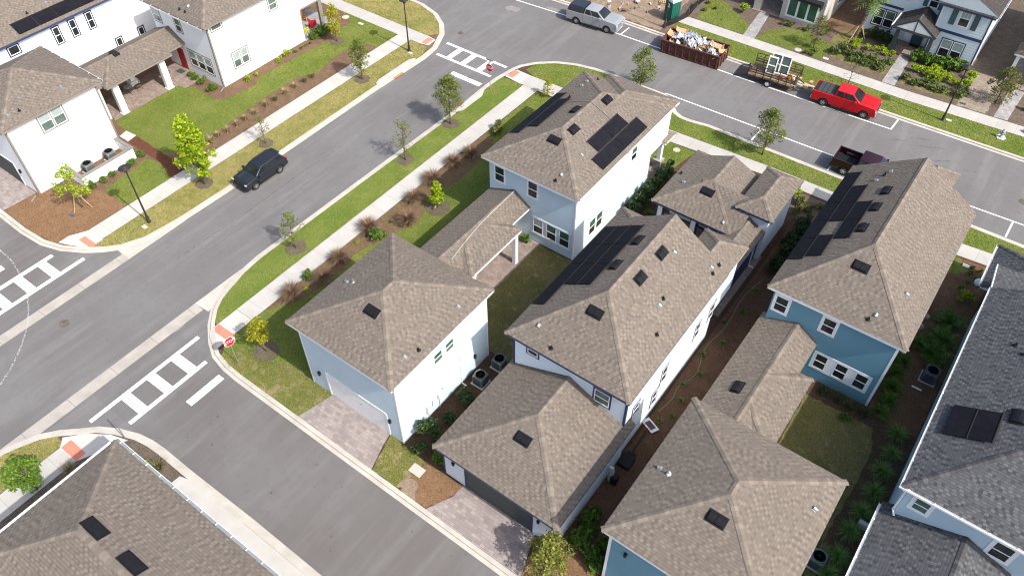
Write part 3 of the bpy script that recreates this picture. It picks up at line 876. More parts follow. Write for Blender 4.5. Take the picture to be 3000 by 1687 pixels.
def roof_face(mb, pts, m=0):
    pts = [Vector(p) for p in pts]
    n = (pts[1] - pts[0]).cross(pts[2] - pts[0])
    if n.z < 0: pts = pts[::-1]
    mb.poly(pts, m, face_uv(pts, (hash((round(pts[0].x, 1), round(pts[0].y, 1))) % 17 * .37 + 50, 60)))

def cap_strip(mb, a, b, n1, n2, m=1, w=0.17, lift=0.022):
    """folded row of cap shingles along the edge a-b between faces with normals n1, n2"""
    a, b = Vector(a), Vector(b)
    d = (b - a); L = d.length; d.normalize()
    for n, sgn in ((n1, 1), (n2, -1)):
        n = Vector(n).normalized()
        side = d.cross(n) * sgn
        if side.z > 0: side = -side
        side.normalize()
        l = n * lift
        top = Vector((0, 0, lift * 1.15))
        q = [a + top, b + top, b + side * w + l, a + side * w + l]
        nn = (q[1] - q[0]).cross(q[2] - q[0])
        uv = [(20, 30), (20, 30 + L), (20.3, 30 + L), (20.3, 30)]
        if nn.z < 0: q, uv = q[::-1], uv[::-1]
        mb.poly(q, m, uv)

def hip_roof(house, x0, x1, y0, y1, ze, s, ends=('hip', 'hip'), axis=None, mats=('shingle', 'cap', 'soffit', 'pale_blue'), fascia='white', fsides='SNEW', caps=True, fh=0.17, z_cut=None):
    axis = axis or ('y' if (y1 - y0) >= (x1 - x0) else 'x')
    w = min(x1 - x0, y1 - y0) / 2 if axis is None else ((x1 - x0) / 2 if axis == 'y' else (y1 - y0) / 2)
    if axis == 'y':
        cx = (x0 + x1) / 2
        r0 = Vector((cx, y0 + (w if ends[0] == 'hip' else 0), ze + w * s))
        r1 = Vector((cx, y1 - (w if ends[1] == 'hip' else 0), ze + w * s))
        A, B, C, D = (x0, y0, ze), (x1, y0, ze), (x1, y1, ze), (x0, y1, ze)
    else:
        cy = (y0 + y1) / 2
        r0 = Vector((x0 + (w if ends[0] == 'hip' else 0), cy, ze + w * s))
        r1 = Vector((x1 - (w if ends[1] == 'hip' else 0), cy, ze + w * s))
        A, B, C, D = (x0, y1, ze), (x0, y0, ze), (x1, y0, ze), (x1, y1, ze)
    mb = MB()
    # sides: A-D long side one, B-C long side two, A-B end 0, C-D end 1
    roof_face(mb, [A, D, r1, r0]); roof_face(mb, [B, C, r1, r0])
    nrm = lambda p: ((Vector(p[1]) - Vector(p[0])).cross(Vector(p[2]) - Vector(p[0]))).normalized()
    up = lambda n: n if n.z > 0 else -n
    nL, nR = up(nrm([A, D, r1])), up(nrm([B, C, r1]))
    for (p, q, r, e) in ((A, B, r0, ends[0]), (C, D, r1, ends[1])):
        if e == 'hip':
            roof_face(mb, [p, q, r])
            nE = up(nrm([p, q, r]))
            if caps:
                cap_strip(mb, p, r, nL if p is A else nR, nE)
                cap_strip(mb, q, r, nR if q is B else nL, nE)
        else:
            mb.poly([p, q, r], 3)
    if caps and (r1 - r0).length > 0.05: cap_strip(mb, r0, r1, nL, nR)
    zb = ze - 0.02 - fh
    mb.poly([(x0 + .01, y0 + .01, zb + .03), (x0 + .01, y1 - .01, zb + .03), (x1 - .01, y1 - .01, zb + .03), (x1 - .01, y0 + .01, zb + .03)], 2)
    mb.poly([(x0 + .01, y0 + .01, ze - .006), (x1 - .01, y0 + .01, ze - .006), (x1 - .01, y1 - .01, ze - .006), (x0 + .01, y1 - .01, ze - .006)], 2)
    rf = mb.build('roof', mats, house)
    if fascia:
        f = MB(); t = 0.035; i = 0.012; zt = ze - 0.012
        if 'S' in fsides: f.box(x0 + i, x1 - i, y0 + i, y0 + i + t, zb, zt)
        if 'N' in fsides: f.box(x0 + i, x1 - i, y1 - i - t, y1 - i, zb, zt)
        if 'W' in fsides: f.box(x0 + i, x0 + i + t, y0 + i + t + .002, y1 - i - t - .002, zb, zt)
        if 'E' in fsides: f.box(x1 - i - t, x1 - i, y0 + i + t + .002, y1 - i - t - .002, zb, zt)
        f.build('fascia', fascia, house)
    return rf

def link_roof(house, xw, xe, xrec, y0, y1, ya, yb, ze, s, mats=('shingle', 'cap', 'soffit'), fascia='white'):
    """low roof of a breezeway: one long west slope, an east slope that juts out over a patio between ya and yb"""
    w = (xe - xw) / 2; xr = (xw + xe) / 2; zr = ze + s * w
    mb = MB()
    roof_face(mb, [(xw, y0, ze), (xr, y0, zr), (xr, y1, zr), (xw, y1, ze)])
    pa, pb = (xr, ya + w * .92, zr), (xr, yb - w * .92, zr)
    if pb[1] < pa[1]: pa = pb = (xr, (ya + yb) / 2, zr)
    roof_face(mb, [(xe, ya, ze), (xe, yb, ze), pb, pa])
    roof_face(mb, [(xe, ya, ze), pa, (xrec, ya, ze)])
    roof_face(mb, [(xe, yb, ze), (xrec, yb, ze), pb])
    roof_face(mb, [(xr, y0, zr), (xrec, y0, ze), (xrec, ya, ze), pa])
    roof_face(mb, [(xr, y1, zr), pb, (xrec, yb, ze), (xrec, y1, ze)])
    nE = (s, 0, 1); nW = (-s, 0, 1)
    cap_strip(mb, (xe, ya, ze), pa, nE, (0, -s, 1)); cap_strip(mb, (xe, yb, ze), pb, nE, (0, s, 1))
    cap_strip(mb, (xr, y0, zr), (xr, y1, zr), nE, nW)
    zb = ze - .17
    mb.poly([(xw + .01, y0, zb), (xrec - .01, y0, zb), (xrec - .01, y1, zb), (xw + .01, y1, zb)], 2)
    mb.poly([(xrec, ya + .01, zb), (xe - .01, ya + .01, zb), (xe - .01, yb - .01, zb), (xrec, yb - .01, zb)], 2)
    mb.build('roof', mats, house)
    f = MB(); t = .035; zt = ze - .012; zl = ze - .19
    f.box(xw + .012, xw + .012 + t, y0, y1, zl, zt); f.box(xe - .012 - t, xe - .012, ya + .012, yb - .012, zl, zt)
    f.box(xrec - .012, xe - .05, ya + .012, ya + .012 + t, zl, zt); f.box(xrec - .012, xe - .05, yb - .012 - t, yb - .012, zl, zt)
    f.box(xrec - .012 - t, xrec - .013, y0, ya + .01, zl, zt); f.box(xrec - .012 - t, xrec - .013, yb - .01, y1, zl, zt)
    f.build('fascia', fascia, house)

LAPPED = {'pale_blue': .18, 'white_siding': .18, 'ice_siding': .18, 'teal': .18, 'powder': .26, 'white_stucco': .18}

def wall(house, x0, x1, y0, y1, z1, mat, z0=-0.1):
    mb = MB().box(x0, x1, y0, y1, z0, z1)
    if mat in LAPPED:
        # clapboards: every course leans out 15 mm at its lower edge
        p, t = LAPPED[mat], .022
        z = max(z0, 0.0)
        while z + p <= z1 + .001:
            mb.poly([(x0, y0 - t, z), (x1, y0 - t, z), (x1, y0 - .001, z + p), (x0, y0 - .001, z + p)])
            mb.poly([(x0, y0, z), (x1, y0, z), (x1, y0 - t, z), (x0, y0 - t, z)])
            mb.poly([(x1 + t, y0, z), (x1 + t, y1, z), (x1 + .001, y1, z + p), (x1 + .001, y0, z + p)])
            mb.poly([(x1, y0, z), (x1, y1, z), (x1 + t, y1, z), (x1 + t, y0, z)])
            z += p
    return mb.build('wall', mat, house)

AX = {'S': ((1, 0, 0), (0, -1, 0)), 'N': ((1, 0, 0), (0, 1, 0)), 'E': ((0, 1, 0), (1, 0, 0)), 'W': ((0, 1, 0), (-1, 0, 0))}
def P3(side, c, a, out, z):
    if side == 'S': return (a, c - out, z)
    if side == 'N': return (a, c + out, z)
    if side == 'E': return (c + out, a, z)
    return (c - out, a, z)
def wbox(mb, side, c, a0, a1, o0, o1, z0, z1, m=0):
    p, q = P3(side, c, a0, o0, z0), P3(side, c, a1, o1, z1)
    mb.box(p[0], q[0], p[1], q[1], z0, z1, m)

def window(house, side, c, a0, a1, z0, z1, trim=None, n=1, hung=True, top='glass', bot='glass', tw=0.11, fr=0.055, muntins=0, frame='white'):
    """framed sash window on a wall; top/bot give the look of the two sashes"""
    f = MB()
    mats = [frame]
    if trim:
        mats = [frame, trim]
        wbox(f, side, c, a0 - tw, a1 + tw, -.02, .034, z1, z1 + tw, 1)
        wbox(f, side, c, a0 - tw, a1 + tw, -.02, .034, z0 - tw, z0, 1)
        wbox(f, side, c, a0 - tw, a0, -.02, .030, z0, z1, 1)
        wbox(f, side, c, a1, a1 + tw, -.02, .030, z0, z1, 1)
    mull = 0.10 if trim else 0.09
    wd = ((a1 - a0) - mull * (n - 1)) / n
    zm = (z0 + z1) / 2
    pn = []
    for k in range(n):
        b0 = a0 + k * (wd + mull); b1 = b0 + wd
        if k: wbox(f, side, c, b0 - mull, b0, -.02, .034, z0, z1, 1 if trim else 0)
        wbox(f, side, c, b0, b1, -.02, .045, z1 - fr, z1)
        wbox(f, side, c, b0, b1, -.02, .050, z0, z0 + fr * 1.2)
        wbox(f, side, c, b0, b0 + fr, -.02, .042, z0 + fr * 1.2, z1 - fr)
        wbox(f, side, c, b1 - fr, b1, -.02, .042, z0 + fr * 1.2, z1 - fr)
        if hung: wbox(f, side, c, b0 + fr, b1 - fr, -.02, .044, zm - .03, zm + .03)
        for j in range(muntins):
            am = b0 + fr + (b1 - b0 - 2 * fr) * (j + 1) / (muntins + 1)
            wbox(f, side, c, am - .012, am + .012, .012, .036, zm + .03, z1 - fr)
        pn.append((b0 + fr, b1 - fr))
    w = f.build('window', mats, house)
    for b0, b1 in pn:
        p = MB()
        if hung and top != bot:
            wbox(p, side, c, b0, b1, -.01, .026, z0 + fr * 1.2, zm - .03, 1)
            wbox(p, side, c, b0, b1, -.01, .028, zm + .03, z1 - fr, 0)
            p.build('pane', [top, bot], w)
        else:
            wbox(p, side, c, b0, b1, -.01, .026, z0 + fr * 1.2, z1 - fr, 0)
            p.build('pane', [top], w)
    return w

def corner_trim(house, x, y, z1, mat, sx, sy, w=0.11):
    """corner board wrapping the outside corner at x,y; sx, sy point outwards"""
    m = MB()
    m.box(x + sx * .030, x - sx * w, y + sy * .028, y - sy * .01, 0.0, z1)
    m.box(x + sx * .028, x - sx * .01, y - sy * .012, y - sy * w, 0.0, z1)
    return m.build('corner_board', mat, house)

def roof_frame(p, s, down):
    """axes on a roof plane: across (horizontal), downslope, normal"""
    d = Vector((down[0], down[1], 0)).normalized()
    dn = Vector((d.x, d.y, -s)).normalized()
    ac = Vector((0, 0, 1)).cross(d).normalized()
    n = ac.cross(dn)
    if n.z < 0: n = -n
    return ac, dn, n

DIR = {'S': (0, -1), 'N': (0, 1), 'E': (1, 0), 'W': (-1, 0)}
def roof_vent(house, p, s, face, L=0.40, W=0.24, single=False):
    """low black roof vent with two humped hoods"""
    ac, dn, n = roof_frame(p, s, DIR[face])
    p = Vector(p)
    mb = MB()
    mb.obox(p + n * .015, ac * (L + .08), dn * (W + .07), n * .012)
    for k in ((-1, 1) if not single else (0,)):
        cx = p + ac * (L * .5 * k)
        hw = L * (.47 if not single else .95)
        prof = [(-W * 1.0, 0.02), (-W * .85, .08), (-W * .3, .14), (W * .35, .145), (W * .85, .12), (W * .98, .05)]
        for i in range(len(prof) - 1):
            (d0, h0), (d1, h1) = prof[i], prof[i + 1]
            q = [cx - ac * hw + dn * d0 + n * h0, cx + ac * hw + dn * d0 + n * h0, cx + ac * hw + dn * d1 + n * h1, cx - ac * hw + dn * d1 + n * h1]
            mb.poly(q)
        for sg in (-1, 1):
            mb.poly([cx + ac * hw * sg + dn * d + n * h for d, h in prof] + [cx + ac * hw * sg + dn * W * .9 + n * .0, cx + ac * hw * sg - dn * W + n * .0])
    return mb.build('roof_vent', 'vent', house)

def hooded_vent(house, p, s, face):
    """small galvanised exhaust hood"""
    ac, dn, n = roof_frame(p, s, DIR[face])
    p = Vector(p); mb = MB()
    mb.obox(p + n * .012, ac * .11, dn * .11, n * .01)
    pts = []
    for k in range(7):
        t = math.pi * k / 6
        pts.append((math.cos(t) * .09, math.sin(t) * .13 + .02))
    for i in range(6):
        (a0, h0), (a1, h1) = pts[i], pts[i + 1]
        mb.poly([p + ac * a0 + n * h0 - dn * .10, p + ac * a1 + n * h1 - dn * .10, p + ac * a1 + n * h1 + dn * .10, p + ac * a0 + n * h0 + dn * .10])
    mb.poly([p + ac * a + n * h - dn * .10 for a, h in pts])
    mb.poly([p + ac * a + n * h + dn * .09 for a, h in pts])
    return mb.build('exhaust_hood', 'zinc', house)

def vent_pipe(house, p, h=0.32, mat='vent'):
    p = Vector(p)
    return MB().tube([p - Vector((0, 0, .1)), p + Vector((0, 0, h))], .045, 8).lathe([(.14, 0), (.06, .1)], 8, p).build('vent_pipe', mat, house)

def solar_panel(house, quad, lift=0.05, thick=0.03):
    """flat panel over a roof quad: points in order low-left, low-right, high-right, high-left or any loop"""
    q = [Vector(p) for p in quad]
    n = (q[1] - q[0]).cross(q[2] - q[1]).normalized()
    if n.z < 0: q = q[::-1]; n = -n
    c = sum(q, Vector()) / 4
    q = [c + (p - c) * (1 - .006 / max(.3, (p - c).length)) for p in q]
    mb = MB()
    top = [p + n * (lift + thick) for p in q]; bot = [p + n * lift for p in q]
    mb.poly(top, 0, face_uv(top, (30, 30)))
    mb.poly(bot[::-1], 0, face_uv(bot[::-1]))
    for i in range(4):
        f = [bot[i], bot[(i + 1) % 4], top[(i + 1) % 4], top[i]]
        mb.poly(f, 0, face_uv(f))
    # header pipes along the top and bottom edges
    zs = sorted(range(4), key=lambda i: q[i].z)
    hi = sorted(zs[2:])
    for a, b in ((hi[0], hi[1]),):
        d = (top[b] - top[a]).normalized()
        mb.tube([top[a] - d * .06, top[b] + d * .06], .032, 6, 1)
        mb.tube([top[b] - d * .01, top[b] + d * .02], .026, 6, 1)
    return mb.build('solar_panel', ['solar', 'black', 'steel'], house)

def solar_rect(house, side, plane, a0, a1, d0, d1, tilt_shift=0.0):
    """panel on a roof plane: side = facing, plane(a, d) -> point; a along the eave, d up the slope. tilt_shift skews it along the eave"""
    return solar_panel(house, [plane(a0, d0), plane(a1, d0), plane(a1 + tilt_shift, d1), plane(a0 + tilt_shift, d1)])

def gutter(house, side, c, a0, a1, z, mat='gutter_brown', hang='white', step=1.25, w=0.12):
    """open eaves gutter: floor, outer lip, hangers across"""
    mb = MB()
    wbox(mb, side, c, a0, a1, .004, w, z - .13, z - .115)
    wbox(mb, side, c, a0, a1, w, w + .018, z - .13, z - .005, 1)
    k = a0 + .4
    while k < a1:
        wbox(mb, side, c, k, k + .05, .004, w, z - .02, z - .008, 1)
        k += step
    return mb.build('gutter', [mat, hang], house)

def downspout(house, side, c, a, z0, z1, mat='white'):
    mb = MB()
    wbox(mb, side, c, a - .04, a + .04, .01, .085, z0 + .1, z1)
    wbox(mb, side, c, a - .04, a + .04, .01, .40, z0 + .02, z0 + .098)
    return mb.build('downspout', mat, house)

def sconce(house, side, c, a, z):
    mb = MB()
    wbox(mb, side, c, a - .06, a + .06, -.01, .03, z - .1, z + .14)
    wbox(mb, side, c, a - .08, a + .08, .031, .17, z + .08, z + .13)
    wbox(mb, side, c, a - .065, a + .065, .05, .155, z - .16, z + .078)
    return mb.build('wall_lamp', 'black', house)

def garage_door(house, side, c, a0, a1, z1=2.15, mat='white', trim='white'):
    f = MB()
    wbox(f, side, c, a0 - .12, a0, -.02, .05, 0, z1 + .12, 1)
    wbox(f, side, c, a1, a1 + .12, -.02, .05, 0, z1 + .12, 1)
    wbox(f, side, c, a0, a1, -.02, .05, z1, z1 + .12, 1)
    h = z1 / 4
    for k in range(4):
        wbox(f, side, c, a0, a1, -.02, .030, k * h + .008, (k + 1) * h - .008)
    return f.build('garage_door', [mat, trim], house)

def text_mesh(name, txt, size, mat, parent, mtx, extrude=0.004):
    cu = bpy.data.curves.new(name, 'FONT')
    cu.body = txt; cu.size = size; cu.extrude = extrude
    cu.align_x = 'CENTER'; cu.align_y = 'CENTER'
    tmp = bpy.data.objects.new(name, cu)
    COL.objects.link(tmp)
    dg = bpy.context.evaluated_depsgraph_get()
    me = bpy.data.meshes.new_from_object(tmp.evaluated_get(dg))
    bpy.data.objects.remove(tmp)
    bpy.data.curves.remove(cu)
    me.name = name
    me.transform(mtx)
    me.materials.clear(); me.materials.append(M[mat])
    o = bpy.data.objects.new(name, me)
    COL.objects.link(o)
    if parent is not None:
        o.parent = parent
        OFF[o.name] = OFF[parent.name]
    return o

def facing(loc, out):
    """matrix placing XY text on a vertical face looking towards OUT"""
    z = Vector(out).normalized(); y = Vector((0, 0, 1)); x = y.cross(z)
    m = Matrix((x, y, z)).transposed().to_4x4(); m.translation = Vector(loc)
    return m

# ------------------------------------------------------------------ houses
def panels(house, fn, rects):
    for a0, a1, d0, d1 in rects:
        solar_panel(house, [fn(a0, d0), fn(a1, d0), fn(a1, d1), fn(a0, d1)])

# --- pale blue corner house
h = thing('corner_house', 'pale blue corner house with hipped roofs and white garage door facing the alley', 'house', (-23.9, 32, 0), world=True)
wall(h, -27.6, -20.25, 34.65, 45.2, 6.0, 'pale_blue')
MB().box(-27.6, -20.25, 45.2, 47.05, 2.75, 6.0).box(-25.75, -20.25, 47.05, 47.8, 2.75, 6.0).build('wall', 'pale_blue', h)
wall(h, -27.6, -23.2, 45.2, 47.05, 2.7, 'pale_blue')
wall(h, -27.4, -19.9, 16.15, 24.3, 6.0, 'pale_blue')
wall(h, -27.25, -25.6, 24.3, 34.65, 3.0, 'pale_blue')
hip_roof(h, -28.0, -19.9, 34.2, 47.45, 6.1, .45)
hip_roof(h, -26.1, -19.915, 40.5, 48.25, 6.095, .45, fascia='white', fsides='NEW')
hip_roof(h, -27.75, -19.6, 15.7, 24.75, 6.1, .42)
link_roof(h, -27.6, -23.12, -23.98, 23.5, 35.2, 26.9, 32.45, 3.1, .42)
hip_roof(h, -26.3, -19.9, 46.9, 48.6, 2.95, .5, axis='x')
for (x, y) in ((-20.45, 47.35), (-25.6, 47.4)):
    m = MB().box(x - .16, x + .16, y - .16, y + .16, .9, 2.8).box(x - .22, x + .22, y - .22, y + .22, 2.55, 2.75); m.build('column', 'white', h)
    MB().box(x - .30, x + .30, y - .30, y + .30, 0, .9).box(x - .34, x + .34, y - .34, y + .34, .9, .98).build('column_base', 'stone', h)
MB().box(-27.2, -20.15, 45.2, 47.7, 0, .16).build('porch_slab', 'paver_dark', h)
for y in (27.3, 32.0):
    MB().box(-23.55, -23.25, y - .15, y + .15, 0, 2.95).build('column', 'white', h)
for a in (-23.72, -22.58, -21.46):
    window(h, 'S', 34.65, a, a + .86, .95, 2.36, None, 1, True, 'glass_g2' if a > -22.8 else 'blind', 'glass')
MB().box(-23.84, -20.48, 34.60, 34.66, 2.36, 2.46).box(-23.84, -20.48, 34.60, 34.66, .84, .95).build('window_casing', 'white', h)
window(h, 'S', 34.65, -27.12, -26.26, 4.12, 5.46, 'white', 1, True, 'glass', 'glass', tw=.08)
window(h, 'S', 34.65, -24.24, -23.42, 4.12, 5.5, 'white', 1, True, 'glass', 'glass', tw=.08)
window(h, 'E', -20.25, 36.62, 38.42, .82, 2.26, 'white', 2, True, 'glass_g2', 'glass', tw=.07)
window(h, 'E', -20.25, 41.88, 42.68, 4.2, 5.4, 'white', 1, True, 'glass_g2', 'glass', tw=.07)
for a in (19.36, 20.39):
    window(h, 'E', -19.9, a, a + .75, 4.2, 5.08, 'white', 1, True, 'glass_g2', 'glass_green', tw=.06)
garage_door(h, 'S', 16.15, -25.79, -21.03)
text_mesh('house_number', '11', .22, 'black', h, facing(Vector((-23.12, 16.12, 1.35)) - OFF[h.name], (0, -1, 0)))
sconce(h, 'S', 16.15, -26.47, 1.75); sconce(h, 'S', 16.15, -20.7, 1.75)
for (x, y, sx, sy, z) in ((-20.25, 34.65, 1, -1, 5.95), (-19.9, 16.15, 1, -1, 5.95), (-27.4, 16.15, -1, -1, 5.95), (-19.9, 24.3, 1, 1, 5.95)):
    corner_trim(h, x, y, z, 'white', sx, sy, .07)
downspout(h, 'E', -19.9, 21.55, 0, 3.3); sconce(h, 'E', -19.9, 22.9, 1.4)
m = MB()
wbox(m, 'E', -19.9, 18.25, 18.62, 0, .14, .65, 1.35); wbox(m, 'E', -19.9, 18.8, 19.2, 0, .10, .75, 1.5); wbox(m, 'E', -19.9, 19.3, 19.55, 0, .12, 1.0, 1.4)
m.tube([(-19.83, 18.42, .65), (-19.83, 18.42, -.05)], .03, 6).tube([(-19.83, 19.42, 1.0), (-19.83, 19.42, -.05)], .025, 6)
m.tube([(-19.83, 19.7, 1.55), (-19.7, 19.75, 1.75)], .03, 6)
m.build('utility_meter', 'util', h)
m = MB(); wbox(m, 'E', -20.25, 35.62, 36.6, -.01, .02, 4.98, 5.04); m.build('wall_slot', 'black', h)
hipz = lambda x0, x1, y0, y1, z, s: (lambda x, y: (x, y, z + s * min(x - x0, x1 - x, y - y0, y1 - y)))
b1f = hipz(-28.0, -19.9, 34.2, 47.45, 6.1, .45); b1g = hipz(-27.75, -19.6, 15.7, 24.75, 6.1, .42)
roof_vent(h, b1g(-23.45, 18.55), .42, 'S')
hooded_vent(h, b1g(-26.7, 19.75), .42, 'W'); vent_pipe(h, b1g(-26.25, 19.85), .22, 'steel')
hooded_vent(h, b1g(-20.3, 22.25), .42, 'E'); hooded_vent(h, b1g(-20.36, 17.7), .42, 'E'); vent_pipe(h, b1g(-20.12, 18.55), .2)
roof_vent(h, b1f(-23.35, 43.1), .45, 'E'); roof_vent(h, b1f(-24.5, 40.7), .45, 'W'); roof_vent(h, b1f(-23.35, 38.75), .45, 'E'); roof_vent(h, b1f(-23.9, 37.2), .45, 'S')
hooded_vent(h, b1f(-26.4, 44.6), .45, 'W'); hooded_vent(h, b1f(-26.4, 45.3), .45, 'W'); vent_pipe(h, b1f(-26.0, 46.2), .25)
hooded_vent(h, b1f(-21.8, 37.45), .45, 'E'); hooded_vent(h, b1f(-21.98, 35.3), .45, 'S'); vent_pipe(h, b1f(-22.1, 34.8), .2); vent_pipe(h, b1f(-26.3, 42.75), .2)
E1 = lambda a, d: (-19.9 - d, a, 6.1 + .45 * d)
W1 = lambda a, d: (-28.0 + d, a, 6.1 + .45 * d)
panels(h, E1, [(38.7, 40.7, 1.33, 2.3), (40.72, 42.7, 1.33, 2.3), (37.75, 40.7, .3, 1.27), (40.72, 43.75, .3, 1.27)])
panels(h, W1, [(37.4, 39.4, .15, 1.02), (39.42, 41.4, .15, 1.02), (41.42, 43.45, .15, 1.02), (38.3, 40.35, 1.06, 2.0), (40.37, 42.45, 1.06, 2.0)])
up = Vector((0, 0, .05))
MB().tube([Vector(b1f(-25.7, 42.0)) + up, Vector(b1f(-23.95, 41.85)) + up * 1.6, Vector(b1f(-22.2, 41.9)) + up], .022, 6).build('roof_conduit', 'steel', h)
MB().tube([Vector(p) for p in ((-25.30, 34.6, 4.07), (-25.25, 33.0, 4.05), (-25.2, 31.0, 4.03), (-25.1, 29.6, 3.98), (-24.95, 28.2, 3.88), (-24.8, 26.9, 3.76))], .012, 6).build('roof_conduit', 'util', h)

# --- navy-trimmed middle house
h = thing('navy_trim_house', 'pale house with navy trim and low garage wing, between the corner and teal houses', 'house', (-13.1, 30, 0), world=True)
wall(h, -16.85, -9.3, 22.95, 33.85, 6.0, 'ice_siding')
wall(h, -11.6, -9.32, 33.85, 36.5, 6.0, 'ice_siding', 2.6)
wall(h, -16.75, -9.15, 16.15, 22.95, 2.95, 'ice_siding')
MB().box(-15.2, -10.6, 16.03, 16.155, 2.18, 2.9).build('wall', 'navy', h)
wall(h, -11.85, -9.85, 33.9, 43.0, 2.68, 'navy')
wall(h, -17.05, -12.2, 43.2, 47.1, 3.0, 'ice_siding')
wall(h, -11.7, -9.6, 42.5, 47.1, 4.05, 'ice_siding')
hip_roof(h, -17.2, -9.0, 22.5, 34.25, 6.1, .62, ends=('hip', 'gable'), fascia='navy', mats=('shingle', 'cap', 'soffit', 'ice_siding'), fsides='SEW')
m = MB()   # low return roof below the north gable
roof_face(m, [(-17.24, 35.55, 6.1), (-11.9, 35.55, 6.1), (-11.9, 34.1, 6.98), (-15.79, 34.1, 6.98)])
roof_face(m, [(-17.24, 35.55, 6.1), (-15.79, 34.1, 6.98), (-15.79, 33.0, 6.99), (-17.24, 33.0, 6.1)])
cap_strip(m, (-17.24, 35.55, 6.1), (-15.79, 34.1, 6.98), (-.52, 0, .85), (0, .52, .85))
m.poly([(-17.2, 33, 5.93), (-11.9, 33, 5.93), (-11.9, 35.5, 5.93), (-17.2, 35.5, 5.93)], 2)
m.build('roof', ['shingle', 'cap', 'soffit'], h)
MB().box(-17.2, -11.9, 35.49, 35.53, 5.92, 6.09).build('fascia', 'navy', h)
hip_roof(h, -11.95, -9.015, 32.0, 36.92, 6.098, .6, fascia='navy', fsides='NW', mats=('shingle', 'cap', 'soffit', 'ice_siding'))
hip_roof(h, -17.1, -8.85, 15.75, 23.6, 3.0, .45, ends=('hip', 'gable'), axis='y', fascia='navy', fsides='SEW', mats=('shingle', 'cap', 'soffit', 'ice_siding'))
hip_roof(h, -12.15, -9.60, 33.5, 43.2, 2.77, .5, ends=('gable', 'gable'), fascia='navy', fsides='EW')
hip_roof(h, -17.5, -11.2, 40.4, 46.75, 3.1, .44, ends=('hip', 'gable'), axis='y', fascia='navy', fsides='SW', mats=('shingle', 'cap', 'soffit', 'ice_siding'))
m = MB()
roof_face(m, [(-15.0, 40.402, 3.1), (-10.9, 40.402, 3.1), (-10.9, 43.3, 4.375), (-15.0, 43.3, 4.375)])
roof_face(m, [(-17.5, 47.55, 3.1), (-12.0, 47.55, 3.1), (-12.0, 46.6, 3.52), (-16.55, 46.6, 3.52)])
roof_face(m, [(-17.5, 47.55, 3.1), (-16.55, 46.6, 3.52), (-16.55, 45.5, 3.53), (-17.5, 45.5, 3.1)])
m.poly([(-17.45, 46, 2.94), (-12, 46, 2.94), (-12, 47.5, 2.94), (-17.45, 47.5, 2.94)], 2)
m.build('roof', ['shingle', 'cap', 'soffit'], h)
MB().box(-12.0, -11.98, 40.41, 40.45, 2.92, 3.09).box(-17.5, -12.0, 47.5, 47.54, 2.92, 3.09).build('fascia', 'navy', h)
hip_roof(h, -12.02, -9.26, 42.1, 47.5, 4.15, .5, fascia='navy', mats=('shingle', 'cap', 'soffit', 'ice_siding'))
for x in (-17.05, -14.4, -12.35):
    MB().box(x, x + .38, 40.75, 41.1, 0, 2.95).build('column', 'white', h)
    MB().box(x - .05, x - .002, 40.72, 41.12, 0, 2.95).box(x + .382, x + .43, 40.72, 41.12, 0, 2.95).build('column_trim', 'navy', h)
window(h, 'S', 43.2, -14.6, -12.9, .15, 2.35, 'navy', 2, False, 'glass_g2', 'glass_g2')
window(h, 'S', 22.95, -15.86, -15.16, 4.85, 5.28, 'navy', 1, False, 'glass', 'glass')
window(h, 'S', 22.95, -11.33, -10.36, 4.05, 5.15, 'navy', 1, True, 'glass_green', 'glass_green')
for a in (33.32, 31.4, 27.25):
    window(h, 'E', -9.3, a, a + .62, 2.25, 3.65, 'navy', 1, True)
window(h, 'E', -9.3, 23.85, 24.5, 2.9, 3.9, 'navy', 1, True); window(h, 'E', -9.3, 26.4, 27.0, .9, 2.2, 'navy', 1, True)
garage_door(h, 'S', 16.15, -15.1, -10.7, 2.1, 'charcoal', 'navy')
sconce(h, 'S', 16.15, -15.95, 1.9); sconce(h, 'S', 16.15, -10.2, 1.9)
for (x, y, sx, sy, z) in ((-9.3, 22.95, 1, -1, 5.9), (-16.75, 16.15, -1, -1, 2.8), (-9.15, 16.15, 1, -1, 2.8), (-16.85, 22.95, -1, -1, 5.9)):
    corner_trim(h, x, y, z, 'navy', sx, sy, .1)
downspout(h, 'E', -9.85, 41.6, 0, 2.6)
b2 = lambda x, y: (x, y, 6.1 + .62 * min(x + 17.2, -9 - x, y - 22.5))
roof_vent(h, b2(-13.15, 25.4), .62, 'S')
for y in (31.3, 28.85): roof_vent(h, b2(-12.35, y), .62, 'E')
for y in (31.5, 29.0): roof_vent(h, b2(-14.05, y), .62, 'W')
for x, y in ((-11.9, 32.05), (-9.95, 33.4), (-10.8, 28.5)): hooded_vent(h, b2(x, y), .62, 'E')
hooded_vent(h, b2(-15.6, 23.6), .62, 'S')
for x, y in ((-9.7, 34.0), (-9.68, 33.15), (-10.85, 29.05), (-10.0, 26.95), (-14.3, 22.95)): vent_pipe(h, b2(x, y), .22)
W2 = lambda a, d: (-17.2 + d, a, 6.1 + .62 * d)
for a in (27.05, 29.1, 31.12):
    panels(h, W2, [(a, a + 1.98, .12, .98), (a, a + 1.98, 1.0, 1.86), (a, a + 1.98, 1.88, 2.74)])
panels(h, W2, [(25.1, 27.03, .12, .98)])
roof_vent(h, (-12.95, 18.45, 3 + .45 * 2.7), .45, 'S')
b2f = lambda x, y: (x, y, 3.1 + .44 * min(x + 17.5, -11.2 - x, y - 40.4))
roof_vent(h, b2f(-14.3, 42.5), .44, 'S'); hooded_vent(h, b2f(-16.3, 42.9), .44, 'W'); vent_pipe(h, b2f(-17.1, 44.1), .2)
hooded_vent(h, (-12.2, 41.0, 3.36), .44, 'S')

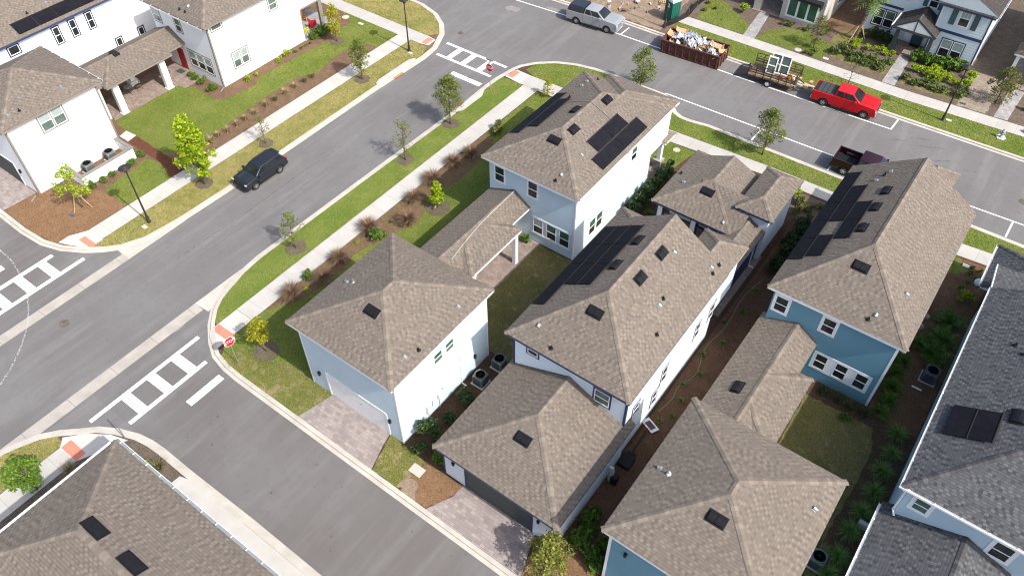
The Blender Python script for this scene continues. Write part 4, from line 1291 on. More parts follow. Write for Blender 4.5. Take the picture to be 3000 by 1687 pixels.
# --- teal house
h = thing('teal_house', 'teal blue house with white window trim and stepped solar panels on its west roof', 'house', (-2.5, 30, 0), world=True)
wall(h, -6.3, 1.15, 34.95, 48.15, 6.0, 'teal')
wall(h, -6.15, 1.45, 16.1, 24.55, 6.0, 'teal')
wall(h, -6.2, -3.4, 24.55, 34.95, 3.0, 'teal')
tm = ('shingle', 'cap', 'soffit', 'teal')
hip_roof(h, -6.72, 1.53, 34.6, 48.5, 6.1, .64, ends=('hip', 'gable'), mats=tm, fsides='SEW')
hip_roof(h, -3.3, -.5, 46.0, 52.0, 6.09, .64, mats=tm, fsides='NEW'); wall(h, -3.0, -.8, 48.15, 51.7, 6.0, 'teal', 2.8)
hip_roof(h, -6.52, 1.82, 15.75, 24.92, 6.1, .42, mats=tm)
link_roof(h, -6.62, -2.05, -2.9, 23.5, 35.4, 26.0, 32.3, 3.1, .42)
for y in (26.6, 31.8): MB().box(-2.6, -2.3, y - .15, y + .15, 0, 2.95).build('column', 'white', h)
window(h, 'S', 34.95, -6.08, -5.28, 4.2, 5.45, 'white', 1, True, tw=.13); window(h, 'S', 34.95, -3.12, -2.34, 4.3, 5.5, 'white', 1, True, tw=.13)
for a in (-2.7, -1.44, -.2): window(h, 'S', 34.95, a, a + .76, 1.12, 2.42, None, 1, True)
m = MB()
for a0, a1 in ((-2.86, -2.7), (-1.94, -1.44), (-.68, -.2), (.56, .72)): m.box(a0, a1, 34.915, 34.96, 1.12, 2.42)
m.box(-2.86, .72, 34.91, 34.96, 2.42, 2.56).box(-2.86, .72, 34.91, 34.96, .98, 1.12)
m.build('window_casing', 'white', h)
for (x, y, sx, sy) in ((1.15, 34.95, 1, -1), (-6.15, 16.1, -1, -1), (1.45, 16.1, 1, -1)): corner_trim(h, x, y, 5.95, 'white', sx, sy, .12)
sconce(h, 'S', 16.1, -5.2, 4.6)
b3 = lambda x, y: (x, y, 6.1 + .64 * min(x + 6.7, 1.53 - x, y - 34.6))
roof_vent(h, b3(-2.68, 37.4), .64, 'S')
for y in (44.7, 42.8, 40.5): roof_vent(h, b3(-3.75, y), .64, 'W')
hooded_vent(h, b3(-4.15, 47.1), .64, 'W'); hooded_vent(h, b3(-4.65, 46.1), .64, 'W'); vent_pipe(h, b3(-4.4, 46.7), .25)
hooded_vent(h, b3(.1, 37.8), .64, 'E'); hooded_vent(h, b3(-.75, 35.55), .64, 'S'); vent_pipe(h, b3(-1.0, 35.2), .22)
W3 = lambda a, d: (-6.72 + d, a, 6.1 + .64 * d)
panels(h, W3, [(37.3, 39.5, .05, .9), (39.52, 41.5, .05, .9), (41.52, 43.5, .05, .9), (43.52, 45.5, .05, .9), (45.52, 47.4, .05, .9),
               (37.6, 39.8, .92, 1.77), (41.4, 43.48, .92, 1.77), (43.5, 45.55, .92, 1.77), (39.4, 41.4, 1.79, 2.64), (41.42, 43.5, 1.79, 2.64)])
b3r = hipz(-6.52, 1.82, 15.75, 24.92, 6.1, .42)
roof_vent(h, b3r(-2.35, 18.7), .42, 'S'); hooded_vent(h, b3r(-5.85, 20.0), .42, 'W'); vent_pipe(h, b3r(-5.3, 19.85), .22, 'util'); hooded_vent(h, b3r(1.05, 22.4), .42, 'E')
roof_vent(h, (-5.3, 28.75, 3.65), .42, 'W')

# --- grey roofed house at the right edge
h = thing('grey_roof_house', 'light steel-blue house with slate grey roofs and white gutters at the right edge', 'house', (8, 34, 0), world=True)
gm = ('shingle_grey', 'cap_grey', 'soffit', 'steel_blue')
wall(h, 4.4, 12, 26.65, 42.0, 6.0, 'steel_blue'); wall(h, 4.3, 11.2, 8, 26.65, 2.9, 'steel_blue'); wall(h, 4.4, 12, 42.0, 45.8, 4.7, 'steel_blue')
hip_roof(h, 4.0, 12.4, 26.3, 42.4, 6.1, .5, ends=('hip', 'gable'), mats=gm, fsides='SW')
hip_roof(h, 3.85, 11.4, 7.5, 27.2, 2.97, .4, ends=('hip', 'gable'), mats=gm, fsides='SEW')
m = MB(); roof_face(m, [(4.05, 42.4, 6.05), (12, 42.4, 6.05), (12, 46.3, 4.75), (3.95, 46.3, 4.75)]); m.poly([(4.0, 42.4, 5.9), (3.98, 46.3, 4.6), (12, 46.3, 4.6), (12, 42.4, 5.9)], 2)
m.build('roof', gm, h)
MB().hexa([(3.98, 42.4, 5.85), (4.04, 42.4, 5.85), (3.98, 46.3, 4.56), (3.92, 46.3, 4.56), (3.98, 42.4, 6.06), (4.04, 42.4, 6.06), (3.98, 46.3, 4.77), (3.92, 46.3, 4.77)]).build('fascia', 'white', h)
hip_roof(h, 3.75, 11, 45.9, 50.6, 2.95, .6, mats=gm); MB().box(3.95, 4.2, 50.0, 50.25, 0, 2.9).build('column', 'white', h)
wall(h, 4.6, 11, 45.8, 48.6, 2.9, 'steel_blue')
gutter(h, 'W', 4.0, 26.3, 42.3, 6.12, 'white', w=.08); gutter(h, 'S', 26.3, 3.9, 12.4, 6.12, 'white'); gutter(h, 'W', 3.85, 8, 27.0, 2.99, 'white'); gutter(h, 'W', 3.75, 46, 50.5, 2.97, 'white')
window(h, 'S', 26.65, 4.86, 5.62, 4.42, 5.42, 'white', 1, True, 'glass_green', 'glass_green', tw=.14); window(h, 'S', 26.65, 8.6, 9.5, 4.1, 5.4, 'white', 1, True, tw=.14)
for a in (30.5, 37.6, 39.6): window(h, 'W', 4.4, a, a + .7, 3.2, 4.6, 'white', 1, True)
MB().tube([(4.15, 26.2, 5.95), (4.3, 26.55, 5.6), (4.32, 26.58, 3.6), (4.5, 26.4, 3.42)], .05, 6).build('downspout', 'white', h)
b4 = lambda x, y: (x, y, 6.1 + .5 * min(x - 4, y - 26.3))
solar_panel(h, [b4(4.65, 30.05), b4(4.65, 32.15), b4(5.65, 32.15), b4(5.65, 30.05)], .12); solar_panel(h, [b4(5.67, 30.05), b4(5.67, 32.15), b4(6.65, 32.15), b4(6.65, 30.05)], .12)
roof_vent(h, b4(7.2, 32.2), .5, 'W', .45, .3, True); roof_vent(h, b4(7.3, 40.6), .5, 'W'); vent_pipe(h, b4(6.05, 37.45), .25); vent_pipe(h, b4(6.5, 36.8), .3)

# --- roof at the lower left
h = thing('foreground_house', 'house with brown hip roof and white gutters in the lower left corner', 'house', (-19, 1.2, 0), world=True)
wall(h, -28.45, -9, -2.4, 4.85, 6.0, 'white_siding')
hip_roof(h, -28.85, -8, -2.8, 5.25, 6.1, .42, ends=('hip', 'gable'), axis='x')
gutter(h, 'N', 5.25, -28.9, -8, 6.12, 'zinc', 'white', 1.05, .14); gutter(h, 'W', -28.85, -2.8, 5.25, 6.12, 'white', 'white', 1.5, .11)
b5 = lambda x, y: (x, y, 6.1 + .42 * (5.25 - y))
for x in (-24.45, -21.75):
    roof_vent(h, b5(x, 1.75), .42, 'N', .62, .26, True)

# --- white compound at the upper left
h = thing('taupe_trim_house', 'white house with taupe corner boards and covered patio between two hipped blocks', 'house', (-61, 30, 0), world=True)
wm = ('shingle', 'cap', 'soffit', 'white_siding')
wall(h, -65.4, -57.6, 16.0, 23.5, 6.0, 'white_stucco')
wall(h, -65.5, -57.5, 34.13, 44.15, 6.0, 'white_stucco')
MB().box(-65.5, -57.5, 44.15, 48.2, 3.2, 6.0).build('wall', 'white_stucco', h)
wall(h, -65.5, -61.8, 44.15, 48.2, 3.2, 'brown_brick')
wall(h, -65.5, -64.9, 23.5, 34.13, 3.0, 'brown_brick')
MB().box(-64.88, -64.4, 29.4, 29.9, 0, 2.9).box(-64.88, -64.2, 29.2, 30.1, 0, .45).build('chimney_breast', 'white', h)
hip_roof(h, -65.82, -57.38, 15.68, 24.0, 6.1, .42, mats=wm, fascia='taupe')
hip_roof(h, -65.9, -57.2, 33.65, 48.6, 6.1, .45, mats=wm, fascia='taupe')
link_roof(h, -65.85, -60.98, -61.6, 23.0, 34.6, 25.6, 32.25, 3.1, .42, fascia='taupe')
gutter(h, 'N', 24.0, -65.8, -57.4, 6.12, 'gutter_brown'); gutter(h, 'E', -57.38, 15.7, 24.0, 6.12, 'taupe', 'taupe', 1.25, .1)
gutter(h, 'S', 33.65, -65.8, -57.2, 6.12, 'gutter_brown'); gutter(h, 'E', -57.2, 33.7, 48.5, 6.12, 'taupe', 'taupe', 1.25, .1); gutter(h, 'E', -60.98, 25.6, 32.2, 3.12, 'taupe', 'taupe', 1.25, .1)
for y in (26.5, 31.2):
    MB().box(-61.62, -61.22, y - .28, y + .28, 0, 2.95).box(-61.68, -61.16, y - .33, y + .33, 0, .14).build('column', 'white', h)
    MB().box(-61.8, -61.63, y - .26, y + .26, 0, 2.95).build('column_trim', 'taupe', h)
MB().box(-61.9, -61.55, 25.0, 25.3, 0, 2.95).build('column', 'white', h)
MB().box(-57.75, -57.48, 46.45, 46.85, 0, 3.2).build('column', 'taupe', h); MB().box(-57.6, -57.44, 44.15, 46.9, 3.08, 3.22).box(-57.52, -57.46, 44.1, 44.22, 0, 3.08).build('porch_trim', 'taupe', h)
window(h, 'E', -57.6, 18.5, 20.45, 4.42, 5.92, 'taupe', 2, True, 'blind', 'glass_green')
window(h, 'E', -57.5, 34.55, 35.65, 5.35, 5.98, 'taupe', 1, False, 'glass_green', 'glass_green')
window(h, 'E', -57.5, 35.8, 37.5, 1.15, 2.62, 'taupe', 2, True, 'blind', 'glass_green')
window(h, 'E', -57.5, 40.85, 41.75, 4.5, 5.6, 'taupe', 1, True, 'glass_green', 'glass_green')
window(h, 'S', 34.13, -65.2, -64.25, 4.15, 5.42, 'taupe', 1, True, 'blind', 'glass_green'); window(h, 'S', 34.13, -62.15, -61.35, 4.1, 5.4, 'taupe', 1, True, 'glass_green', 'glass')
window(h, 'S', 34.13, -61.5, -58.35, .95, 2.5, 'taupe', 3, True, 'blind', 'glass')
MB().box(-63.3, -62.35, 34.08, 34.14, .05, 2.15).box(-63.2, -62.45, 34.06, 34.079, .3, 1.9).build('door', 'red_door', h)
for (x, y, sx, sy) in ((-57.6, 16.0, 1, -1), (-57.5, 34.13, 1, -1), (-57.6, 23.5, 1, 1)): corner_trim(h, x, y, 5.95, 'taupe', sx, sy, .12)
garage_door(h, 'S', 16.0, -64.5, -59.6, 2.15, 'charcoal', 'white'); sconce(h, 'S', 16.0, -58.8, 1.8)
m = MB(); wbox(m, 'E', -57.6, 20.5, 20.75, 0, .09, .9, 1.15); wbox(m, 'E', -57.6, 22.1, 22.35, 0, .09, 1.0, 1.25)
m.tube([(-57.55, 20.62, .9), (-57.4, 20.75, .5), (-57.3, 20.9, .3)], .02, 5).tube([(-57.55, 22.2, 1.0), (-57.4, 22.2, .5), (-57.3, 22.1, .3)], .02, 5).tube([(-57.56, 20.75, 1.0), (-57.56, 22.1, 1.12)], .015, 5)
m.tube([(-57.56, 20.25, 2.0), (-57.56, 20.25, 0)], .04, 6); m.build('wall_conduit', 'util', h)
for (x, y, z) in ((-57.52, 34.2, 0), (-61.5, 26.0, 0), (-57.65, 15.85, 0)):
    MB().tube([(x + .15, y - .2, .18), (x + .35, y - .75, .05)], .06, 6).build('downspout', 'taupe', h)
c1 = hipz(-65.82, -57.38, 15.68, 24.0, 6.1, .42); c2 = hipz(-65.9, -57.2, 33.65, 48.6, 6.1, .45)
for x, y in ((-58.4, 21.4), (-58.3, 17.0)): hooded_vent(h, c1(x, y), .42, 'E')
vent_pipe(h, c1(-58.25, 17.85), .2)
hooded_vent(h, c2(-60.35, 34.85), .45, 'S'); vent_pipe(h, c2(-60.95, 34.3), .2); vent_pipe(h, c2(-60.2, 34.3), .2)
MB().box(-63.9, -63.0, 28.3, 28.8, 4.02, 4.19).build('skylight', 'black', h)

# --- long white house behind it
h = thing('long_white_house', 'long white house with navy window trim and one dark strip of solar panels', 'house', (-73, 30, 0), world=True)
wall(h, -77, -68.5, 8, 46, 6.0, 'white_siding')
hip_roof(h, -77.3, -68.15, 7.5, 46.5, 6.1, .55, mats=wm, fascia='navy')
for a in (26.45, 28.0, 29.62): window(h, 'E', -68.5, a + .06, a + .62, 4.14, 5.62, 'navy', 1, True, tw=.1)
for a in (31.4, 33.77): window(h, 'E', -68.5, a + .05, a + .6, 1.55, 2.3, 'navy', 1, False)
window(h, 'E', -68.5, 22.5, 23.4, 4.95, 5.68, 'navy', 1, False); window(h, 'E', -68.5, 25.9, 26.5, 1.55, 2.3, 'navy', 1, True)
m = MB(); wbox(m, 'E', -68.5, 21.0, 21.25, 0, .04, 0, 5.8); m.build('corner_board', 'navy', h)
m = MB(); wbox(m, 'E', -68.5, 26.7, 26.85, 0, .1, 3.2, 3.3); m.build('wall_vent', 'white', h)
E0 = lambda a, d: (-68.15 - d, a, 6.1 + .55 * d)
panels(h, E0, [(23.9 + 1.85 * k, 25.72 + 1.85 * k, .3, 1.3) for k in range(5)])
c0 = lambda x, y: (x, y, 6.1 + .55 * (-68.15 - x))
hooded_vent(h, c0(-69.9, 27.6), .55, 'E'); vent_pipe(h, c0(-69.75, 25.7), .2)

# --- houses across the top street
h = thing('greige_house', 'greige stucco house with a triple front window under a black awning, across the street', 'house', (-20, 80, 0), world=True)
wall(h, -22.3, -18.15, 75.35, 88, 6.0, 'beige'); wall(h, -25.3, -22.3, 78.6, 88, 6.0, 'beige'); MB().box(-25.3, -22.3, 75.4, 78.6, 2.9, 6.0).build('wall', 'beige', h)
hip_roof(h, -25.7, -17.8, 75.0, 90, 6.1, .45)
MB().box(-25.2, -24.5, 75.45, 76.0, 0, 2.9).build('column', 'beige', h)
window(h, 'S', 75.35, -21.7, -18.75, .55, 2.55, 'white', 3, False, 'glass_g2', 'glass_g2', tw=.12)
MB().box(-21.0, -18.4, 74.65, 75.35, 2.72, 2.86).box(-21.0, -18.4, 74.60, 74.65, 2.58, 2.88).box(-18.45, -18.38, 74.65, 75.33, 2.2, 2.72).build('awning', 'black', h)
MB().box(-24.0, -23.0, 78.54, 78.62, .1, 2.2).build('door', 'white', h)
MB().box(-18.17, -18.05, 75.3, 75.42, 0, 5.9).build('corner_board', 'white', h)
window(h, 'E', -18.15, 79.5, 80.4, .9, 2.2, 'white', 1, True)

h = thing('powder_blue_house', 'powder blue lap-sided house with navy trim, teal shutters and gabled entry porch', 'house', (-9.5, 80, 0), world=True)
fm = ('shingle_far', 'cap_far', 'soffit', 'powder')
wall(h, -8.62, -4.3, 76.9, 88, 5.4, 'powder'); wall(h, -15.1, -8.62, 78.3, 88, 5.4, 'powder')
hip_roof(h, -9.0, -3.9, 76.5, 88.5, 5.5, .5, ends=('gable', 'hip'), axis='y', mats=fm, fascia='navy', fsides='EW'); hip_roof(h, -15.5, -8.7, 77.9, 88.4, 5.5, .45, mats=('shingle', 'cap', 'soffit', 'powder'), fascia='navy')
hip_roof(h, -9.0, -4.0, 76.35, 77.4, 5.42, .7, axis='x', mats=fm, fascia='navy')
hip_roof(h, -11.75, -7.85, 75.3, 79.6, 2.72, .62, ends=('gable', 'gable'), axis='y', mats=('shingle_far', 'cap_far', 'soffit', 'white'), fascia='charcoal', fsides='EW')
m = MB()
for sx in (-1, 1): m.beam((-9.8 + sx * 1.98, 75.27, 2.66), (-9.8, 75.27, 3.90), .05, .2)
m.box(-9.85, -9.75, 75.24, 75.28, 2.75, 3.8); m.box(-11.7, -7.9, 75.24, 75.28, 2.52, 2.74); m.build('porch_trim', 'charcoal', h)
for x in (-11.2, -8.15):
    MB().hexa([(x - .2, 75.5, .8), (x + .2, 75.5, .8), (x + .2, 75.9, .8), (x - .2, 75.9, .8), (x - .14, 75.56, 2.6), (x + .14, 75.56, 2.6), (x + .14, 75.84, 2.6), (x - .14, 75.84, 2.6)]).build('column', 'charcoal', h)
    MB().box(x - .3, x + .3, 75.4, 76.0, 0, .8).build('column_base', 'charcoal', h)
MB().box(-10.2, -9.2, 78.24, 78.32, .1, 2.2).build('door', 'shutter', h); MB().box(-10.9, -10.28, 78.24, 78.31, .3, 2.2).box(-9.1, -8.75, 78.24, 78.31, .3, 2.2).build('door_sidelight', 'white', h)
window(h, 'S', 76.9, -7.42, -5.48, .42, 2.15, 'navy', 2, True, 'blind', 'glass', tw=.1)
window(h, 'S', 78.3, -14.2, -12.3, .8, 2.45, 'navy', 2, True, 'glass_green', 'glass', tw=.1)
window(h, 'S', 76.9, -6.85, -5.95, 3.65, 5.2, 'white', 1, True, 'blind', 'glass', tw=.05, muntins=2)
MB().box(-7.0, -5.8, 76.84, 76.91, 5.26, 5.4).build('window_head', 'navy', h)
for x in (-7.35, -5.45): MB().box(x - .24, x + .24, 76.84, 76.905, 3.6, 5.2).build('shutter', 'shutter', h)
window(h, 'S', 78.3, -9.9, -9.1, 3.9, 5.2, 'white', 1, True, tw=.05)
for x in (-10.2, -8.85): MB().box(x - .2, x + .2, 78.24, 78.305, 3.85, 5.2).build('shutter', 'shutter', h)
MB().box(-8.62, -4.28, 76.86, 76.91, 2.72, 2.98).build('frieze', 'navy', h); MB().box(-15.1, -11.8, 78.26, 78.31, 2.82, 3.05).build('frieze', 'navy', h)
corner_trim(h, -4.3, 76.9, 5.4, 'navy', 1, -1, .09); corner_trim(h, -8.62, 76.9, 5.4, 'navy', -1, -1, .09); corner_trim(h, -15.1, 78.3, 5.4, 'navy', -1, -1, .09)
downspout(h, 'E', -4.3, 77.2, 0, 5.3); gutter(h, 'E', -3.9, 76.5, 88, 5.52, 'white'); downspout(h, 'S', 76.9, -8.45, 2.7, 5.2); gutter(h, 'W', -11.75, 75.4, 78.3, 2.74, 'white')

h = thing('porch_house', 'pale blue house porch cut off by the right edge above the top sidewalk', 'house', (3, 82, 0), world=True)
wall(h, .6, 9, 79.2, 90, 6.0, 'ice_siding'); hip_roof(h, -1.45, 8, 76.8, 80.2, 2.8, .4, axis='x', mats=('shingle_far', 'cap_far', 'soffit', 'ice_siding'))
hip_roof(h, .2, 9.4, 78.8, 90.4, 6.1, .5, mats=('shingle_far', 'cap_far', 'soffit', 'ice_siding'))
MB().box(-1.2, -.9, 77.1, 77.4, 0, 2.75).build('column', 'white', h)
MB().box(.55, .65, 80.0, 80.9, .1, 2.2).build('door', 'charcoal', h)

# ------------------------------------------------------------------ plants
def leaf_mesh(name, mat, centers, sizes, rng, aspect=0.55, flat=0.35, trunk=None):
    """many small leaf-sized quads; CENTERS (n,3), SIZES (n,)"""
    n = len(centers)
    th = rng.uniform(0, 2 * np.pi, n)
    tilt = rng.normal(0, 1, (n, 3)); tilt[:, 2] = np.abs(tilt[:, 2]) + flat
    nrm = tilt / np.linalg.norm(tilt, axis=1)[:, None]
    a = np.stack([np.cos(th), np.sin(th), np.zeros(n)], 1)
    a -= nrm * (a * nrm).sum(1)[:, None]
    a /= np.linalg.norm(a, axis=1)[:, None] + 1e-9
    b = np.cross(nrm, a)
    s = sizes[:, None]
    v = np.stack([centers - a * s, centers + b * s * aspect - a * s * .1, centers + a * s, centers - b * s * aspect - a * s * .1], 1).reshape(-1, 3)
    f = np.arange(4 * n).reshape(-1, 4)
    me = bpy.data.meshes.new(name)
    me.from_pydata(v.tolist(), [], f.tolist())
    me.materials.append(M[mat])
    me.update()
    return me

def clump_points(rng, clumps, per):
    """points in the outer part of each clump, uneven"""
    out = []
    for (c, r) in clumps:
        k = max(3, int(per * (r ** 1.6) * rng.uniform(.6, 1.3)))
        d = rng.normal(0, 1, (k, 3)); d /= np.linalg.norm(d, axis=1)[:, None]
        rad = r * rng.uniform(0.25, 1.0, k) ** 0.6
        out.append(np.array(c) + d * rad[:, None] * np.array([1, 1, .8]))
    return np.concatenate(out)

def tree_proto(seed, hgt, cr, base, kind):
    """returns (trunk mesh builder, crown mesh). kind sets density, leaf size and outline"""
    P = {'oak': ('L_oak', 330, .070, 85, 'oval'), 'sparse': ('L_oak', 75, .070, 48, 'oval'), 'grey': ('L_grey', 150, .08, 50, 'oval'),
         'green2': ('L_oak', 170, .075, 50, 'oval'), 'lime': ('L_lime', 430, .105, 110, 'lobed'), 'yellow': ('L_yel', 260, .085, 60, 'oval'), 'green': ('L_bright', 420, .085, 80, 'round'),
         'weep': ('L_olive', 330, .085, 80, 'round'), 'feather': ('L_olive', 190, .075, 60, 'oval'), 'bare': ('L_grey', 26, .10, 14, 'cone'),
         'olive': ('L_goldgreen', 420, .075, 120, 'round'), 'conifer': ('L_yel', 700, .055, 50, 'cone'), 'stk': ('L_lime', 330, .10, 34, 'round')}[kind]
    mat, per, ls, ncl, shape = P
    rng = np.random.default_rng(seed)
    tr = MB()
    tr_r = 0.0155 * hgt
    pts = [Vector((rng.normal(0, .012) * hgt * k / 6, rng.normal(0, .012) * hgt * k / 6, hgt * .92 * k / 6)) for k in range(7)]
    pts[0] = Vector((0, 0, -.1))
    tr.tube(pts, [tr_r * (1.15 - .98 * k / 6) for k in range(7)], 7)
    clumps = []
    for i in range(ncl):
        t = rng.uniform(0, 1) ** (.9 if shape == 'cone' else .75)
        z = base + (hgt - base) * t
        if shape == 'cone': env = cr * (min(1, .45 + t * 2.2) * (1 - t) ** .62 + .06)
        elif shape == 'oval': env = cr * (math.sin(math.pi * min(.999, .12 + .88 * t) ** 1.25) ** .75 * .95 + .05) * rng.uniform(.75, 1.15)
        elif shape == 'lobed': env = cr * ((1 - t) ** .5 * .85 + .15) * min(1, .55 + 2.5 * t)
        else: env = cr * math.sqrt(max(.05, 1 - (2 * t - .9) ** 2))
        ang = i * 2.399 + rng.uniform(-.6, .6)
        rr = env * rng.uniform(.30, .98)
        c = (rr * math.cos(ang), rr * math.sin(ang), z + rng.uniform(-.05, .05) * hgt)
        clumps.append((c, cr * rng.uniform(.16, .38) * (1 if shape == 'oval' else .85 if ncl < 120 else .7)))
        if i % 2 == 0 or kind in ('sparse', 'bare', 'grey', 'feather'):
            z0 = max(base * .8, z - rr * rng.uniform(.5, .9))
            p0 = Vector((0, 0, z0)); p1 = Vector(c)
            mid = (p0 + p1) / 2 + Vector((0, 0, -.04 * hgt))
            tr.tube([p0, mid, p1], [tr_r * .42, tr_r * .28, tr_r * .10], 5)
    cen = clump_points(rng, clumps, per * (1.0 if cr < 1.2 else .75))
    cen[:, 2] = np.maximum(cen[:, 2], .15)
    sz = ls * rng.uniform(.55, 1.25, len(cen)) * (0.75 + 0.22 * cr)
    return tr, leaf_mesh('crown', mat, cen, sz, rng)

_tp = {}
def tree(name, label, x, y, hgt, cr, base, kind, seed, z=.05, ring=None, stakes=False, group=None, bark='bark'):
    t = thing(name, label, 'tree', (x, y, z), random.uniform(0, 6.28), group)
    tr, crown = tree_proto(seed, hgt, cr, base, kind)
    tr.build('trunk', bark, t, smooth=True)
    c = bpy.data.objects.new('crown', crown); COL.objects.link(c); c.parent = t
    if stakes:
        s = MB()
        for k in range(3):
            a = k * 2.1 + .4
            s.tube([(math.cos(a) * .75, math.sin(a) * .75, 0), (math.cos(a) * .08, math.sin(a) * .08, 1.5)], .03, 5)
        s.build('stake', 'stake', t)
    if ring:
        rg2 = random.Random(seed)
        pts = [(x + ring * math.cos(k * math.pi / 14) * rg2.uniform(.92, 1.08), y + ring * math.sin(k * math.pi / 14) * rg2.uniform(.92, 1.08)) for k in range(28)]
        sheet('mulch_ring', pts, 0.062, 'mulch_grey', False)
    return t

tree('street_tree', 'tall lime green maple leaning over the sidewalk behind the parked dark car', -48.3, 24.44, 5.9, 1.55, .9, 'lime', 11, ring=.7)
tree('street_tree', 'dark green oak in the dry verge between stop-sign crossing and lime maple', -48.37, 42.45, 3.75, 1.0, .9, 'oak', 12, ring=.72)
tree('street_tree', 'thin nearly leafless sapling on the dry verge right behind the lime maple', -48.23, 30.79, 2.7, .85, .8, 'sparse', 13, ring=.62)
tree('garden_tree', 'yellow leaved young tree beside the porch with coloured chairs', -54.87, 45.76, 3.6, .95, .8, 'yellow', 14, ring=.72)
tree('street_tree', 'fullest green oak on the lush verge, nearest the far stop sign', -37.6, 42.02, 4.5, 1.3, .9, 'oak', 15, ring=.75)
tree('street_tree', 'sparse open-branched oak in the middle of the lush verge row', -37.46, 36.08, 3.8, 1.15, .9, 'sparse', 16, ring=.72)
tree('street_tree', 'smallest leafy oak on the lush verge, the one closest to the near stop sign', -37.16, 23.75, 3.3, .85, .8, 'green2', 17, ring=.78)
tree('garden_tree', 'golden young tree on the thin lawn next to the near stop sign', -31.66, 15.97, 3.0, .78, 1.1, 'yellow', 18, ring=.85)
tree('garden_tree', 'staked young tree with sparse yellow-green leaves on the orange pine straw', -53.59, 17.09, 3.9, 1.2, .9, 'stk', 19, stakes=True)
tree('street_tree', 'bushy oak at the kerb half hidden behind the corner house roof', -27.19, 56.1, 3.9, 1.2, .6, 'oak', 20)
tree('street_tree', 'dark green oak on the verge by the parking bays of the top street', -14.36, 53.94, 4.4, 1.25, .8, 'oak', 21)
tree('street_tree', 'leafless twiggy sapling on the verge behind the red pickup', -12.4, 67.9, 2.6, .85, .7, 'bare', 22)
tree('garden_tree', 'feathery olive young tree on the lawn before the triple window', -17.3, 71.9, 3.2, .95, .4, 'feather', 23)
tree('garden_tree', 'drooping olive bushy tree beside the porch at the right edge', -.9, 72.9, 3.4, 1.25, .3, 'weep', 24)
tree('garden_tree', 'rounded yellow-green tree beside the alley driveway, seen from above at the bottom', -8.75, 14.9, 3.2, 1.25, .5, 'olive', 25)
tree('street_tree', 'bright green tree standing on the sidewalk strip beside the lower left roof', -34.6, 1.58, 3.0, .98, .7, 'green', 26)
tree('conifer_shrub', 'small cone-shaped shrub by the sidewalk corner above the corner house solar panels', -33.25, 50.25, 1.7, .65, .12, 'conifer', 27)
tree('garden_tree', 'bright lime sapling in a mulch circle on the corner house lawn', -31.59, 33.19, 2.4, .62, .3, 'lime', 28, ring=.95)
tree('street_tree', 'leafy sapling among lumber on the dirt lot behind the silver pickup', -37.3, 69.0, 2.2, .8, .6, 'yellow', 29)

# palm
t = thing('palm_tree', 'palm with a shaggy slanting trunk and propping boards before the powder blue house', 'tree', (-14.75, 75.78, .05))
rgp = np.random.default_rng(5)
tb = MB(); tb.tube([(0, 0, -.1), (.1, .06, 1.2), (.28, .15, 2.6), (.5, .25, 4.2)], [.2, .17, .15, .16], 10)
for k in range(150):
    zz = rgp.uniform(.2, 4.1); a = rgp.uniform(0, 6.28); c = Vector((.1 * zz + .02, .055 * zz, zz))
    d = Vector((math.cos(a), math.sin(a), 0)); r = .17
    tb.poly([c + d * r + d.cross(Vector((0, 0, 1))) * .06, c + d * r - d.cross(Vector((0, 0, 1))) * .06, c + d * (r + .09) + Vector((0, 0, .16))])
tb.build('trunk', 'timber_grey', t)
for a in (.6, 2.6, 4.5):
    MB().beam((math.cos(a) * 1.0, math.sin(a) * 1.0, 0), (math.cos(a) * .2 + .1, math.sin(a) * .2 + .06, 1.5), .06, .1).build('stake', 'stake', t)
fr = MB()
for k in range(26):
    a = k * 2.4; el = rgp.uniform(-.5, .9); L = rgp.uniform(1.1, 1.7)
    base = Vector((.5, .25, 4.2)); prev = base
    d0 = Vector((math.cos(a) * math.cos(el), math.sin(a) * math.cos(el), math.sin(el)))
    for j in range(1, 9):
        s = L * j / 8
        p = base + d0 * s + Vector((0, 0, -.35 * (s / L) ** 2 * L))
        sd = (p - prev).cross(Vector((0, 0, 1))).normalized()
        for sg in (-1, 1):
            ll = .5 * math.sin(math.pi * (j / 9) ** .8) + .05
            tip = p + sd * sg * ll + (p - prev) * 1.2 + Vector((0, 0, -.18 * ll))
            w = (p - prev) * .35
            fr.poly([p - w, p + w, tip])
        prev = p
fr.build('frond', 'L_palm', t)

# shrubs and grasses -------------------------------------------------
def blade_mesh(name, mat, n, length, spread, width, rng, droop=.5, r0=.12, upright=.8):
    v, f = [], []
    for i in range(n):
        a = rng.uniform(0, 2 * np.pi); rr = r0 * math.sqrt(rng.uniform())
        L = length * rng.uniform(.55, 1.1); tilt = abs(rng.normal(0, .5)) * spread
        d = Vector((math.cos(a), math.sin(a), 0)); s = Vector((-d.y, d.x, 0))
        b = d * rr
        m_ = b + d * L * .5 * math.sin(min(1.4, tilt * .6)) + Vector((0, 0, L * .55 * math.cos(min(1.4, tilt * .6)) * upright))
        t_ = m_ + d * L * .5 * math.sin(min(1.9, tilt * 1.2 + droop * .5)) + Vector((0, 0, L * .5 * math.cos(min(1.9, tilt * 1.2 + droop * .5)) * upright))
        k = len(v); w = width * rng.uniform(.6, 1.3)
        v += [b - s * w, b + s * w, m_ + s * w * .8, m_ - s * w * .8, t_]
        f += [(k, k + 1, k + 2, k + 3), (k + 3, k + 2, k + 4)]
    me = bpy.data.meshes.new(name)
    me.from_pydata([tuple(p) for p in v], [], f)
    me.materials.append(M[mat]); me.update()
    return me

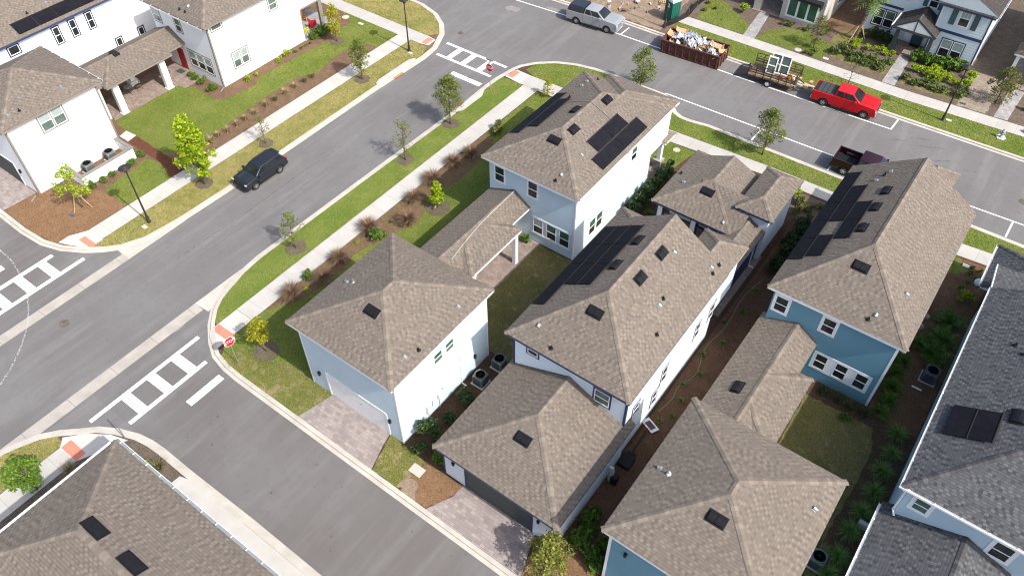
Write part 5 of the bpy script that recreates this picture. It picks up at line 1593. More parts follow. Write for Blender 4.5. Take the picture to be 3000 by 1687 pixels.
def bush_mesh(name, mat, n, rx, rz, ls, rng, lumps=9):
    clumps = []
    for i in range(lumps):
        a = i * 2.399 + rng.uniform(-.5, .5); r = rx * rng.uniform(.15, .72)
        clumps.append(((r * math.cos(a), r * math.sin(a), rz * rng.uniform(.30, .78)), rx * rng.uniform(.30, .52)))
    tot = sum(r ** 1.6 for _, r in clumps)
    cen = clump_points(rng, clumps, n / tot)
    cen[:, 2] = np.maximum(cen[:, 2], .03)
    return leaf_mesh(name, mat, cen, ls * rng.uniform(.6, 1.25, len(cen)), rng)

def cycad_mesh(name, rng, n=26, L=.85):
    mb = MB()
    for k in range(n):
        a = k * 2.399; el = rng.uniform(.15, 1.2); l = L * rng.uniform(.7, 1.1); prev = Vector((0, 0, .1))
        for j in range(1, 8):
            s = l * j / 7
            p = Vector((math.cos(a) * math.cos(el) * s, math.sin(a) * math.cos(el) * s, .1 + math.sin(el) * s - .35 * s * s))
            sd = (p - prev).cross(Vector((0, 0, 1))).normalized()
            for sg in (-1, 1):
                ll = .19 * math.sin(math.pi * (j / 8) ** .7) + .03; w = (p - prev) * .42
                mb.poly([p - w, p + w, p + sd * sg * ll + (p - prev) * .7])
            prev = p
    return mb.mesh(name, 'L_green')

PLANT = {}
def proto(kind):
    if kind in PLANT: return PLANT[kind]
    L = []
    for sd in (1, 2, 3):
        r = np.random.default_rng(sd * 31 + len(kind))
        if kind == 'redgrass': me = blade_mesh('redgrass_blades', 'L_red', 700, 1.4, 1.45, .017, r, .95, .22, .85)
        elif kind == 'tan': me = blade_mesh('tan_blades', 'L_tan', 170, .75, 1.0, .014, r, .7, .1)
        elif kind == 'mtan': me = blade_mesh('mixed_blades', 'L_mtan', 170, .72, 1.1, .014, r, .7, .1)
        elif kind == 'muhly': me = blade_mesh('muhly_blades', 'L_muhly', 380, 1.15, 1.5, .013, r, 1.1, .14, .7)
        elif kind == 'tuft': me = blade_mesh('tuft_blades', 'L_muhly', 90, .45, 1.5, .016, r, .8, .06)
        elif kind == 'viburnum': me = bush_mesh('viburnum_leaves', 'L_dark', 900, .62, 1.15, .085, r, 12)
        elif kind == 'hedge': me = bush_mesh('hedge_leaves', 'L_dark', 1000, .72, 1.5, .10, r, 12)
        elif kind == 'green': me = bush_mesh('green_leaves', 'L_green', 520, .55, .85, .085, r)
        elif kind == 'bgreen': me = bush_mesh('broad_leaves', 'L_green', 420, .6, .95, .13, r)
        elif kind == 'yellow': me = bush_mesh('yellow_leaves', 'L_yel', 300, .42, .7, .085, r, 7)
        elif kind == 'lime': me = bush_mesh('lime_leaves', 'L_lime', 260, .4, .65, .08, r, 7)
        elif kind == 'small': me = bush_mesh('small_leaves', 'L_green', 110, .22, .34, .06, r, 5)
        elif kind == 'smallyel': me = bush_mesh('small_yellow_leaves', 'L_lime', 110, .22, .32, .06, r, 5)
        elif kind == 'olive': me = bush_mesh('olive_leaves', 'L_olive', 300, .42, .6, .075, r, 8)
        elif kind == 'greyg': me = bush_mesh('greygreen_leaves', 'L_ground', 240, .36, .42, .065, r, 7)
        elif kind == 'cycad': me = cycad_mesh('cycad_leaves', r)
        elif kind == 'pot': me = cycad_mesh('bromeliad_leaves', r, 16, .45)
        L.append(me)
    PLANT[kind] = L
    return L

_pc = [0]
def plant(name, label, cat, x, y, kind, s=1.0, group=None, z=.045):
    _pc[0] += 1
    L = proto(kind)
    o = bpy.data.objects.new(name, L[_pc[0] % 3])
    COL.objects.link(o)
    o.location = (x, y, z)
    k = random.Random(_pc[0])
    o.rotation_euler = (0, 0, k.uniform(0, 6.28))
    f = s * k.uniform(.92, 1.08)
    o.scale = (f, f, f * k.uniform(.92, 1.08))
    tag(o, label, cat, group)
    return o

ORD = ['first', 'second', 'third', 'fourth', 'fifth', 'sixth', 'seventh', 'eighth', 'ninth', 'tenth', 'eleventh', 'twelfth', 'thirteenth', 'fourteenth']
def row(name, cat, template, pts, kind, s=1.0, group=None):
    """a row of plants, counted from the landmark named in the template"""
    for i, p in enumerate(pts):
        plant(name, template.format(ORD[i]), cat, p[0], p[1], kind if isinstance(kind, str) else kind[i], p[2] if len(p) > 2 else s, group)

# bed along the corner house sidewalk
plant('shrub', 'olive green mounded shrub beside the sidewalk below the far stop sign', 'shrub', -33.53, 43.4, 'olive', 1.55)
row('fountain_grass_clump', 'ornamental grass', 'russet fountain grass clump, {} from the corner garage end of the sidewalk bed',
    [(-33.82, 20.3), (-33.2, 22.6), (-33.7, 24.75), (-34.1, 28.25), (-32.35, 30.6), (-33.6, 32.7), (-33.88, 35.3), (-33.93, 37.95), (-33.5, 39.6)], 'redgrass', .9, 'russet grasses along the sidewalk')
plant('shrub', 'bright green upright shrub touching russet grass in mid sidewalk bed', 'shrub', -33.0, 27.95, 'green', 1.3)
plant('shrub', 'small green shrub beside the second russet grass from the garage end', 'shrub', -34.1, 22.2, 'green', .9)
plant('small_plant', 'tiny lime plant on brown mulch between russet grass and round green shrub', 'plant', -33.9, 26.7, 'smallyel')
plant('small_plant', 'tiny lime plant on brown mulch close to the nearest russet grass', 'plant', -33.42, 21.25, 'smallyel')
row('small_plant', 'plant', 'tiny dark green plant on mulch beside the lime sapling circle, {} from the sidewalk', [(-33.34, 29.8), (-32.4, 29.95)], 'small', .9)
# tan grasses on the left side bed
row('grass_clump', 'ornamental grass', 'feathery bunch grass in the west sidewalk bed, {} clump from the lime maple',
    [(-52.03, 28.2), (-52.18, 29.1), (-52.06, 30.0), (-52.08, 31.0), (-52.14, 32.0), (-52.24, 33.1), (-52.21, 34.4), (-52.27, 35.5), (-52.28, 36.7), (-52.38, 37.9), (-52.26, 39.06), (-52.27, 40.0)],
    ['tan', 'tan', 'tan', 'tan', 'tan', 'tan', 'tan', 'mtan', 'tan', 'tan', 'mtan', 'mtan'], 1.0, 'bunch grasses in the west sidewalk bed')
# beds against the taupe trim house
row('shrub', 'shrub', 'rounded green shrub under the triple ground-floor window, {} from the red door', [(-61.28, 33.5, .75), (-60.6, 33.5, .8), (-59.5, 33.35, .95), (-58.0, 33.2, 1.05)], 'green')
row('shrub', 'shrub', 'small yellow-green plant along the white east wall, {} from the bare wall corner', [(-56.4, 36.1, 1.0), (-56.59, 37.2, .7), (-56.54, 40.0, .85), (-56.67, 41.0, 1.05)], 'lime')
row('small_plant', 'plant', 'small dark plant in the narrow wall bed, {} from the porch chairs', [(-56.6, 43.9), (-56.6, 43.4), (-56.6, 42.75), (-56.58, 42.0)], 'small', 1.0)
row('shrub', 'shrub', 'glossy green shrub in front of the chair porch, {} from the porch corner post', [(-56.75, 46.4, 1.1), (-56.8, 45.4, 1.25), (-57.0, 44.7, .8)], 'bgreen')
row('shrub', 'shrub', 'light green shrub outside the low white screen wall, {} from the step slab', [(-55.2, 23.6, .75), (-54.75, 22.45, .85), (-54.78, 20.7, .75), (-54.81, 19.85, .75), (-54.84, 18.95, .85)], 'green')
# hedge beside the corner house front
row('hedge_shrub', 'shrub', 'dense dark hedge shrub along the corner house east wall, {} from its front column', [(-19.35, 46.9), (-19.35, 46.1), (-19.3, 45.2), (-19.3, 44.3), (-19.25, 43.4), (-19.2, 42.5), (-19.2, 41.6)], 'hedge', 1.0, 'hedge beside the corner house')
plant('fern', 'pale green spreading fern at the near end of the dark hedge', 'plant', -18.2, 42.0, 'cycad', .75)
# shrubs along the corner garage
row('viburnum_shrub', 'shrub', 'dark glossy round shrub along the corner garage side wall, {} from the condensers', [(-18.75, 20.6, 1.05), (-18.7, 19.0, .85), (-18.9, 17.5, 1.2), (-18.7, 16.3, .9)], 'viburnum', 1.0, 'shrubs beside the corner garage')
plant('viburnum_shrub', 'loose dark shrub at the corner of the navy-trim garage wall', 'shrub', -17.25, 16.5, 'bgreen', .9)
# narrow side yard
row('grass_tuft', 'plant', 'small green tuft in the dark side yard, {} from the basketball hoop backboard', [(-8.1, 27.2), (-8.5, 26.4), (-8.19, 28.5), (-8.65, 29.6), (-8.16, 31.0), (-8.76, 32.5), (-8.15, 34.1), (-8.85, 35.8), (-8.26, 37.4), (-8.37, 39.7)], 'tuft', .85, 'tufts in the narrow side yard')
row('shrub', 'shrub', 'leafy shrub behind the navy-trim garage corner in shade, {} from the rounded yellow-green tree', [(-8.2, 17.0, 1.2), (-8.2, 18.0, 1.3), (-8.4, 18.9, .9)], 'bgreen')
row('shrub', 'shrub', 'shrub at the foot of the teal garage wall, {} from the alley', [(-6.75, 15.2, 1.0), (-6.9, 16.6, 1.1), (-7.0, 17.8, .9)], ['lime', 'bgreen', 'bgreen'])
# between the teal house and the grey-roofed house
row('cycad', 'plant', 'broad fern-like plant at the teal house east corner, {} from the shaded lawn', [(1.97, 34.9, .95), (2.07, 36.05, 1.05), (1.9, 37.2, 1.0), (1.75, 38.4, .95), (1.81, 39.6, .9), (2.3, 41.7, .95)], 'cycad')
row('cycad', 'plant', 'large fern-like plant against the steel-blue wall, {} from its condenser', [(3.2, 41.2, 1.5), (3.2, 42.8, 1.5), (3.2, 44.6, 1.5)], 'cycad')
plant('shrub', 'golden rounded shrub beside the steel-blue wall in the sunlit bed', 'shrub', 3.45, 47.2, 'yellow', 1.5)
row('shrub', 'shrub', 'low dark shrub under the teal house triple window, {} from the lit grass strip', [(-1.2, 34.2), (-.3, 34.2), (.5, 34.15), (1.2, 34.1)], 'viburnum', .62)
plant('small_plant', 'lone dark plant on the shaded lawn below the teal house triple window', 'plant', .4, 33.2, 'green', .7)
row('muhly_grass_clump', 'ornamental grass', 'arching bright green grass clump beside the grey-roofed house, {} from the teal house', [(3.34, 33.85), (3.5, 32.4), (3.4, 30.85), (3.5, 29.35), (3.4, 27.75), (3.3, 26.3), (3.25, 24.6), (3.2, 23.3), (3.1, 22.0)], 'muhly', .95, 'arching grasses beside the grey-roofed house')
row('small_plant', 'plant', 'small green plant in the sunlit mulch by the gutter downspout, {} from the sidewalk', [(3.1, 50.7), (3.63, 50.6), (3.1, 50.1), (3.6, 49.7), (3.2, 49.1), (3.9, 49.3), (3.0, 48.2)], 'small', 1.0)
# around the lower left roof
plant('grass_clump', 'grey-green spiky grass at the lower left roof corner by the red pad', 'ornamental grass', -33.0, 5.5, 'mtan', 1.4)
plant('shrub', 'bright green shrub peeping past the lower left gutter', 'shrub', -30.85, 6.15, 'lime', .9)
plant('grass_clump', 'tan flowering grass at the tip of the mulch by the pale driveway slab', 'ornamental grass', -30.1, 6.45, 'mtan', 1.6)
plant('grass_clump', 'dry wispy grass on the sidewalk edge beside the lower left roof', 'ornamental grass', -34.1, 3.4, 'tan', 1.2)
# front beds before the navy-trim house and the greige house
row('shrub', 'shrub', 'yellowish shrub in the bed north of the navy-trim house, {} from the sidewalk', [(-10.2, 50.6, 1.3), (-9.4, 50.0, 1.4), (-8.6, 49.6, 1.3), (-8.0, 50.4, 1.0), (-9.2, 49.0, 1.2)], ['lime', 'olive', 'olive', 'olive', 'olive'])
row('shrub', 'shrub', 'dark shrub in the shade between navy-trim and teal houses, {} from the front bed', [(-8.3, 47.6), (-8.1, 46.4), (-8.2, 45.0), (-8.0, 43.6), (-8.1, 42.2)], 'viburnum', 1.3)
plant('shrub', 'bright yellow-green shrub beside the greige porch post', 'shrub', -25.6, 74.0, 'lime', 1.7)
row('shrub', 'shrub', 'low green shrub under the triple front window, {} from the porch', [(-21.5, 74.2), (-20.8, 74.3), (-19.8, 74.4), (-19.0, 74.5)], ['olive', 'green', 'small', 'green'], .75)
row('shrub', 'shrub', 'dark small shrub at the greige house corner, {} from the facade', [(-17.5, 75.6), (-17.5, 74.8)], 'green', .75)
row('shrub', 'shrub', 'grey-green low shrub by the white manhole lid, {} from the sidewalk', [(-17.5, 70.6), (-16.95, 70.6), (-16.9, 71.35)], 'greyg', 1.0)
row('croton', 'shrub', 'yellow shrub around the palm base, {} from the palm', [(-14.6, 75.1, .9), (-14.05, 75.2, .9), (-15.15, 74.4, .7), (-14.1, 74.2, 1.2)], 'lime')
row('croton', 'shrub', 'yellow shrub left of the gabled porch, {} from the palm', [(-13.1, 74.5), (-12.3, 74.7), (-11.8, 75.3), (-11.4, 74.7), (-10.75, 74.9)], 'lime', 1.0)
row('shrub', 'shrub', 'dark glossy shrub under the left front window, {} from the palm', [(-14.0, 76.9), (-13.4, 77.2), (-12.75, 77.0), (-12.2, 77.0), (-11.8, 76.5)], 'viburnum', .95)
row('hedge_shrub', 'shrub', 'dark green hedge shrub under the right front window, {} from the paver walk', [(-8.7, 75.4), (-8.0, 75.5), (-7.2, 75.6), (-6.4, 75.75), (-5.6, 75.75), (-4.85, 76.2)], 'bgreen', 1.25, 'hedge under the right front window')
row('croton', 'shrub', 'golden shrub in the middle of the right front bed, {} from the paver walk', [(-8.35, 73.5), (-7.6, 73.7), (-6.9, 73.4), (-6.7, 74.3), (-6.2, 74.4), (-6.2, 73.3), (-5.3, 73.6), (-4.5, 73.4), (-3.7, 74.0), (-3.7, 75.2)], 'lime', 1.35, 'golden shrubs in the right front bed')
row('groundcover_shrub', 'shrub', 'low grey-green shrub at the sidewalk side of right front bed, {} from paver walk', [(-8.5, 71.8), (-7.6, 71.4), (-6.75, 71.7), (-5.9, 71.6), (-5.2, 71.7), (-4.0, 71.8), (-3.55, 72.4)], 'greyg', 1.8, 'spreading shrubs at the right front bed')
row('groundcover_shrub', 'shrub', 'low green spreading shrub in the left front bed, {} from the white meter lid', [(-15.1, 73.2), (-15.4, 72.2), (-14.0, 72.7), (-13.0, 72.6), (-12.1, 73.1), (-11.2, 72.4), (-10.7, 73.2), (-11.0, 71.8), (-13.4, 72.0), (-12.4, 71.9)], 'greyg', 1.9, 'spreading shrubs in the left front bed')
row('shrub', 'shrub', 'green shrub on the dirt mound by the portable toilet, {} from the toilet', [(-28.9, 72.0), (-28.2, 73.0), (-29.3, 73.6)], 'olive', .7)
row('small_plant', 'plant', 'small plant by the right edge sidewalk, {} from the hydrant', [(2.6, 69.9), (1.6, 73.2), (2.0, 74.4)], 'olive', 1.1)

# short grass blades standing on the lawns
M['blade_lush'] = leafmat("lush_grass_blades", (0.075, 0.125, 0.015), (0.135, 0.20, 0.030), (0.26, 0.30, 0.08), 0.25)
M['blade_dry'] = leafmat("dry_grass_blades", (0.13, 0.14, 0.030), (0.25, 0.225, 0.075), (0.42, 0.35, 0.15), 0.25)
def inside(px, py, poly):
    c = np.zeros(len(px), bool); n = len(poly); j = n - 1
    for i in range(n):
        xi, yi = poly[i]; xj, yj = poly[j]
        if yi != yj:
            c ^= ((yi > py) != (yj > py)) & (px < (xj - xi) * (py - yi) / (yj - yi) + xi)
        j = i
    return c
def blades(seed):
    r = np.random.default_rng(seed)
    V, F, MI = [], [], []
    base = 0
    for poly, mat, z in LAWNS:
        a = np.array(poly); x0, y0 = np.maximum(a.min(0), (-66, -6)); x1, y1 = np.minimum(a.max(0), (6, 78))
        if x1 <= x0 or y1 <= y0: continue
        k = int((x1 - x0) * (y1 - y0) * 150)
        px, py = r.uniform(x0, x1, k), r.uniform(y0, y1, k)
        m = inside(px, py, poly); px, py = px[m], py[m]; k = len(px)
        if not k: continue
        px += r.normal(0, .03, k); py += r.normal(0, .03, k)
        th = r.uniform(0, 2 * np.pi, k); w = r.uniform(.012, .030, k); hh = r.uniform(.03, .085, k); ln = r.normal(0, .045, (k, 2))
        dx, dy = np.cos(th) * w, np.sin(th) * w
        zz = np.full(k, z - .002)
        v = np.stack([np.stack([px - dx, py - dy, zz], 1), np.stack([px + dx, py + dy, zz], 1), np.stack([px + ln[:, 0], py + ln[:, 1], zz + hh], 1)], 1).reshape(-1, 3)
        V.append(v); F.append(np.arange(3 * k).reshape(-1, 3) + base); base += 3 * k
        dry = {'lawn_lush': .12, 'lawn': .25, 'lawn_dry': .75, 'lawn_bare': .35, 'lawn_shade': .5}[mat]
        MI.append((r.uniform(0, 1, k) < dry).astype(np.int32))
    V, F, MI = np.concatenate(V), np.concatenate(F), np.concatenate(MI)
    me = bpy.data.meshes.new('grass')
    me.vertices.add(len(V)); me.vertices.foreach_set('co', V.ravel())
    me.loops.add(F.size); me.loops.foreach_set('vertex_index', F.ravel().astype(np.int32))
    me.polygons.add(len(F)); me.polygons.foreach_set('loop_start', np.arange(0, F.size, 3, dtype=np.int32))
    me.materials.append(M['blade_lush']); me.materials.append(M['blade_dry'])
    me.polygons.foreach_set('material_index', MI)
    me.update(calc_edges=True); me.validate()
    o = bpy.data.objects.new('grass', me); COL.objects.link(o)
    return tag(o, kind='stuff')
blades(77)

# ------------------------------------------------------------------ vehicles
def arch(xc, r, zb, n=8):
    """wheel-arch points from front to rear along the underside"""
    a0 = math.asin(min(.98, max(-.98, (zb - .36) / r)))
    return [(xc + r * math.cos(a0 + (math.pi - 2 * a0) * k / n), .36 + r * math.sin(a0 + (math.pi - 2 * a0) * k / n)) for k in range(n + 1)]

def side_prism(mb, prof, w, m=0, taper=0.0):
    """extrude a side profile (x,z) across the width; TAPER pulls in the top"""
    zs = [p[1] for p in prof]; z0, z1 = min(zs), max(zs)
    yy = lambda z: w / 2 - taper * max(0, (z - z0) / (z1 - z0)) ** 2
    i = len(mb.v); n = len(prof)
    mb.v.extend(Vector((x, -yy(z), z)) for x, z in prof)
    mb.v.extend(Vector((x, yy(z), z)) for x, z in prof)
    A = sum(prof[k][0] * prof[(k + 1) % n][1] - prof[(k + 1) % n][0] * prof[k][1] for k in range(n))
    f1 = [i + k for k in range(n)]; f2 = [i + n + k for k in range(n)][::-1]
    for f in ((f1, f2) if A > 0 else (f1[::-1], f2[::-1])):
        mb.f.append(f); mb.m.append(m); mb.uv.append(None)
    for k in range(n):
        q = [i + k, i + n + k, i + n + (k + 1) % n, i + (k + 1) % n]
        mb.f.append(q if A > 0 else q[::-1]); mb.m.append(m); mb.uv.append(None)

def greenhouse(t, base, top, zb, zt, wb, wt, mat, glass='carglass', splits=(.5,), name='cab'):
    """cab as a frustum: base=(x0,x1), top=(x0,x1); returns after adding the glass"""
    c = [Vector((base[0], -wb / 2, zb)), Vector((base[1], -wb / 2, zb)), Vector((base[1], wb / 2, zb)), Vector((base[0], wb / 2, zb)),
         Vector((top[0], -wt / 2, zt)), Vector((top[1], -wt / 2, zt)), Vector((top[1], wt / 2, zt)), Vector((top[0], wt / 2, zt))]
    b = MB(); b.hexa(c)
    b.build(name, mat, t, smooth=True, bevel=.07, seg=3)
    def pane(p, u0, u1, v0, v1, nm):
        a, bb, cc, d = p
        n = (bb - a).cross(d - a).normalized()
        L = lambda u, v: (a * (1 - u) + bb * u) * (1 - v) + (d * (1 - u) + cc * u) * v + n * .010
        g = MB(); q = [L(u0, v0), L(u1, v0), L(u1, v1), L(u0, v1)]
        g.poly(q); g.build(nm, glass, t)
    pane((c[2], c[1], c[5], c[6])[::1] if False else (c[1], c[2], c[6], c[5]), .06, .94, .06, .93, 'windscreen')
    pane((c[3], c[0], c[4], c[7]), .10, .90, .22, .88, 'rear_window')
    ed = [.05] + list(splits) + [.93]
    for k in range(len(ed) - 1):
        pane((c[0], c[1], c[5], c[4]), ed[k] + .015, ed[k + 1] - .015, .12, .88, 'side_window')
        pane((c[2], c[3], c[7], c[6]), 1 - ed[k + 1] + .015, 1 - ed[k] - .015, .12, .88, 'side_window')

def wheel(t, x, y, r=.39, w=.27, spokes=6, rim='rim'):
    s = 1 if y > 0 else -1
    prof = [(r * .62, -w / 2), (r * .93, -w / 2), (r, -w * .34), (r, w * .34), (r * .93, w / 2), (r * .62, w / 2)]
    mb = MB(); n = 22; base = len(mb.v)
    for rr, yy in prof:
        for j in range(n):
            a = 2 * math.pi * j / n
            mb.v.append(Vector((x + rr * math.cos(a), y + yy, r + rr * math.sin(a))))
    for k in range(len(prof) - 1):
        for j in range(n):
            mb.f.append([k * n + j, k * n + (j + 1) % n, (k + 1) * n + (j + 1) % n, (k + 1) * n + j]); mb.m.append(0); mb.uv.append(None)
    for sg in (-1, 1):
        mb.poly([(x + r * .63 * math.cos(2 * math.pi * j / n), y + sg * w * .2, r + r * .63 * math.sin(2 * math.pi * j / n)) for j in range(n)])
    wl_ = mb.build('wheel', 'tyre', t)
    rm = MB(); yo = y + s * (w * .5 - .02)
    for j in range(n):
        a, b = 2 * math.pi * j / n, 2 * math.pi * (j + 1) / n
        rm.poly([(x + rr * math.cos(t_), yo, r + rr * math.sin(t_)) for rr, t_ in ((r * .66, a), (r * .66, b), (r * .56, b), (r * .56, a))])
    for k in range(spokes):
        a = 2 * math.pi * k / spokes + .2
        d, e = Vector((math.cos(a), 0, math.sin(a))), Vector((-math.sin(a), 0, math.cos(a)))
        c = Vector((x, yo, r))
        rm.poly([c + e * .05, c + d * r * .6 + e * .035, c + d * r * .6 - e * .035, c - e * .05])
    rm.poly([(x + .07 * math.cos(2 * math.pi * j / 10), yo + s * .006, r + .07 * math.sin(2 * math.pi * j / 10)) for j in range(10)])
    rm.build('rim', rim, wl_)

def car_bits(t, L, W, zf, zr, grille_z, mat_grille='black', bumper='chrome', head=(.26, .16), tail=(.12, .32), mirror_x=.6, mirror_z=1.28, paint='car_red', plate=True):
    x = L / 2
    for s in (-1, 1):
        MB().box(x - .10, x + .012, s * (W / 2 - .08) - .17, s * (W / 2 - .08) + .05 if s > 0 else s * (W / 2 - .08) + .17, zf - head[1], zf).build('headlight', 'lens_clear', t, bevel=.02)
        MB().box(-x - .010, -x + .10, s * (W / 2 - .09) - .085, s * (W / 2 - .09) + .085, zr - tail[1], zr).build('tail_light', 'lens_red', t, bevel=.015)
        MB().box(mirror_x - .10, mirror_x + .08, s * W / 2 + s * .02, s * W / 2 + s * .24, mirror_z - .1, mirror_z + .1).build('wing_mirror', paint, t, bevel=.03)
        for hx in (mirror_x - .55, mirror_x - 1.5): MB().box(hx - .1, hx + .1, s * W / 2 - .005, s * W / 2 + .022, .98, 1.02).build('door_handle', paint, t)
    MB().box(x - .03, x + .022, -W * .33, W * .33, grille_z - .2, grille_z + .2).build('grille', mat_grille, t, bevel=.02)
    MB().box(x - .08, x + .07, -W * .46, W * .46, .42, .66).build('bumper', bumper, t, bevel=.05)
    MB().box(-x - .09, -x + .05, -W * .46, W * .46, .45, .66).build('bumper', bumper, t, bevel=.05)
    if plate: MB().box(-x - .100, -x - .088, -.16, .16, .52, .64).build('number_plate', 'sign_white', t)

def pickup(name, label, loc, rz, paint, bed, wb=3.7, group=None):
    t = thing(name, label, 'pickup truck', loc, rz, group)
    L, W = 5.88, 2.03
    xr, xf = -L / 2, L / 2
    rwx, fwx = xr + 1.18, xr + 1.18 + wb
    cab0 = -.98
    und = .42
    low = [(xf - .02, und)] + arch(fwx, .50, und) + [(fwx - .6, und - .02), (rwx + .6, und - .02)] + arch(rwx, .50, und) + [(xr + .03, und)]
    if bed == 'open':
        prof = [(xf, .70), (xf - .03, 1.12), (xf - .25, 1.25), (1.10, 1.36), (cab0, 1.36)] + [(cab0, und - .02)] + [p for p in low if p[0] < cab0][:0]
        front = [(xf, .70), (xf - .03, 1.12), (xf - .25, 1.25), (1.10, 1.36), (cab0, 1.36), (cab0, und - .02), (fwx - .6, und - .02)] + arch(fwx, .50, und)[::-1] + [(xf - .02, und)]
        b = MB(); side_prism(b, front, W); b.build('body', paint, t, smooth=True, bevel=.05, seg=2)
        rear = [(cab0 - .03, 1.36), (xr, 1.34), (xr + .03, und)] + arch(rwx, .50, und)[::-1] + [(cab0 - .03, und - .02)]
        for s in (-1, 1):
            b = MB(); n0 = len(b.v); side_prism(b, rear, .13)
            for v in b.v: v.y += s * (W / 2 - .065)
            b.build('bed_side', paint, t, smooth=True, bevel=.03)
        b = MB(); b.box(xr + .02, xr + .12, -W / 2 + .14, W / 2 - .14, .60, 1.34); b.build('tailgate', paint, t, bevel=.02)
        b = MB(); b.box(xr + .13, cab0 - .04, -W / 2 + .14, W / 2 - .14, .70, .80)
        for k in range(9): b.box(xr + .2, cab0 - .1, -.72 + k * .18 - .035, -.72 + k * .18 + .035, .80, .83)
        b.box(rwx - .5, rwx + .5, -W / 2 + .14, -W / 2 + .32, .8, 1.06); b.box(rwx - .5, rwx + .5, W / 2 - .32, W / 2 - .14, .8, 1.06)
        b.build('bed_liner', 'black', t)
    else:
        prof = [(xf, .70), (xf - .03, 1.12), (xf - .25, 1.25), (1.10, 1.36), (cab0, 1.36), (cab0 - .02, 1.34), (xr, 1.33), (xr + .02, und)] + arch(rwx, .50, und)[::-1] + [(rwx + .6, und - .02), (fwx - .6, und - .02)] + arch(fwx, .50, und)[::-1] + [(xf - .02, und)]
        b = MB(); side_prism(b, prof, W); b.build('body', paint, t, smooth=True, bevel=.05, seg=2)
    for px in (cab0 - .02, .12, 1.02): MB().box(px - .008, px + .008, -W / 2 - .004, W / 2 + .004, .5, 1.33).build('panel_gap', 'black', t)
    for s in (-1, 1): MB().box(cab0, 1.1, s * (W / 2 + .02), s * (W / 2 + .14), .33, .40).build('running_board', 'black', t)
    hood = MB(); hood.hexa([(1.15, -.8, 1.30), (xf - .3, -.74, 1.19), (xf - .3, .74, 1.19), (1.15, .8, 1.30), (1.15, -.62, 1.405), (xf - .35, -.55, 1.285), (xf - .35, .55, 1.285), (1.15, .62, 1.405)])
    hood.build('bonnet', paint, t, smooth=True, bevel=.05)
    greenhouse(t, (cab0 + .02, 1.42), (cab0 + .10, .55), 1.34, 1.93, W * .95, W * .76, paint, splits=(.40, .42))
    if bed == 'tonneau':
        b = MB(); b.box(xr + .38, cab0 - .04, -W * .44, W * .44, 1.335, 1.375); b.build('bed_cover', 'tonneau', t, bevel=.015)
        b = MB()
        for k in (1, 2, 3): b.box(xr + .38 + k * .4 - .025, xr + .38 + k * .4 + .025, -W * .44, W * .44, 1.37, 1.383)
        b.build('cover_seam', 'black', t)
        MB().box(xr + .04, xr + .36, -W * .42, W * .42, 1.331, 1.342).build('bed_liner', 'black', t)
        MB().hexa([(xr - .02, -.85, 1.0), (xr + .05, -.85, 1.0), (xr + .05, .85, 1.0), (xr - .02, .85, 1.0), (xr + .02, -.85, 1.5), (xr + .07, -.85, 1.5), (xr + .07, .85, 1.5), (xr + .02, .85, 1.5)]).build('tailgate', paint, t)
    if bed == 'cap':
        b = MB(); W2 = W * .95
        b.hexa([(xr + .02, -W2 / 2, 1.335), (cab0 - .02, -W2 / 2, 1.335), (cab0 - .02, W2 / 2, 1.335), (xr + .02, W2 / 2, 1.335),
                (xr + .22, -W2 * .39, 1.93), (cab0 - .02, -W2 * .41, 1.98), (cab0 - .02, W2 * .41, 1.98), (xr + .22, W2 * .39, 1.93)])
        b.build('truck_cap', 'cap_black', t, smooth=True, bevel=.08, seg=3)
    for s in (-1, 1):
        wheel(t, rwx, s * (W / 2 - .13)); wheel(t, fwx, s * (W / 2 - .13))
    t.scale = (.945, .945, .945)
    car_bits(t, L, W, 1.08, 1.25, .92, 'black' if paint != 'car_silver' else 'chrome', 'chrome' if paint != 'car_maroon' else 'black', mirror_x=1.0, mirror_z=1.42, paint=paint)
    return t

pickup('silver_pickup', 'silver crew cab pickup with a black bed cap, parked along the dirt lot', (-36.55, 63.35, -.05), R(5.5), 'car_silver', 'cap', 3.55)
pickup('red_pickup', 'bright red crew cab pickup hitched to an open trailer, parked along the top street', (-11.5, 64.52, -.05), R(4.0), 'car_red', 'tonneau', 3.72)
pickup('maroon_pickup', 'maroon pickup with an open black bed, half hidden behind the teal house roof', (-6.55, 56.35, -.05), R(1.0), 'car_maroon', 'open', 3.65)

# charcoal SUV
t = thing('parked_suv', 'charcoal compact SUV parked at the kerb beside the dry verge', 'car', (-45.32, 27.75, -.05), R(-90))
t.scale = (.925, .925, .925)
L, W = 4.6, 1.86
rwx, fwx = -1.34, 1.34
prof = [(2.28, .62), (2.26, .92), (2.05, 1.04), (1.05, 1.13), (-2.05, 1.16), (-2.28, 1.05), (-2.30, .50)] + arch(rwx, .45, .36)[::-1] + [(rwx + .52, .30), (fwx - .52, .30)] + arch(fwx, .45, .36)[::-1] + [(2.22, .36)]
b = MB(); side_prism(b, prof, W, taper=.03); b.build('body', 'car_dark', t, smooth=True, bevel=.06, seg=3)
greenhouse(t, (-2.22, 1.15), (-1.82, .30), 1.12, 1.67, W * .96, W * .72, 'car_dark', splits=(.30, .32, .62))
b = MB(); b.hexa([(1.0, -.72, 1.08), (2.0, -.66, 1.0), (2.0, .66, 1.0), (1.0, .72, 1.08), (1.02, -.6, 1.175), (1.95, -.52, 1.075), (1.95, .52, 1.075), (1.02, .6, 1.175)]); b.build('bonnet', 'car_dark', t, smooth=True, bevel=.04)
for s in (-1, 1): MB().tube([(-1.6, s * .60, 1.68), (-1.5, s * .60, 1.73), (.0, s * .60, 1.74), (.15, s * .60, 1.68)], .022, 6).build('roof_rail', 'black', t)
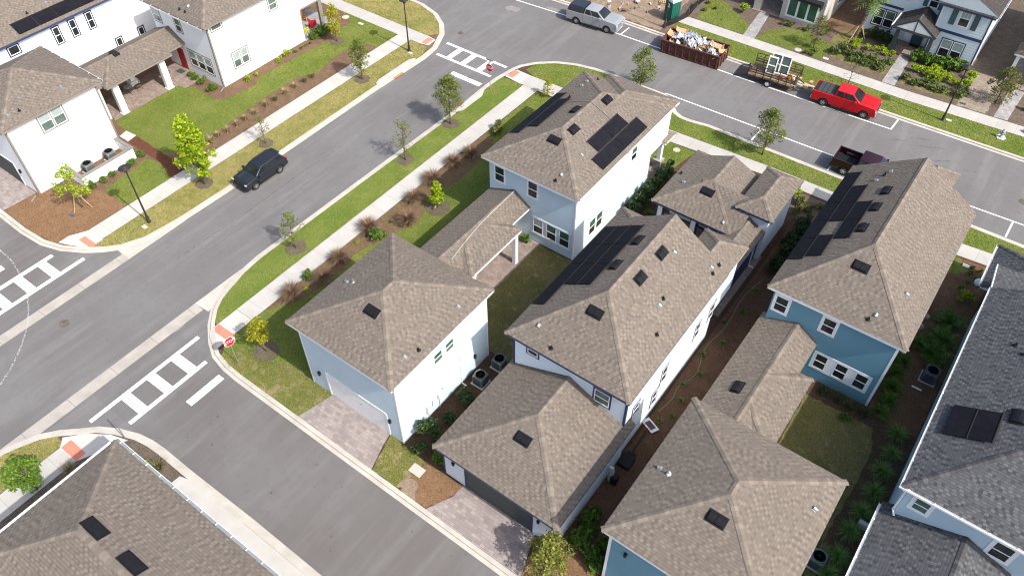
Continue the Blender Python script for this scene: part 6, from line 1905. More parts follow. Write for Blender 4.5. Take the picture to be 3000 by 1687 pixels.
for s in (-1, 1): MB().box(-.9, .9, s * W / 2 - .01, s * W / 2 + .03, .30, .48).build('sill_cladding', 'black', t)
b = MB(); b.box(-2.0, -1.72, -.52, .52, 1.655, 1.70); b.build('spoiler', 'car_dark', t, bevel=.02)
for px in (-1.0, .02, .98): MB().box(px - .007, px + .007, -W / 2 - .004, W / 2 + .004, .45, 1.1).build('panel_gap', 'black', t)
for s in (-1, 1):
    wheel(t, rwx, s * (W / 2 - .11), .36, .24, 5); wheel(t, fwx, s * (W / 2 - .11), .36, .24, 5)
car_bits(t, L, W, .98, 1.12, .78, 'black', 'black', (.3, .13), (.2, .2), .85, 1.18, 'car_dark')

# flatbed trailer with ramp, and its load
t = thing('utility_trailer', 'open black utility trailer with plank sides and a lowered slatted ramp, behind the red pickup', 'trailer', (-18.15, 64.5, -.05), R(4.5))
b = MB(); b.box(-2.15, 2.15, -1.0, 1.0, .52, .60); b.build('deck', 'timber_grey', t)
b = MB()
for s in (-1, 1):
    for k in range(7):
        x = -2.13 + k * .71
        b.box(x - .03, x + .03, s * 1.04 - .03, s * 1.04 + .03, .45, 1.66)
    b.box(-2.16, 2.16, s * 1.04 - .032, s * 1.04 + .032, 1.661, 1.70); b.box(-2.16, 2.16, s * 1.04 - .016, s * 1.04 + .016, 1.36, 1.39); b.box(-2.16, 2.16, s * 1.04 - .04, s * 1.04 + .04, .42, .449)
b.box(2.10, 2.16, -1.0, 1.0, 1.62, 1.68); b.box(2.11, 2.15, -1.0, 1.0, 1.1, 1.15)
for k in (-.5, .5): b.box(2.11, 2.15, k - .02, k + .02, .6, 1.62)
b.tube([(2.15, .8, .45), (3.3, 0, .45)], .045, 6).tube([(2.15, -.8, .45), (3.3, 0, .45)], .045, 6).tube([(3.3, 0, .45), (3.6, 0, .48)], .06, 6)
b.build('frame', 'dark_metal', t)
b = MB()
for s in (-1, 1):
    for z, w in ((.70, .16), (.95, .14), (1.19, .14)):
        b.box(-2.1, 2.1, s * 1.005 - .018, s * 1.005 + .018, z - w / 2, z + w / 2, 0 if (z > .8) else 1)
b.build('side_plank', ['timber_grey', 'timber'], t)
b = MB()
for k in range(9):
    f = k / 8; b.beam((-2.2 - 1.15 * f, -.98, .54 - .46 * f), (-2.2 - 1.15 * f, .98, .54 - .46 * f), .05, .04)
for y in (-.98, 0, .98): b.beam((-2.2, y, .52), (-3.35, y, .06), .05, .05)
b.build('ramp', 'dark_metal', t)
for s in (-1, 1):
    wheel(t, -.15, s * 1.17, .34, .2, 8, 'sign_white')
    MB().box(-.6, .3, s * 1.17 - .12, s * 1.17 + .12, .72, .75).build('fender', 'dark_metal', t)
def vinyl_window(label, c, w, hgt, lean, rz):
    o = thing('window_unit', label, 'window', c, rz)
    f = MB()
    f.hexa([(0, 0, 0)] * 8) if False else None
    def bar(u0, u1, v0, v1, th=.05):
        pts = []
        for dy in (-th, th):
            for (u, v) in ((u0, v0), (u1, v0), (u1, v1), (u0, v1)):
                pts.append((u, dy + v * lean, v))
        f.hexa(pts)
    bar(-w / 2, w / 2, 0, .09); bar(-w / 2, w / 2, hgt - .09, hgt); bar(-w / 2, -w / 2 + .09, .09, hgt - .09); bar(w / 2 - .09, w / 2, .09, hgt - .09)
    n = 2 if w > 1 else 1
    if n == 2: bar(-.06, .06, .09, hgt - .09)
    bar(-w / 2 + .09, w / 2 - .09, hgt * .47, hgt * .47 + .07, .04)
    f.build('frame', 'white', o)
    g = MB(); g.poly([(-w / 2 + .09, lean * .09, .09), (w / 2 - .09, lean * .09, .09), (w / 2 - .09, lean * (hgt - .09), hgt - .09), (-w / 2 + .09, lean * (hgt - .09), hgt - .09)])
    g.build('pane', 'glass_green', o)
vinyl_window('large white twin-sash window unit standing upright on the trailer', (-18.0, 64.95, .56), 1.75, 1.75, .18, R(6))
vinyl_window('narrower white window unit leaning in front of the large one on the trailer', (-18.6, 64.5, .56), .85, 1.55, .2, R(6))
for i, (x, y, z, l, mt, lb) in enumerate([(-17.9, 63.75, .58, 3.9, 'timber', 'long pale board lying along the trailer side nearest the street centre'), (-17.7, 65.3, .58, 3.6, 'timber', 'long pale board lying along the trailer side nearest the kerb'), (-16.9, 64.2, .60, 1.7, 'timber_grey', 'short weathered board lying across the trailer front')]):
    o = thing('lumber_board', lb, 'board', (x, y, z), R(4.5))
    b = MB(); b.box(-l / 2, l / 2, -.14, .14, 0, .05).box(-l / 2 + .1, l / 2 - .2, -.10, .12, .05, .09); b.build('plank', mt, o)
for i, (x, y, s, mt, lb) in enumerate([(-17.1, 64.1, .2, 'card', 'small cardboard carton by the boards at the trailer front'), (-16.8, 64.6, .16, 'or_plastic', 'small orange bucket on the trailer'), (-17.4, 64.4, .14, 'red_plastic', 'small red can on the trailer'), (-16.5, 64.9, .17, 'sign_white', 'white bucket at the front of the trailer')]):
    b = MB().lathe([(s * .8, 0), (s, s * 1.7), (s * .85, s * 1.72), (s * .7, s * .4)], 4 if i == 0 else 12, (x, y, .56)); tag(b.build('bucket' if i else 'cardboard_carton', mt), lb, 'bucket' if i else 'box')
b = MB().box(-15.0, -14.75, 64.6, 65.0, .85, 1.02).box(-15.35, -14.9, 64.2, 64.5, .55, .8); tag(b.build('tool_crate', 'card'), 'loose tan carton and tools balanced on the trailer tongue by the red tailgate', 'box')

# dumpster and its debris
t = thing('dumpster', 'long rusty red-brown open dumpster heaped with building waste', 'dumpster', (-26.05, 64.15, -.05), R(4))
b = MB(); Lh, Wh = 2.95, 1.12
for s in (-1, 1):
    b.hexa([(-Lh + .1, s * (Wh - .03), .18), (Lh - .05, s * (Wh - .03), .18), (Lh - .05, s * (Wh + .03), .18), (-Lh + .1, s * (Wh + .03), .18), (-Lh, s * (Wh + .06), 1.28), (Lh, s * (Wh + .06), 1.28), (Lh, s * (Wh + .12), 1.28), (-Lh, s * (Wh + .12), 1.28)])
b.hexa([(-Lh + .1, -Wh, .18), (-Lh + .16, -Wh, .18), (-Lh + .16, Wh, .18), (-Lh + .1, Wh, .18), (-Lh, -Wh - .05, 1.28), (-Lh + .06, -Wh - .05, 1.28), (-Lh + .06, Wh + .05, 1.28), (-Lh, Wh + .05, 1.28)])
b.box(-Lh + .1, Lh - .05, -Wh, Wh, .14, .22)
b.build('shell', 'rust', t)
b = MB(); b.box(Lh - .06, Lh + .01, -Wh - .05, Wh + .05, .2, 1.28)
for k in (-.7, 0, .7): b.box(Lh + .01, Lh + .09, k - .05, k + .05, .2, 1.25)
b.build('tail_door', 'rust', t)
b = MB()
for s in (-1, 1):
    for k in range(9):
        x = -Lh + .25 + k * .68
        b.box(x - .05, x + .05, s * (Wh + .05), s * (Wh + .15), .2, 1.2)
    b.box(-Lh - .02, Lh + .02, s * (Wh + .02), s * (Wh + .17), 1.275, 1.36)
    b.box(-Lh + .1, Lh, s * (Wh - .02), s * (Wh + .12), .06, .2)
b.box(-Lh - .03, -Lh + .1, -Wh, Wh, 1.275, 1.36)
b.build('rib', 'rust', t)
for x in (-2.4, 2.5):
    for s in (-1, 1): MB().tube([(x, s * .7, .1), (x, s * .95, .1)], .1, 8).build('roller', 'iron', t)
rgd = np.random.default_rng(8)
def heap(name, mats, n, x0, x1, y0, y1, z0, z1, smin, smax, parent=None):
    mb = MB()
    for i in range(n):
        c = Vector((rgd.uniform(x0, x1), rgd.uniform(y0, y1), rgd.uniform(z0, z1)))
        q = Quaternion((rgd.normal(), rgd.normal(), rgd.normal(), rgd.normal())).normalized()
        s = rgd.uniform(smin, smax)
        ax, ay, az = (q @ Vector(v) for v in ((s, 0, 0), (0, s * rgd.uniform(.3, .9), 0), (0, 0, s * .08)))
        mb.obox(c, ax, ay, az, int(rgd.integers(len(mats))))
    return mb.build(name, mats)
o = heap('debris', ['poly_white', 'card', 'timber', 'timber_grey', 'card', 'black'], 130, -28.5, -23.5, 63.35, 65.0, .5, 1.12, .10, .42); o['kind'] = 'stuff'
o = heap('rubble', ['card', 'timber_grey', 'poly_white', 'stone', 'timber'], 90, -41.5, -31.6, 66.4, 72.5, .05, .14, .05, .30); o['kind'] = 'stuff'
def sheet_wrap(label, c, sx, sy, seed, mat, rz, amp=.16):
    r = np.random.default_rng(seed); n = 9
    mb = MB(); h = r.normal(0, amp, (n, n)); ja = r.normal(0, .04, (n, n, 2))
    idx = lambda i, j: i * n + j
    q = Matrix.Rotation(rz, 3, 'Z')
    for i in range(n):
        for j in range(n):
            p = Vector(((i / (n - 1) - .5) * sx + ja[i, j, 0], (j / (n - 1) - .5) * sy + ja[i, j, 1], h[i, j] + .25 * math.cos((i / (n - 1) - .5) * 3)))
            mb.v.append(q @ p + Vector(c))
    for i in range(n - 1):
        for j in range(n - 1):
            mb.f.append([idx(i, j), idx(i + 1, j), idx(i + 1, j + 1), idx(i, j + 1)]); mb.m.append(0); mb.uv.append(None)
    o = mb.build('crumpled_wrap', mat); s_ = o.modifiers.new('thick', 'SOLIDIFY'); s_.thickness = .02
    tag(o, label, 'plastic sheet')
sheet_wrap('crumpled silver wrap sheet at the left end of the dumpster heap', (-27.7, 64.2, 1.22), 1.3, .9, 1, 'foil', .3)
sheet_wrap('silver wrap folded over the top of the dumpster heap', (-26.6, 64.6, 1.38), 1.5, .7, 2, 'foil', .1)
sheet_wrap('white plastic sheet spilling toward the street side of the dumpster', (-26.4, 63.8, 1.18), 1.2, .8, 3, 'poly_white', -.5)
sheet_wrap('white plastic sheet in the middle of the dumpster heap', (-25.5, 64.4, 1.25), 1.0, .9, 4, 'poly_white', .7)
sheet_wrap('long silver tube of wrap lying toward the right end of the dumpster', (-24.9, 64.5, 1.25), 1.7, .5, 5, 'foil', .25)
sheet_wrap('small white sheet low at the right end of the dumpster', (-24.1, 63.7, 1.05), .9, .5, 6, 'poly_white', -.1)
def carton(label, c, s, rz, tilt=0.2, open_=True):
    o = thing('cardboard_box', label, 'box', c, rz)
    b = MB(); b.box(-s[0], s[0], -s[1], s[1], 0, s[2]); b.build('shell', 'card', o)
    b = MB()
    for k in (-1, 1): b.hexa([(k * s[0], -s[1], s[2]), (k * s[0] + .012, -s[1], s[2]), (k * s[0] + .012, s[1], s[2]), (k * s[0], s[1], s[2]), (k * s[0] * 1.5, -s[1], s[2] + s[0] * .4), (k * s[0] * 1.5 + .012, -s[1], s[2] + s[0] * .4), (k * s[0] * 1.5 + .012, s[1], s[2] + s[0] * .4), (k * s[0] * 1.5, s[1], s[2] + s[0] * .4)])
    b.build('flap', 'card', o)
    o.rotation_euler = (tilt, tilt * .6, rz)
carton('tallest cardboard box at the kerb-side left end of the dumpster', (-28.0, 64.95, 1.0), (.38, .3, .55), .4)
carton('flattened tan carton at the left rim of the dumpster', (-28.55, 64.3, 1.05), (.3, .35, .25), .1, .3)
carton('large cardboard box near the right end of the dumpster heap', (-24.2, 64.75, .95), (.42, .3, .45), .2, .25)
carton('small cardboard box at the right corner of the dumpster', (-23.5, 64.4, .95), (.25, .25, .3), .6, .35)

# ------------------------------------------------------------------ street furniture
def street_lamp(label, x, y, pad=None, h=5.15):
    t = thing('street_lamp', label, 'street lamp', (x, y, .05))
    MB().lathe([(.15, -.1), (.15, .05), (.12, .10), (.11, .55), (.085, .62), (.075, .8), (.045, h - .35), (.05, h - .3)], 10).build('pole', 'dark_metal', t, smooth=True)
    b = MB()
    for k in range(4):
        a = k * math.pi / 2 + .4; b.tube([(.05 * math.cos(a), .05 * math.sin(a), h - .35), (.3 * math.cos(a), .3 * math.sin(a), h + .02)], .014, 5)
    b.lathe([(.06, h - .35), (.13, h - .22), (.10, h - .1), (.05, h)], 10)
    b.build('lamp_bracket', 'dark_metal', t)
    MB().lathe([(.001, h - .01), (.42, h + .005), (.45, h + .035), (.42, h + .06), (.20, h + .10), (.16, h + .17), (.05, h + .2), (.001, h + .2)], 22).build('lamp_shade', 'dark_metal', t, smooth=True)
    if pad:
        o = MB().box(pad[0] - .22, pad[0] + .22, pad[1] - .15, pad[1] + .15, .02, .085).build('junction_box', 'lid'); tag(o, 'pale box lid in the grass at the foot of ' + pad[2], 'utility lid')
street_lamp('dark disc-headed street lamp on the dry verge by the pine straw corner', -48.06, 19.09, (-47.88, 18.55, 'the pine straw corner lamp'))
street_lamp('dark disc-headed street lamp by the red pad at the top street corner', -48.1, 48.6, (-47.75, 48.35, 'the top street corner lamp'))
street_lamp('dark disc-headed street lamp before the powder blue house', -3.9, 67.46, (-3.45, 67.75, 'the powder blue house lamp'))
street_lamp('dark street lamp beside the green portable toilet, its head cut off by the top edge', -30.61, 66.74)

def stop_sign(label, x, y, rz, h=2.28, blades=False, extra=False):
    """faces local +x"""
    t = thing('stop_sign', label, 'sign', (x, y, .05), rz)
    MB().tube([(0, 0, -.1), (0, 0, h + (.85 if blades else .3))], .03, 8).build('post', 'steel', t)
    def octo(r, x0, x1, mat, nm):
        b = MB(); pts = [(r * math.cos(R(22.5 + 45 * k)), r * math.sin(R(22.5 + 45 * k))) for k in range(8)]
        i = [Vector((x0, p[0], h + p[1])) for p in pts]; j = [Vector((x1, p[0], h + p[1])) for p in pts]
        b.poly(j); b.poly(i[::-1])
        for k in range(8): b.poly([i[k], i[(k + 1) % 8], j[(k + 1) % 8], j[k]])
        return b.build(nm, mat, t)
    octo(.405, .034, .040, 'sign_white', 'sign_border')
    octo(.372, .0405, .044, 'sign_red', 'sign_plate')
    text_mesh('lettering', 'STOP', .30, 'sign_white', t, facing((.046, 0, h), (1, 0, 0)) @ Matrix.Diagonal((.92, 1.12, 1, 1)), .002)
    if blades:
        b = MB(); b.box(-.32, .32, .045, .05, h + .50, h + .66); b.box(-.008, .008, -.36, .36, h + .68, h + .84)
        b.build('street_name_blade', 'steel', t)
    return t
stop_sign('red stop sign near the red pad, read from the alley', -32.34, 14.25, R(-8))
stop_sign('red stop sign with street name blades at the top street crossing', -37.96, 48.07, R(-86), 2.25, True)
t = thing('sign_post', 'bare grey post leaning at the lower left roof corner, its sign hidden', 'post', (-33.3, 6.55, .05))
MB().tube([(0, 0, -.1), (0, 0, 2.2)], .03, 8).build('post', 'steel', t)

def condenser(label, x, y, rz=0.0, mat='ac', z=.05, s=1.0):
    t = thing('ac_condenser', label, 'air conditioner', (x, y, z), rz)
    w, h = .40 * s, .82 * s
    MB().box(-w - .06, w + .06, -w - .06, w + .06, -.03, .05).build('pad', 'pad', t)
    b = MB(); b.box(-w, w, -w, w, .05, h); b.build('casing', mat, t, smooth=True, bevel=.12, seg=4)
    b = MB()
    for k in range(9):
        z0 = .14 + k * .07 * s
        for sx in (-1, 1):
            b.box(sx * w - .008, sx * w + .012, -w * .68, w * .68, z0, z0 + .02); b.box(-w * .68, w * .68, sx * w - .008, sx * w + .012, z0, z0 + .02)
    b.build('louvre', 'black', t)
    b = MB(); b.lathe([(w * .80, h + .001), (w * .82, h + .05), (w * .94, h + .055), (w * .97, h + .001)], 22); b.build('fan_ring', mat, t, smooth=True)
    b = MB(); b.poly([(w * .8 * math.cos(k * math.pi / 9), w * .8 * math.sin(k * math.pi / 9), h + .004) for k in range(18)]); b.build('fan_well', 'black', t)
    b = MB()
    for k in range(4):
        a = k * math.pi / 2 + .3
        b.poly([(.05 * math.cos(a), .05 * math.sin(a), h + .02), (w * .7 * math.cos(a - .25), w * .7 * math.sin(a - .25), h + .015), (w * .7 * math.cos(a + .3), w * .7 * math.sin(a + .3), h + .03)])
    b.lathe([(.07, h + .01), (.07, h + .05), (.001, h + .055)], 8); b.build('fan_blade', mat, t)
    b = MB()
    for k in range(1, 4): b.lathe([(w * .22 * k - .006, h + .056), (w * .22 * k + .006, h + .056)], 18)
    for k in range(6):
        a = k * math.pi / 6; b.tube([(w * .88 * math.cos(a), w * .88 * math.sin(a), h + .058), (-w * .88 * math.cos(a), -w * .88 * math.sin(a), h + .058)], .006, 4)
    b.build('fan_guard', 'black', t)
    return t
condenser('condenser inside the white screen wall, the one nearer the pine straw', -56.85, 20.0)
condenser('condenser inside the white screen wall, the one nearer the step slab', -56.8, 21.95)
condenser('grey condenser at the back corner of the corner garage', -18.75, 24.0)
condenser('grey condenser between the dark shrubs and the rear one beside the corner garage', -18.95, 22.3)
condenser('dark condenser against the steel-blue wall in shade', 3.55, 39.2, 0, 'ac_blue', s=1.1)
condenser('dark condenser half hidden by the teal garage eave', 2.45, 23.6, 0, 'ac_blue', s=1.05)
o = thing('screen_wall', 'low white screen wall with taupe cap around two condensers', 'wall', (-55.4, 20.9, 0), world=True)
MB().box(-55.46, -55.34, 18.6, 23.25, -.05, 1.02).box(-57.55, -55.46, 18.6, 18.72, -.05, 1.02).box(-57.55, -55.46, 23.13, 23.25, -.05, 1.02).build('panel', 'white_stucco', o)
MB().box(-55.52, -55.28, 18.5, 23.35, 1.021, 1.10).box(-57.56, -55.521, 18.52, 18.80, 1.021, 1.10).box(-57.56, -55.521, 23.05, 23.33, 1.021, 1.10).build('coping', 'taupe', o)

def disc(name, label, cat, x, y, r, mat, z=.062, n=20):
    o = MB().lathe([(r, z - .05), (r, z), (r * .86, z + .004), (.001, z + .006)], n, (x, y, 0)).build(name, mat); return tag(o, label, cat)
disc('manhole_cover', 'round cast iron manhole cover in the middle of the side street', 'manhole cover', -44.42, 9.58, .33, 'iron', -.045)
disc('manhole_cover', 'round manhole cover in the top street near its crosswalk', 'manhole cover', -46.3, 54.15, .30, 'iron', -.045)
disc('manhole_cover', 'rusty manhole cover cut by the right edge in the top street', 'manhole cover', 4.3, 60.6, .36, 'iron', -.045)
disc('meter_cover', 'round white lid in the lawn before the corner house porch', 'utility lid', -20.3, 50.3, .30, 'lid')
disc('meter_cover', 'round white lid beside the shrubs at the greige house lawn', 'utility lid', -18.35, 70.75, .33, 'lid')
disc('meter_cover', 'round white lid by the yellow tree near the chair porch', 'utility lid', -57.43, 49.55, .36, 'lid')
for (x, y, a, b_, mt, lb) in ((-55.3, 49.5, .3, .16, 'lid', 'small pale rectangular lid in the lawn by the upper left sidewalk'), (-18.1, 15.25, .42, .30, 'lid', 'cream rectangular utility lid at the edge of the orange mulch'),
                              (-15.65, 70.8, .26, .14, 'pink', 'pinkish meter lid in the left front bed by the sidewalk'), (2.75, 50.75, .3, .15, 'pink', 'pinkish meter lid in the mulch by the steel-blue porch'),
                              (-53.41, 16.05, .22, .1, 'sign_blue', 'small dark blue lid lying on the orange pine straw'), (-3.2, 71.0, .24, .12, 'charcoal', 'dark meter lid by the gravel bed')):
    o = MB().box(x - a, x + a, y - b_, y + b_, .0, .085).box(x - a * .7, x + a * .7, y - b_ * .6, y + b_ * .6, .085, .093).build('utility_cover', mt); tag(o, lb, 'utility lid')
def storm_drain(label, pts, grate, top='walk_y'):
    t = thing('storm_drain', label, 'drain', (pts[0][0], pts[0][1], 0), world=True)
    b = MB(); b.prism(pts, -.1, .13); b.build('slab', top, t)
    b = MB(); x0, x1, y0, y1 = grate
    for k in range(12):
        y = y0 + (y1 - y0) * (k + .15) / 12; b.box(x0, x1, y, y + (y1 - y0) / 20, -.043, -.030)
    b.box(x0, x0 + .03, y0, y1, -.044, -.028).box(x1 - .03, x1, y0, y1, -.044, -.028)
    b.build('grate', 'drain', t)
    MB().box(x0 + .01, x1 - .01, y0 + .01, y1 - .01, -.049, -.044).build('pit', 'iron', t)
storm_drain('concrete storm inlet with rusty grate on the dry verge side of the street', [(-46.45, 42.8), (-46.35, 43.4), (-46.32, 47.2), (-46.45, 47.75), (-46.75, 47.9), (-47.05, 47.3), (-47.05, 43.2), (-46.8, 42.6)], (-46.33, -45.95, 44.3, 45.6))
storm_drain('concrete storm inlet with rusty grate on the lush verge side of the street', [(-38.5, 43.5), (-38.25, 43.6), (-37.95, 44.2), (-37.95, 46.9), (-38.3, 47.6), (-38.5, 47.5)], (-38.95, -38.58, 44.2, 45.3))
t = thing('fire_hydrant', 'grey-blue fire hydrant on a concrete pad beside the top sidewalk at right', 'hydrant', (.76, 67.88, .05))
MB().prism([(.42 * math.cos(k * math.pi / 3), .42 * math.sin(k * math.pi / 3)) for k in range(6)], -.05, .06).build('pad', 'pad', t)
MB().lathe([(.16, .06), (.16, .11), (.11, .13), (.11, .55), (.15, .57), (.15, .61), (.12, .64), (.10, .74), (.04, .80), (.03, .86), (.001, .86)], 12).build('barrel', 'bluegrey', t, smooth=True)
MB().tube([(-.22, 0, .42), (.22, 0, .42)], .06, 8).tube([(0, 0, .42), (0, -.2, .42)], .075, 8).build('nozzle', 'bluegrey', t)
t = thing('portable_toilet', 'green portable toilet with a pale grey roof on the dirt lot', 'portable toilet', (-30.85, 68.55, .04), R(-22))
MB().box(-.55, .55, -.55, .55, .1, 2.05).box(-.6, .6, -.6, .6, 0, .1).build('cabin', 'potty', t, bevel=.03)
MB().box(-.38, .38, -.575, -.552, .15, 1.95).build('door', 'potty', t)
MB().box(-.18, .12, -.59, -.576, 1.45, 1.85).build('notice', 'sign_white', t); MB().box(-.12, .05, -.596, -.591, 1.62, 1.78).build('notice_panel', 'sign_red', t)
b = MB(); b.hexa([(-.6, -.6, 2.05), (.6, -.6, 2.05), (.6, .6, 2.05), (-.6, .6, 2.05), (-.42, -.48, 2.28), (.42, -.48, 2.28), (.42, .48, 2.28), (-.42, .48, 2.28)]); b.build('roof', 'potty_roof', t, smooth=True, bevel=.06, seg=3)
for s in (-1, 1):
    for k in range(4): MB().box(s * .552, s * .575, -.4 + k * .25, -.3 + k * .25, .3, 1.9).build('rib', 'potty', t)
MB().tube([(.4, .4, 2.0), (.4, .4, 2.5)], .04, 6).build('vent_pipe', 'potty', t)
# silt fence
t = thing('silt_fence', 'sagging black silt fence beside the green portable toilet', 'fence', (-29.9, 70, 0), world=True)
b = MB(); fp = [(-30.6, 66.9), (-30.1, 68.3), (-29.7, 70.0), (-30.0, 72.5), (-29.8, 76)]
for i in range(4):
    a, c = fp[i], fp[i + 1]; b.hexa([(a[0], a[1], 0), (a[0] + .02, a[1], 0), (c[0] + .02, c[1], 0), (c[0], c[1], 0), (a[0] + .1, a[1], .65), (a[0] + .12, a[1], .65), (c[0] - .03, c[1], .7), (c[0] - .05, c[1], .7)])
b.build('fabric', 'black', t)
for p in fp: MB().box(p[0] - .03, p[0] + .03, p[1] - .03, p[1] + .03, 0, .9).build('stake', 'timber_grey', t)
def pallet(label, x, y, rz, z=.06):
    t = thing('wooden_pallet', label, 'pallet', (x, y, z), rz)
    b = MB()
    for k in range(7): b.box(-.6 + k * .185, -.6 + k * .185 + .11, -.5, .5, .11, .13); 
    b.build('slat', 'timber', t)
    b = MB()
    for y_ in (-.46, 0, .42): b.box(-.6, .6, y_, y_ + .04, 0, .11)
    b.build('stringer', 'timber', t)
pallet('pale wooden pallet leaning by the green portable toilet', -33.0, 71.3, .3); pallet('wooden pallet farther along the dirt lot behind the silver pickup', -36.0, 72.2, -.4)
def lumber(label, x, y, rz, n, l, mat='timber'):
    t = thing('lumber_stack', label, 'lumber', (x, y, .06), rz)
    r = random.Random(int(x * 10)); b = MB()
    for k in range(n):
        oy = r.uniform(-.5, .5); ox = r.uniform(-.5, .5); b.box(-l / 2 + ox, l / 2 + ox, oy - .07, oy + .07, .045 * (k % 4), .045 * (k % 4) + .04)
    b.build('board', mat, t)
lumber('loose pile of boards on the dirt lot above the silver pickup', -39.5, 69.6, -.3, 12, 3.2); lumber('broken weathered boards scattered on the dirt lot behind the sapling', -36.4, 71.0, .2, 10, 2.4, 'timber_grey'); lumber('dark sheet pile at the top edge of the dirt lot', -41.5, 66.6, .1, 8, 2.6, 'timber_grey')

# ------------------------------------------------------------------ things around the houses
def adirondack(label, x, y, rz, mat, s=1.0):
    t = thing('garden_chair', label, 'chair', (x, y, .06), rz)
    b = MB(); b.hexa([(-.28, -.3, .30), (.30, -.3, .38), (.30, .3, .38), (-.28, .3, .30), (-.28, -.3, .33), (.30, -.3, .41), (.30, .3, .41), (-.28, .3, .33)]); b.build('seat', mat, t)
    b = MB()
    for k in range(5): b.obox((-.42, -.24 + k * .12, .68), (.015, 0, 0), (0, .052, 0), (-.16, 0, .42 - abs(k - 2) * .03))
    b.build('backrest', mat, t)
    for sy in (-1, 1):
        MB().box(-.3, .34, sy * .34 - .05, sy * .34 + .05, .58, .61).build('armrest', mat, t)
        MB().box(.26, .33, sy * .33 - .03, sy * .33 + .03, 0, .58).build('leg', mat, t)
        MB().beam((-.55, sy * .3, .02), (.28, sy * .3, .33), .04, .08).build('leg', mat, t)
adirondack('red plastic garden chair on the upper left porch', -58.6, 46.2, R(150), 'red_plastic'); adirondack('lime yellow plastic garden chair on the upper left porch', -58.5, 44.9, R(100), 'yel_plastic'); adirondack('orange plastic garden chair at the back of the upper left porch', -60.3, 46.4, R(-20), 'or_plastic')
t = thing('bistro_table', 'round glass-topped bistro table on the covered patio', 'table', (-63.45, 28.5, .06))
MB().lathe([(.36, .70), (.38, .715), (.36, .73), (.001, .73)], 24).build('table_top', 'blind', t)
MB().lathe([(.03, .03), (.03, .70)], 8).build('stem', 'dark_metal', t)
for k in range(3):
    a = k * 2.09; MB().tube([(0, 0, .25), (.3 * math.cos(a), .3 * math.sin(a), 0)], .015, 5).build('leg', 'dark_metal', t)
def bistro_chair(label, x, y, rz):
    t = thing('bistro_chair', label, 'chair', (x, y, .06), rz)
    MB().box(-.22, .22, -.22, .22, .42, .45).build('seat', 'bark', t, bevel=.03)
    b = MB()
    for k in range(4): b.tube([(-.22, -.2 + k * .133, .45), (-.27, -.2 + k * .133, .85)], .014, 5)
    b.tube([(-.22, -.22, .45), (-.29, -.22, .88), (-.29, .22, .88), (-.22, .22, .45)], .018, 5); b.build('backrest', 'dark_metal', t)
    for sx in (-1, 1):
        for sy in (-1, 1): MB().tube([(sx * .2, sy * .2, .42), (sx * .25, sy * .24, 0)], .015, 5).build('leg', 'dark_metal', t)
bistro_chair('dark metal bistro chair between the glass table and the patio post', -63.35, 27.55, R(85)); bistro_chair('dark metal bistro chair on the far side of the glass table', -63.4, 29.4, R(-95))
b = MB().box(-63.2, -62.4, 33.2, 33.75, .06, .075); tag(b.build('door_mat', 'charcoal'), 'dark door mat in front of the red door', 'door mat')
b = MB().box(-10.15, -9.25, 77.7, 78.15, .08, .095); tag(b.build('door_mat', 'black'), 'black door mat on the gabled entry porch', 'door mat')
t = thing('potted_plant', 'spiky yellow-green plant in a dark pot at the corner house patio edge', 'potted plant', (-24.0, 34.15, .06))
MB().lathe([(.14, 0), (.22, .34), (.19, .34), (.17, .28), (.001, .28)], 14).build('pot', 'black', t)
c = bpy.data.objects.new('leaves', proto('pot')[0]); COL.objects.link(c); c.parent = t; c.location = (0, 0, .25)
t = thing('basketball_hoop', 'toppled portable basketball hoop with a red-rimmed backboard in the narrow side yard', 'basketball hoop', (-8.75, 25.8, .06), world=True)
MB().hexa([(-9.4, 25.75, .12), (-8.45, 25.35, .12), (-8.2, 25.85, .12), (-9.15, 26.25, .12), (-9.4, 25.75, .16), (-8.45, 25.35, .16), (-8.2, 25.85, .16), (-9.15, 26.25, .16)]).build('backboard', 'sign_white', t)
MB().hexa([(-9.15, 25.76, .161), (-8.58, 25.52, .161), (-8.42, 25.84, .161), (-8.99, 26.08, .161), (-9.15, 25.76, .168), (-8.58, 25.52, .168), (-8.42, 25.84, .168), (-8.99, 26.08, .168)]).build('backboard_panel', 'iron', t)
MB().tube([(-8.85 + .22 * math.cos(k * .524), 25.55 + .22 * math.sin(k * .524), .22) for k in range(13)], .015, 5).build('hoop', 'red_plastic', t)
MB().tube([(-8.8, 25.6, .12), (-8.7, 23.4, .2)], .045, 6).build('pole', 'dark_metal', t)
MB().box(-9.1, -8.3, 22.4, 23.3, 0, .28).box(-8.95, -8.45, 23.3, 23.6, .02, .2).build('base_tank', 'black', t, bevel=.06)
t = thing('softener_tank', 'beige water softener cylinder by the navy-trim garage side wall', 'tank', (-8.85, 21.35, .05))
MB().lathe([(.16, 0), (.18, .06), (.18, 1.0), (.13, 1.14), (.05, 1.2), (.001, 1.2)], 14).build('cylinder', 'lid', t, smooth=True)
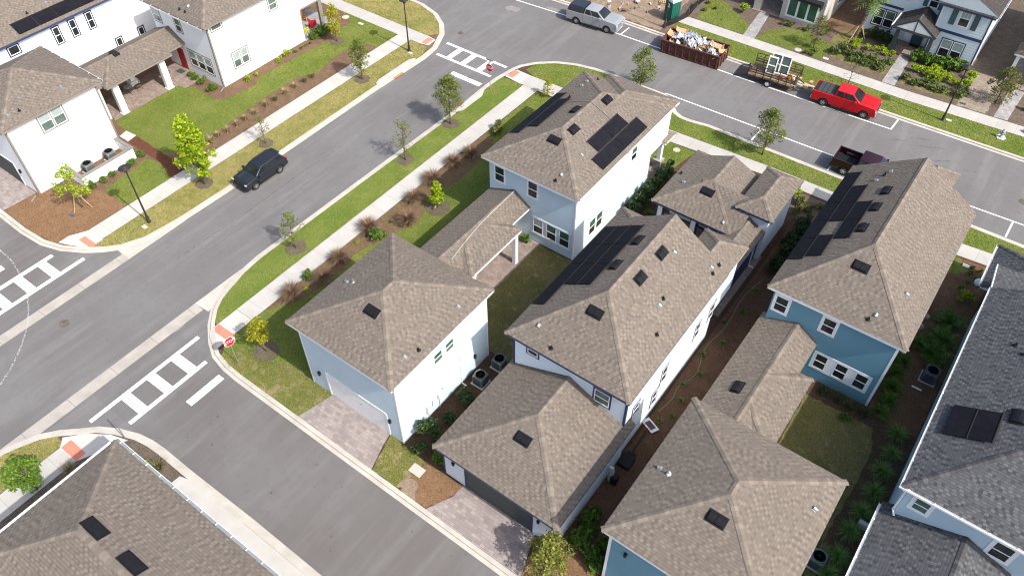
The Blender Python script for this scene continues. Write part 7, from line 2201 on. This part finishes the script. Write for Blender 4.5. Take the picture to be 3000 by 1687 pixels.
MB().box(-.14, .1, -.08, .08, 1.2, 1.36).tube([(-.05, 0, 1.3), (-.3, 0, 1.3), (-.3, 0, .2)], .025, 6).build('valve', 'util', t)
MB().box(.05, .45, -.22, .2, 0, .7).build('brine_tank', 'black', t, bevel=.05)
hp = smooth_poly([(-8.9, 27.0), (-8.6, 28.4), (-8.9, 29.3), (-8.2, 30.9), (-9.0, 33.0), (-8.5, 35.5), (-8.9, 38.6), (-8.4, 41.0)], 3)
tag(MB().tube([(x, y, .07) for x, y in hp], .018, 6).build('garden_hose', 'hose'), 'thin pale green hose snaking along the narrow dark side yard', 'hose')
tag(MB().tube([(-9.0 + .28 * math.cos(k * .5), 18.4 + .28 * math.sin(k * .5), .09 + .0045 * k) for k in range(40)], .02, 6).build('hose_coil', 'ac_blue'), 'coiled dark blue hose at the navy-trim garage wall', 'hose')
tag(MB().hexa([(2.9, 38.0, .05), (3.5, 38.0, .05), (3.5, 38.1, .05), (2.9, 38.1, .05), (2.9, 38.0, .1), (3.5, 38.0, .1), (3.5, 38.1, .1), (2.9, 38.1, .1)]).build('pipe_offcut', 'sign_white'), 'short white pipe offcut on mulch below the dark condenser', 'pipe')
tag(MB().lathe([(.12, 0), (.12, .09), (.001, .1)], 10, (1.6, 40.3, .04)).build('drain_cap', 'sign_white'), 'round white drain cap on dark mulch beside the teal house', 'drain cap')
tag(MB().box(3.45, 4.15, 26.9, 27.15, .04, .55).build('splash_box', 'pad'), 'grey rectangular box at the corner of the low grey roof', 'utility box')
tag(MB().lathe([(.05, -.1), (.24, .12), (.26, .3), (.18, .46), (.001, .5)], 14, (3.75, 48.7, .6)).build('globe_lamp', 'sign_white'), 'white globe by the steel-blue porch gutter', 'globe lamp')
rgs = random.Random(12)
for i, (x, y, s) in enumerate([(1.75, 43.2, .3), (1.9, 44.3, .22)]):
    b = MB().lathe([(s, -.05), (s * 1.05, .08), (s * .6, .2), (.001, .22)], 7, (x, y, .04)); tag(b.build('boulder', 'stone'), ['larger grey rock on mulch beside the teal house wall', 'smaller grey rock on mulch nearer the front of the teal house'][i], 'rock')
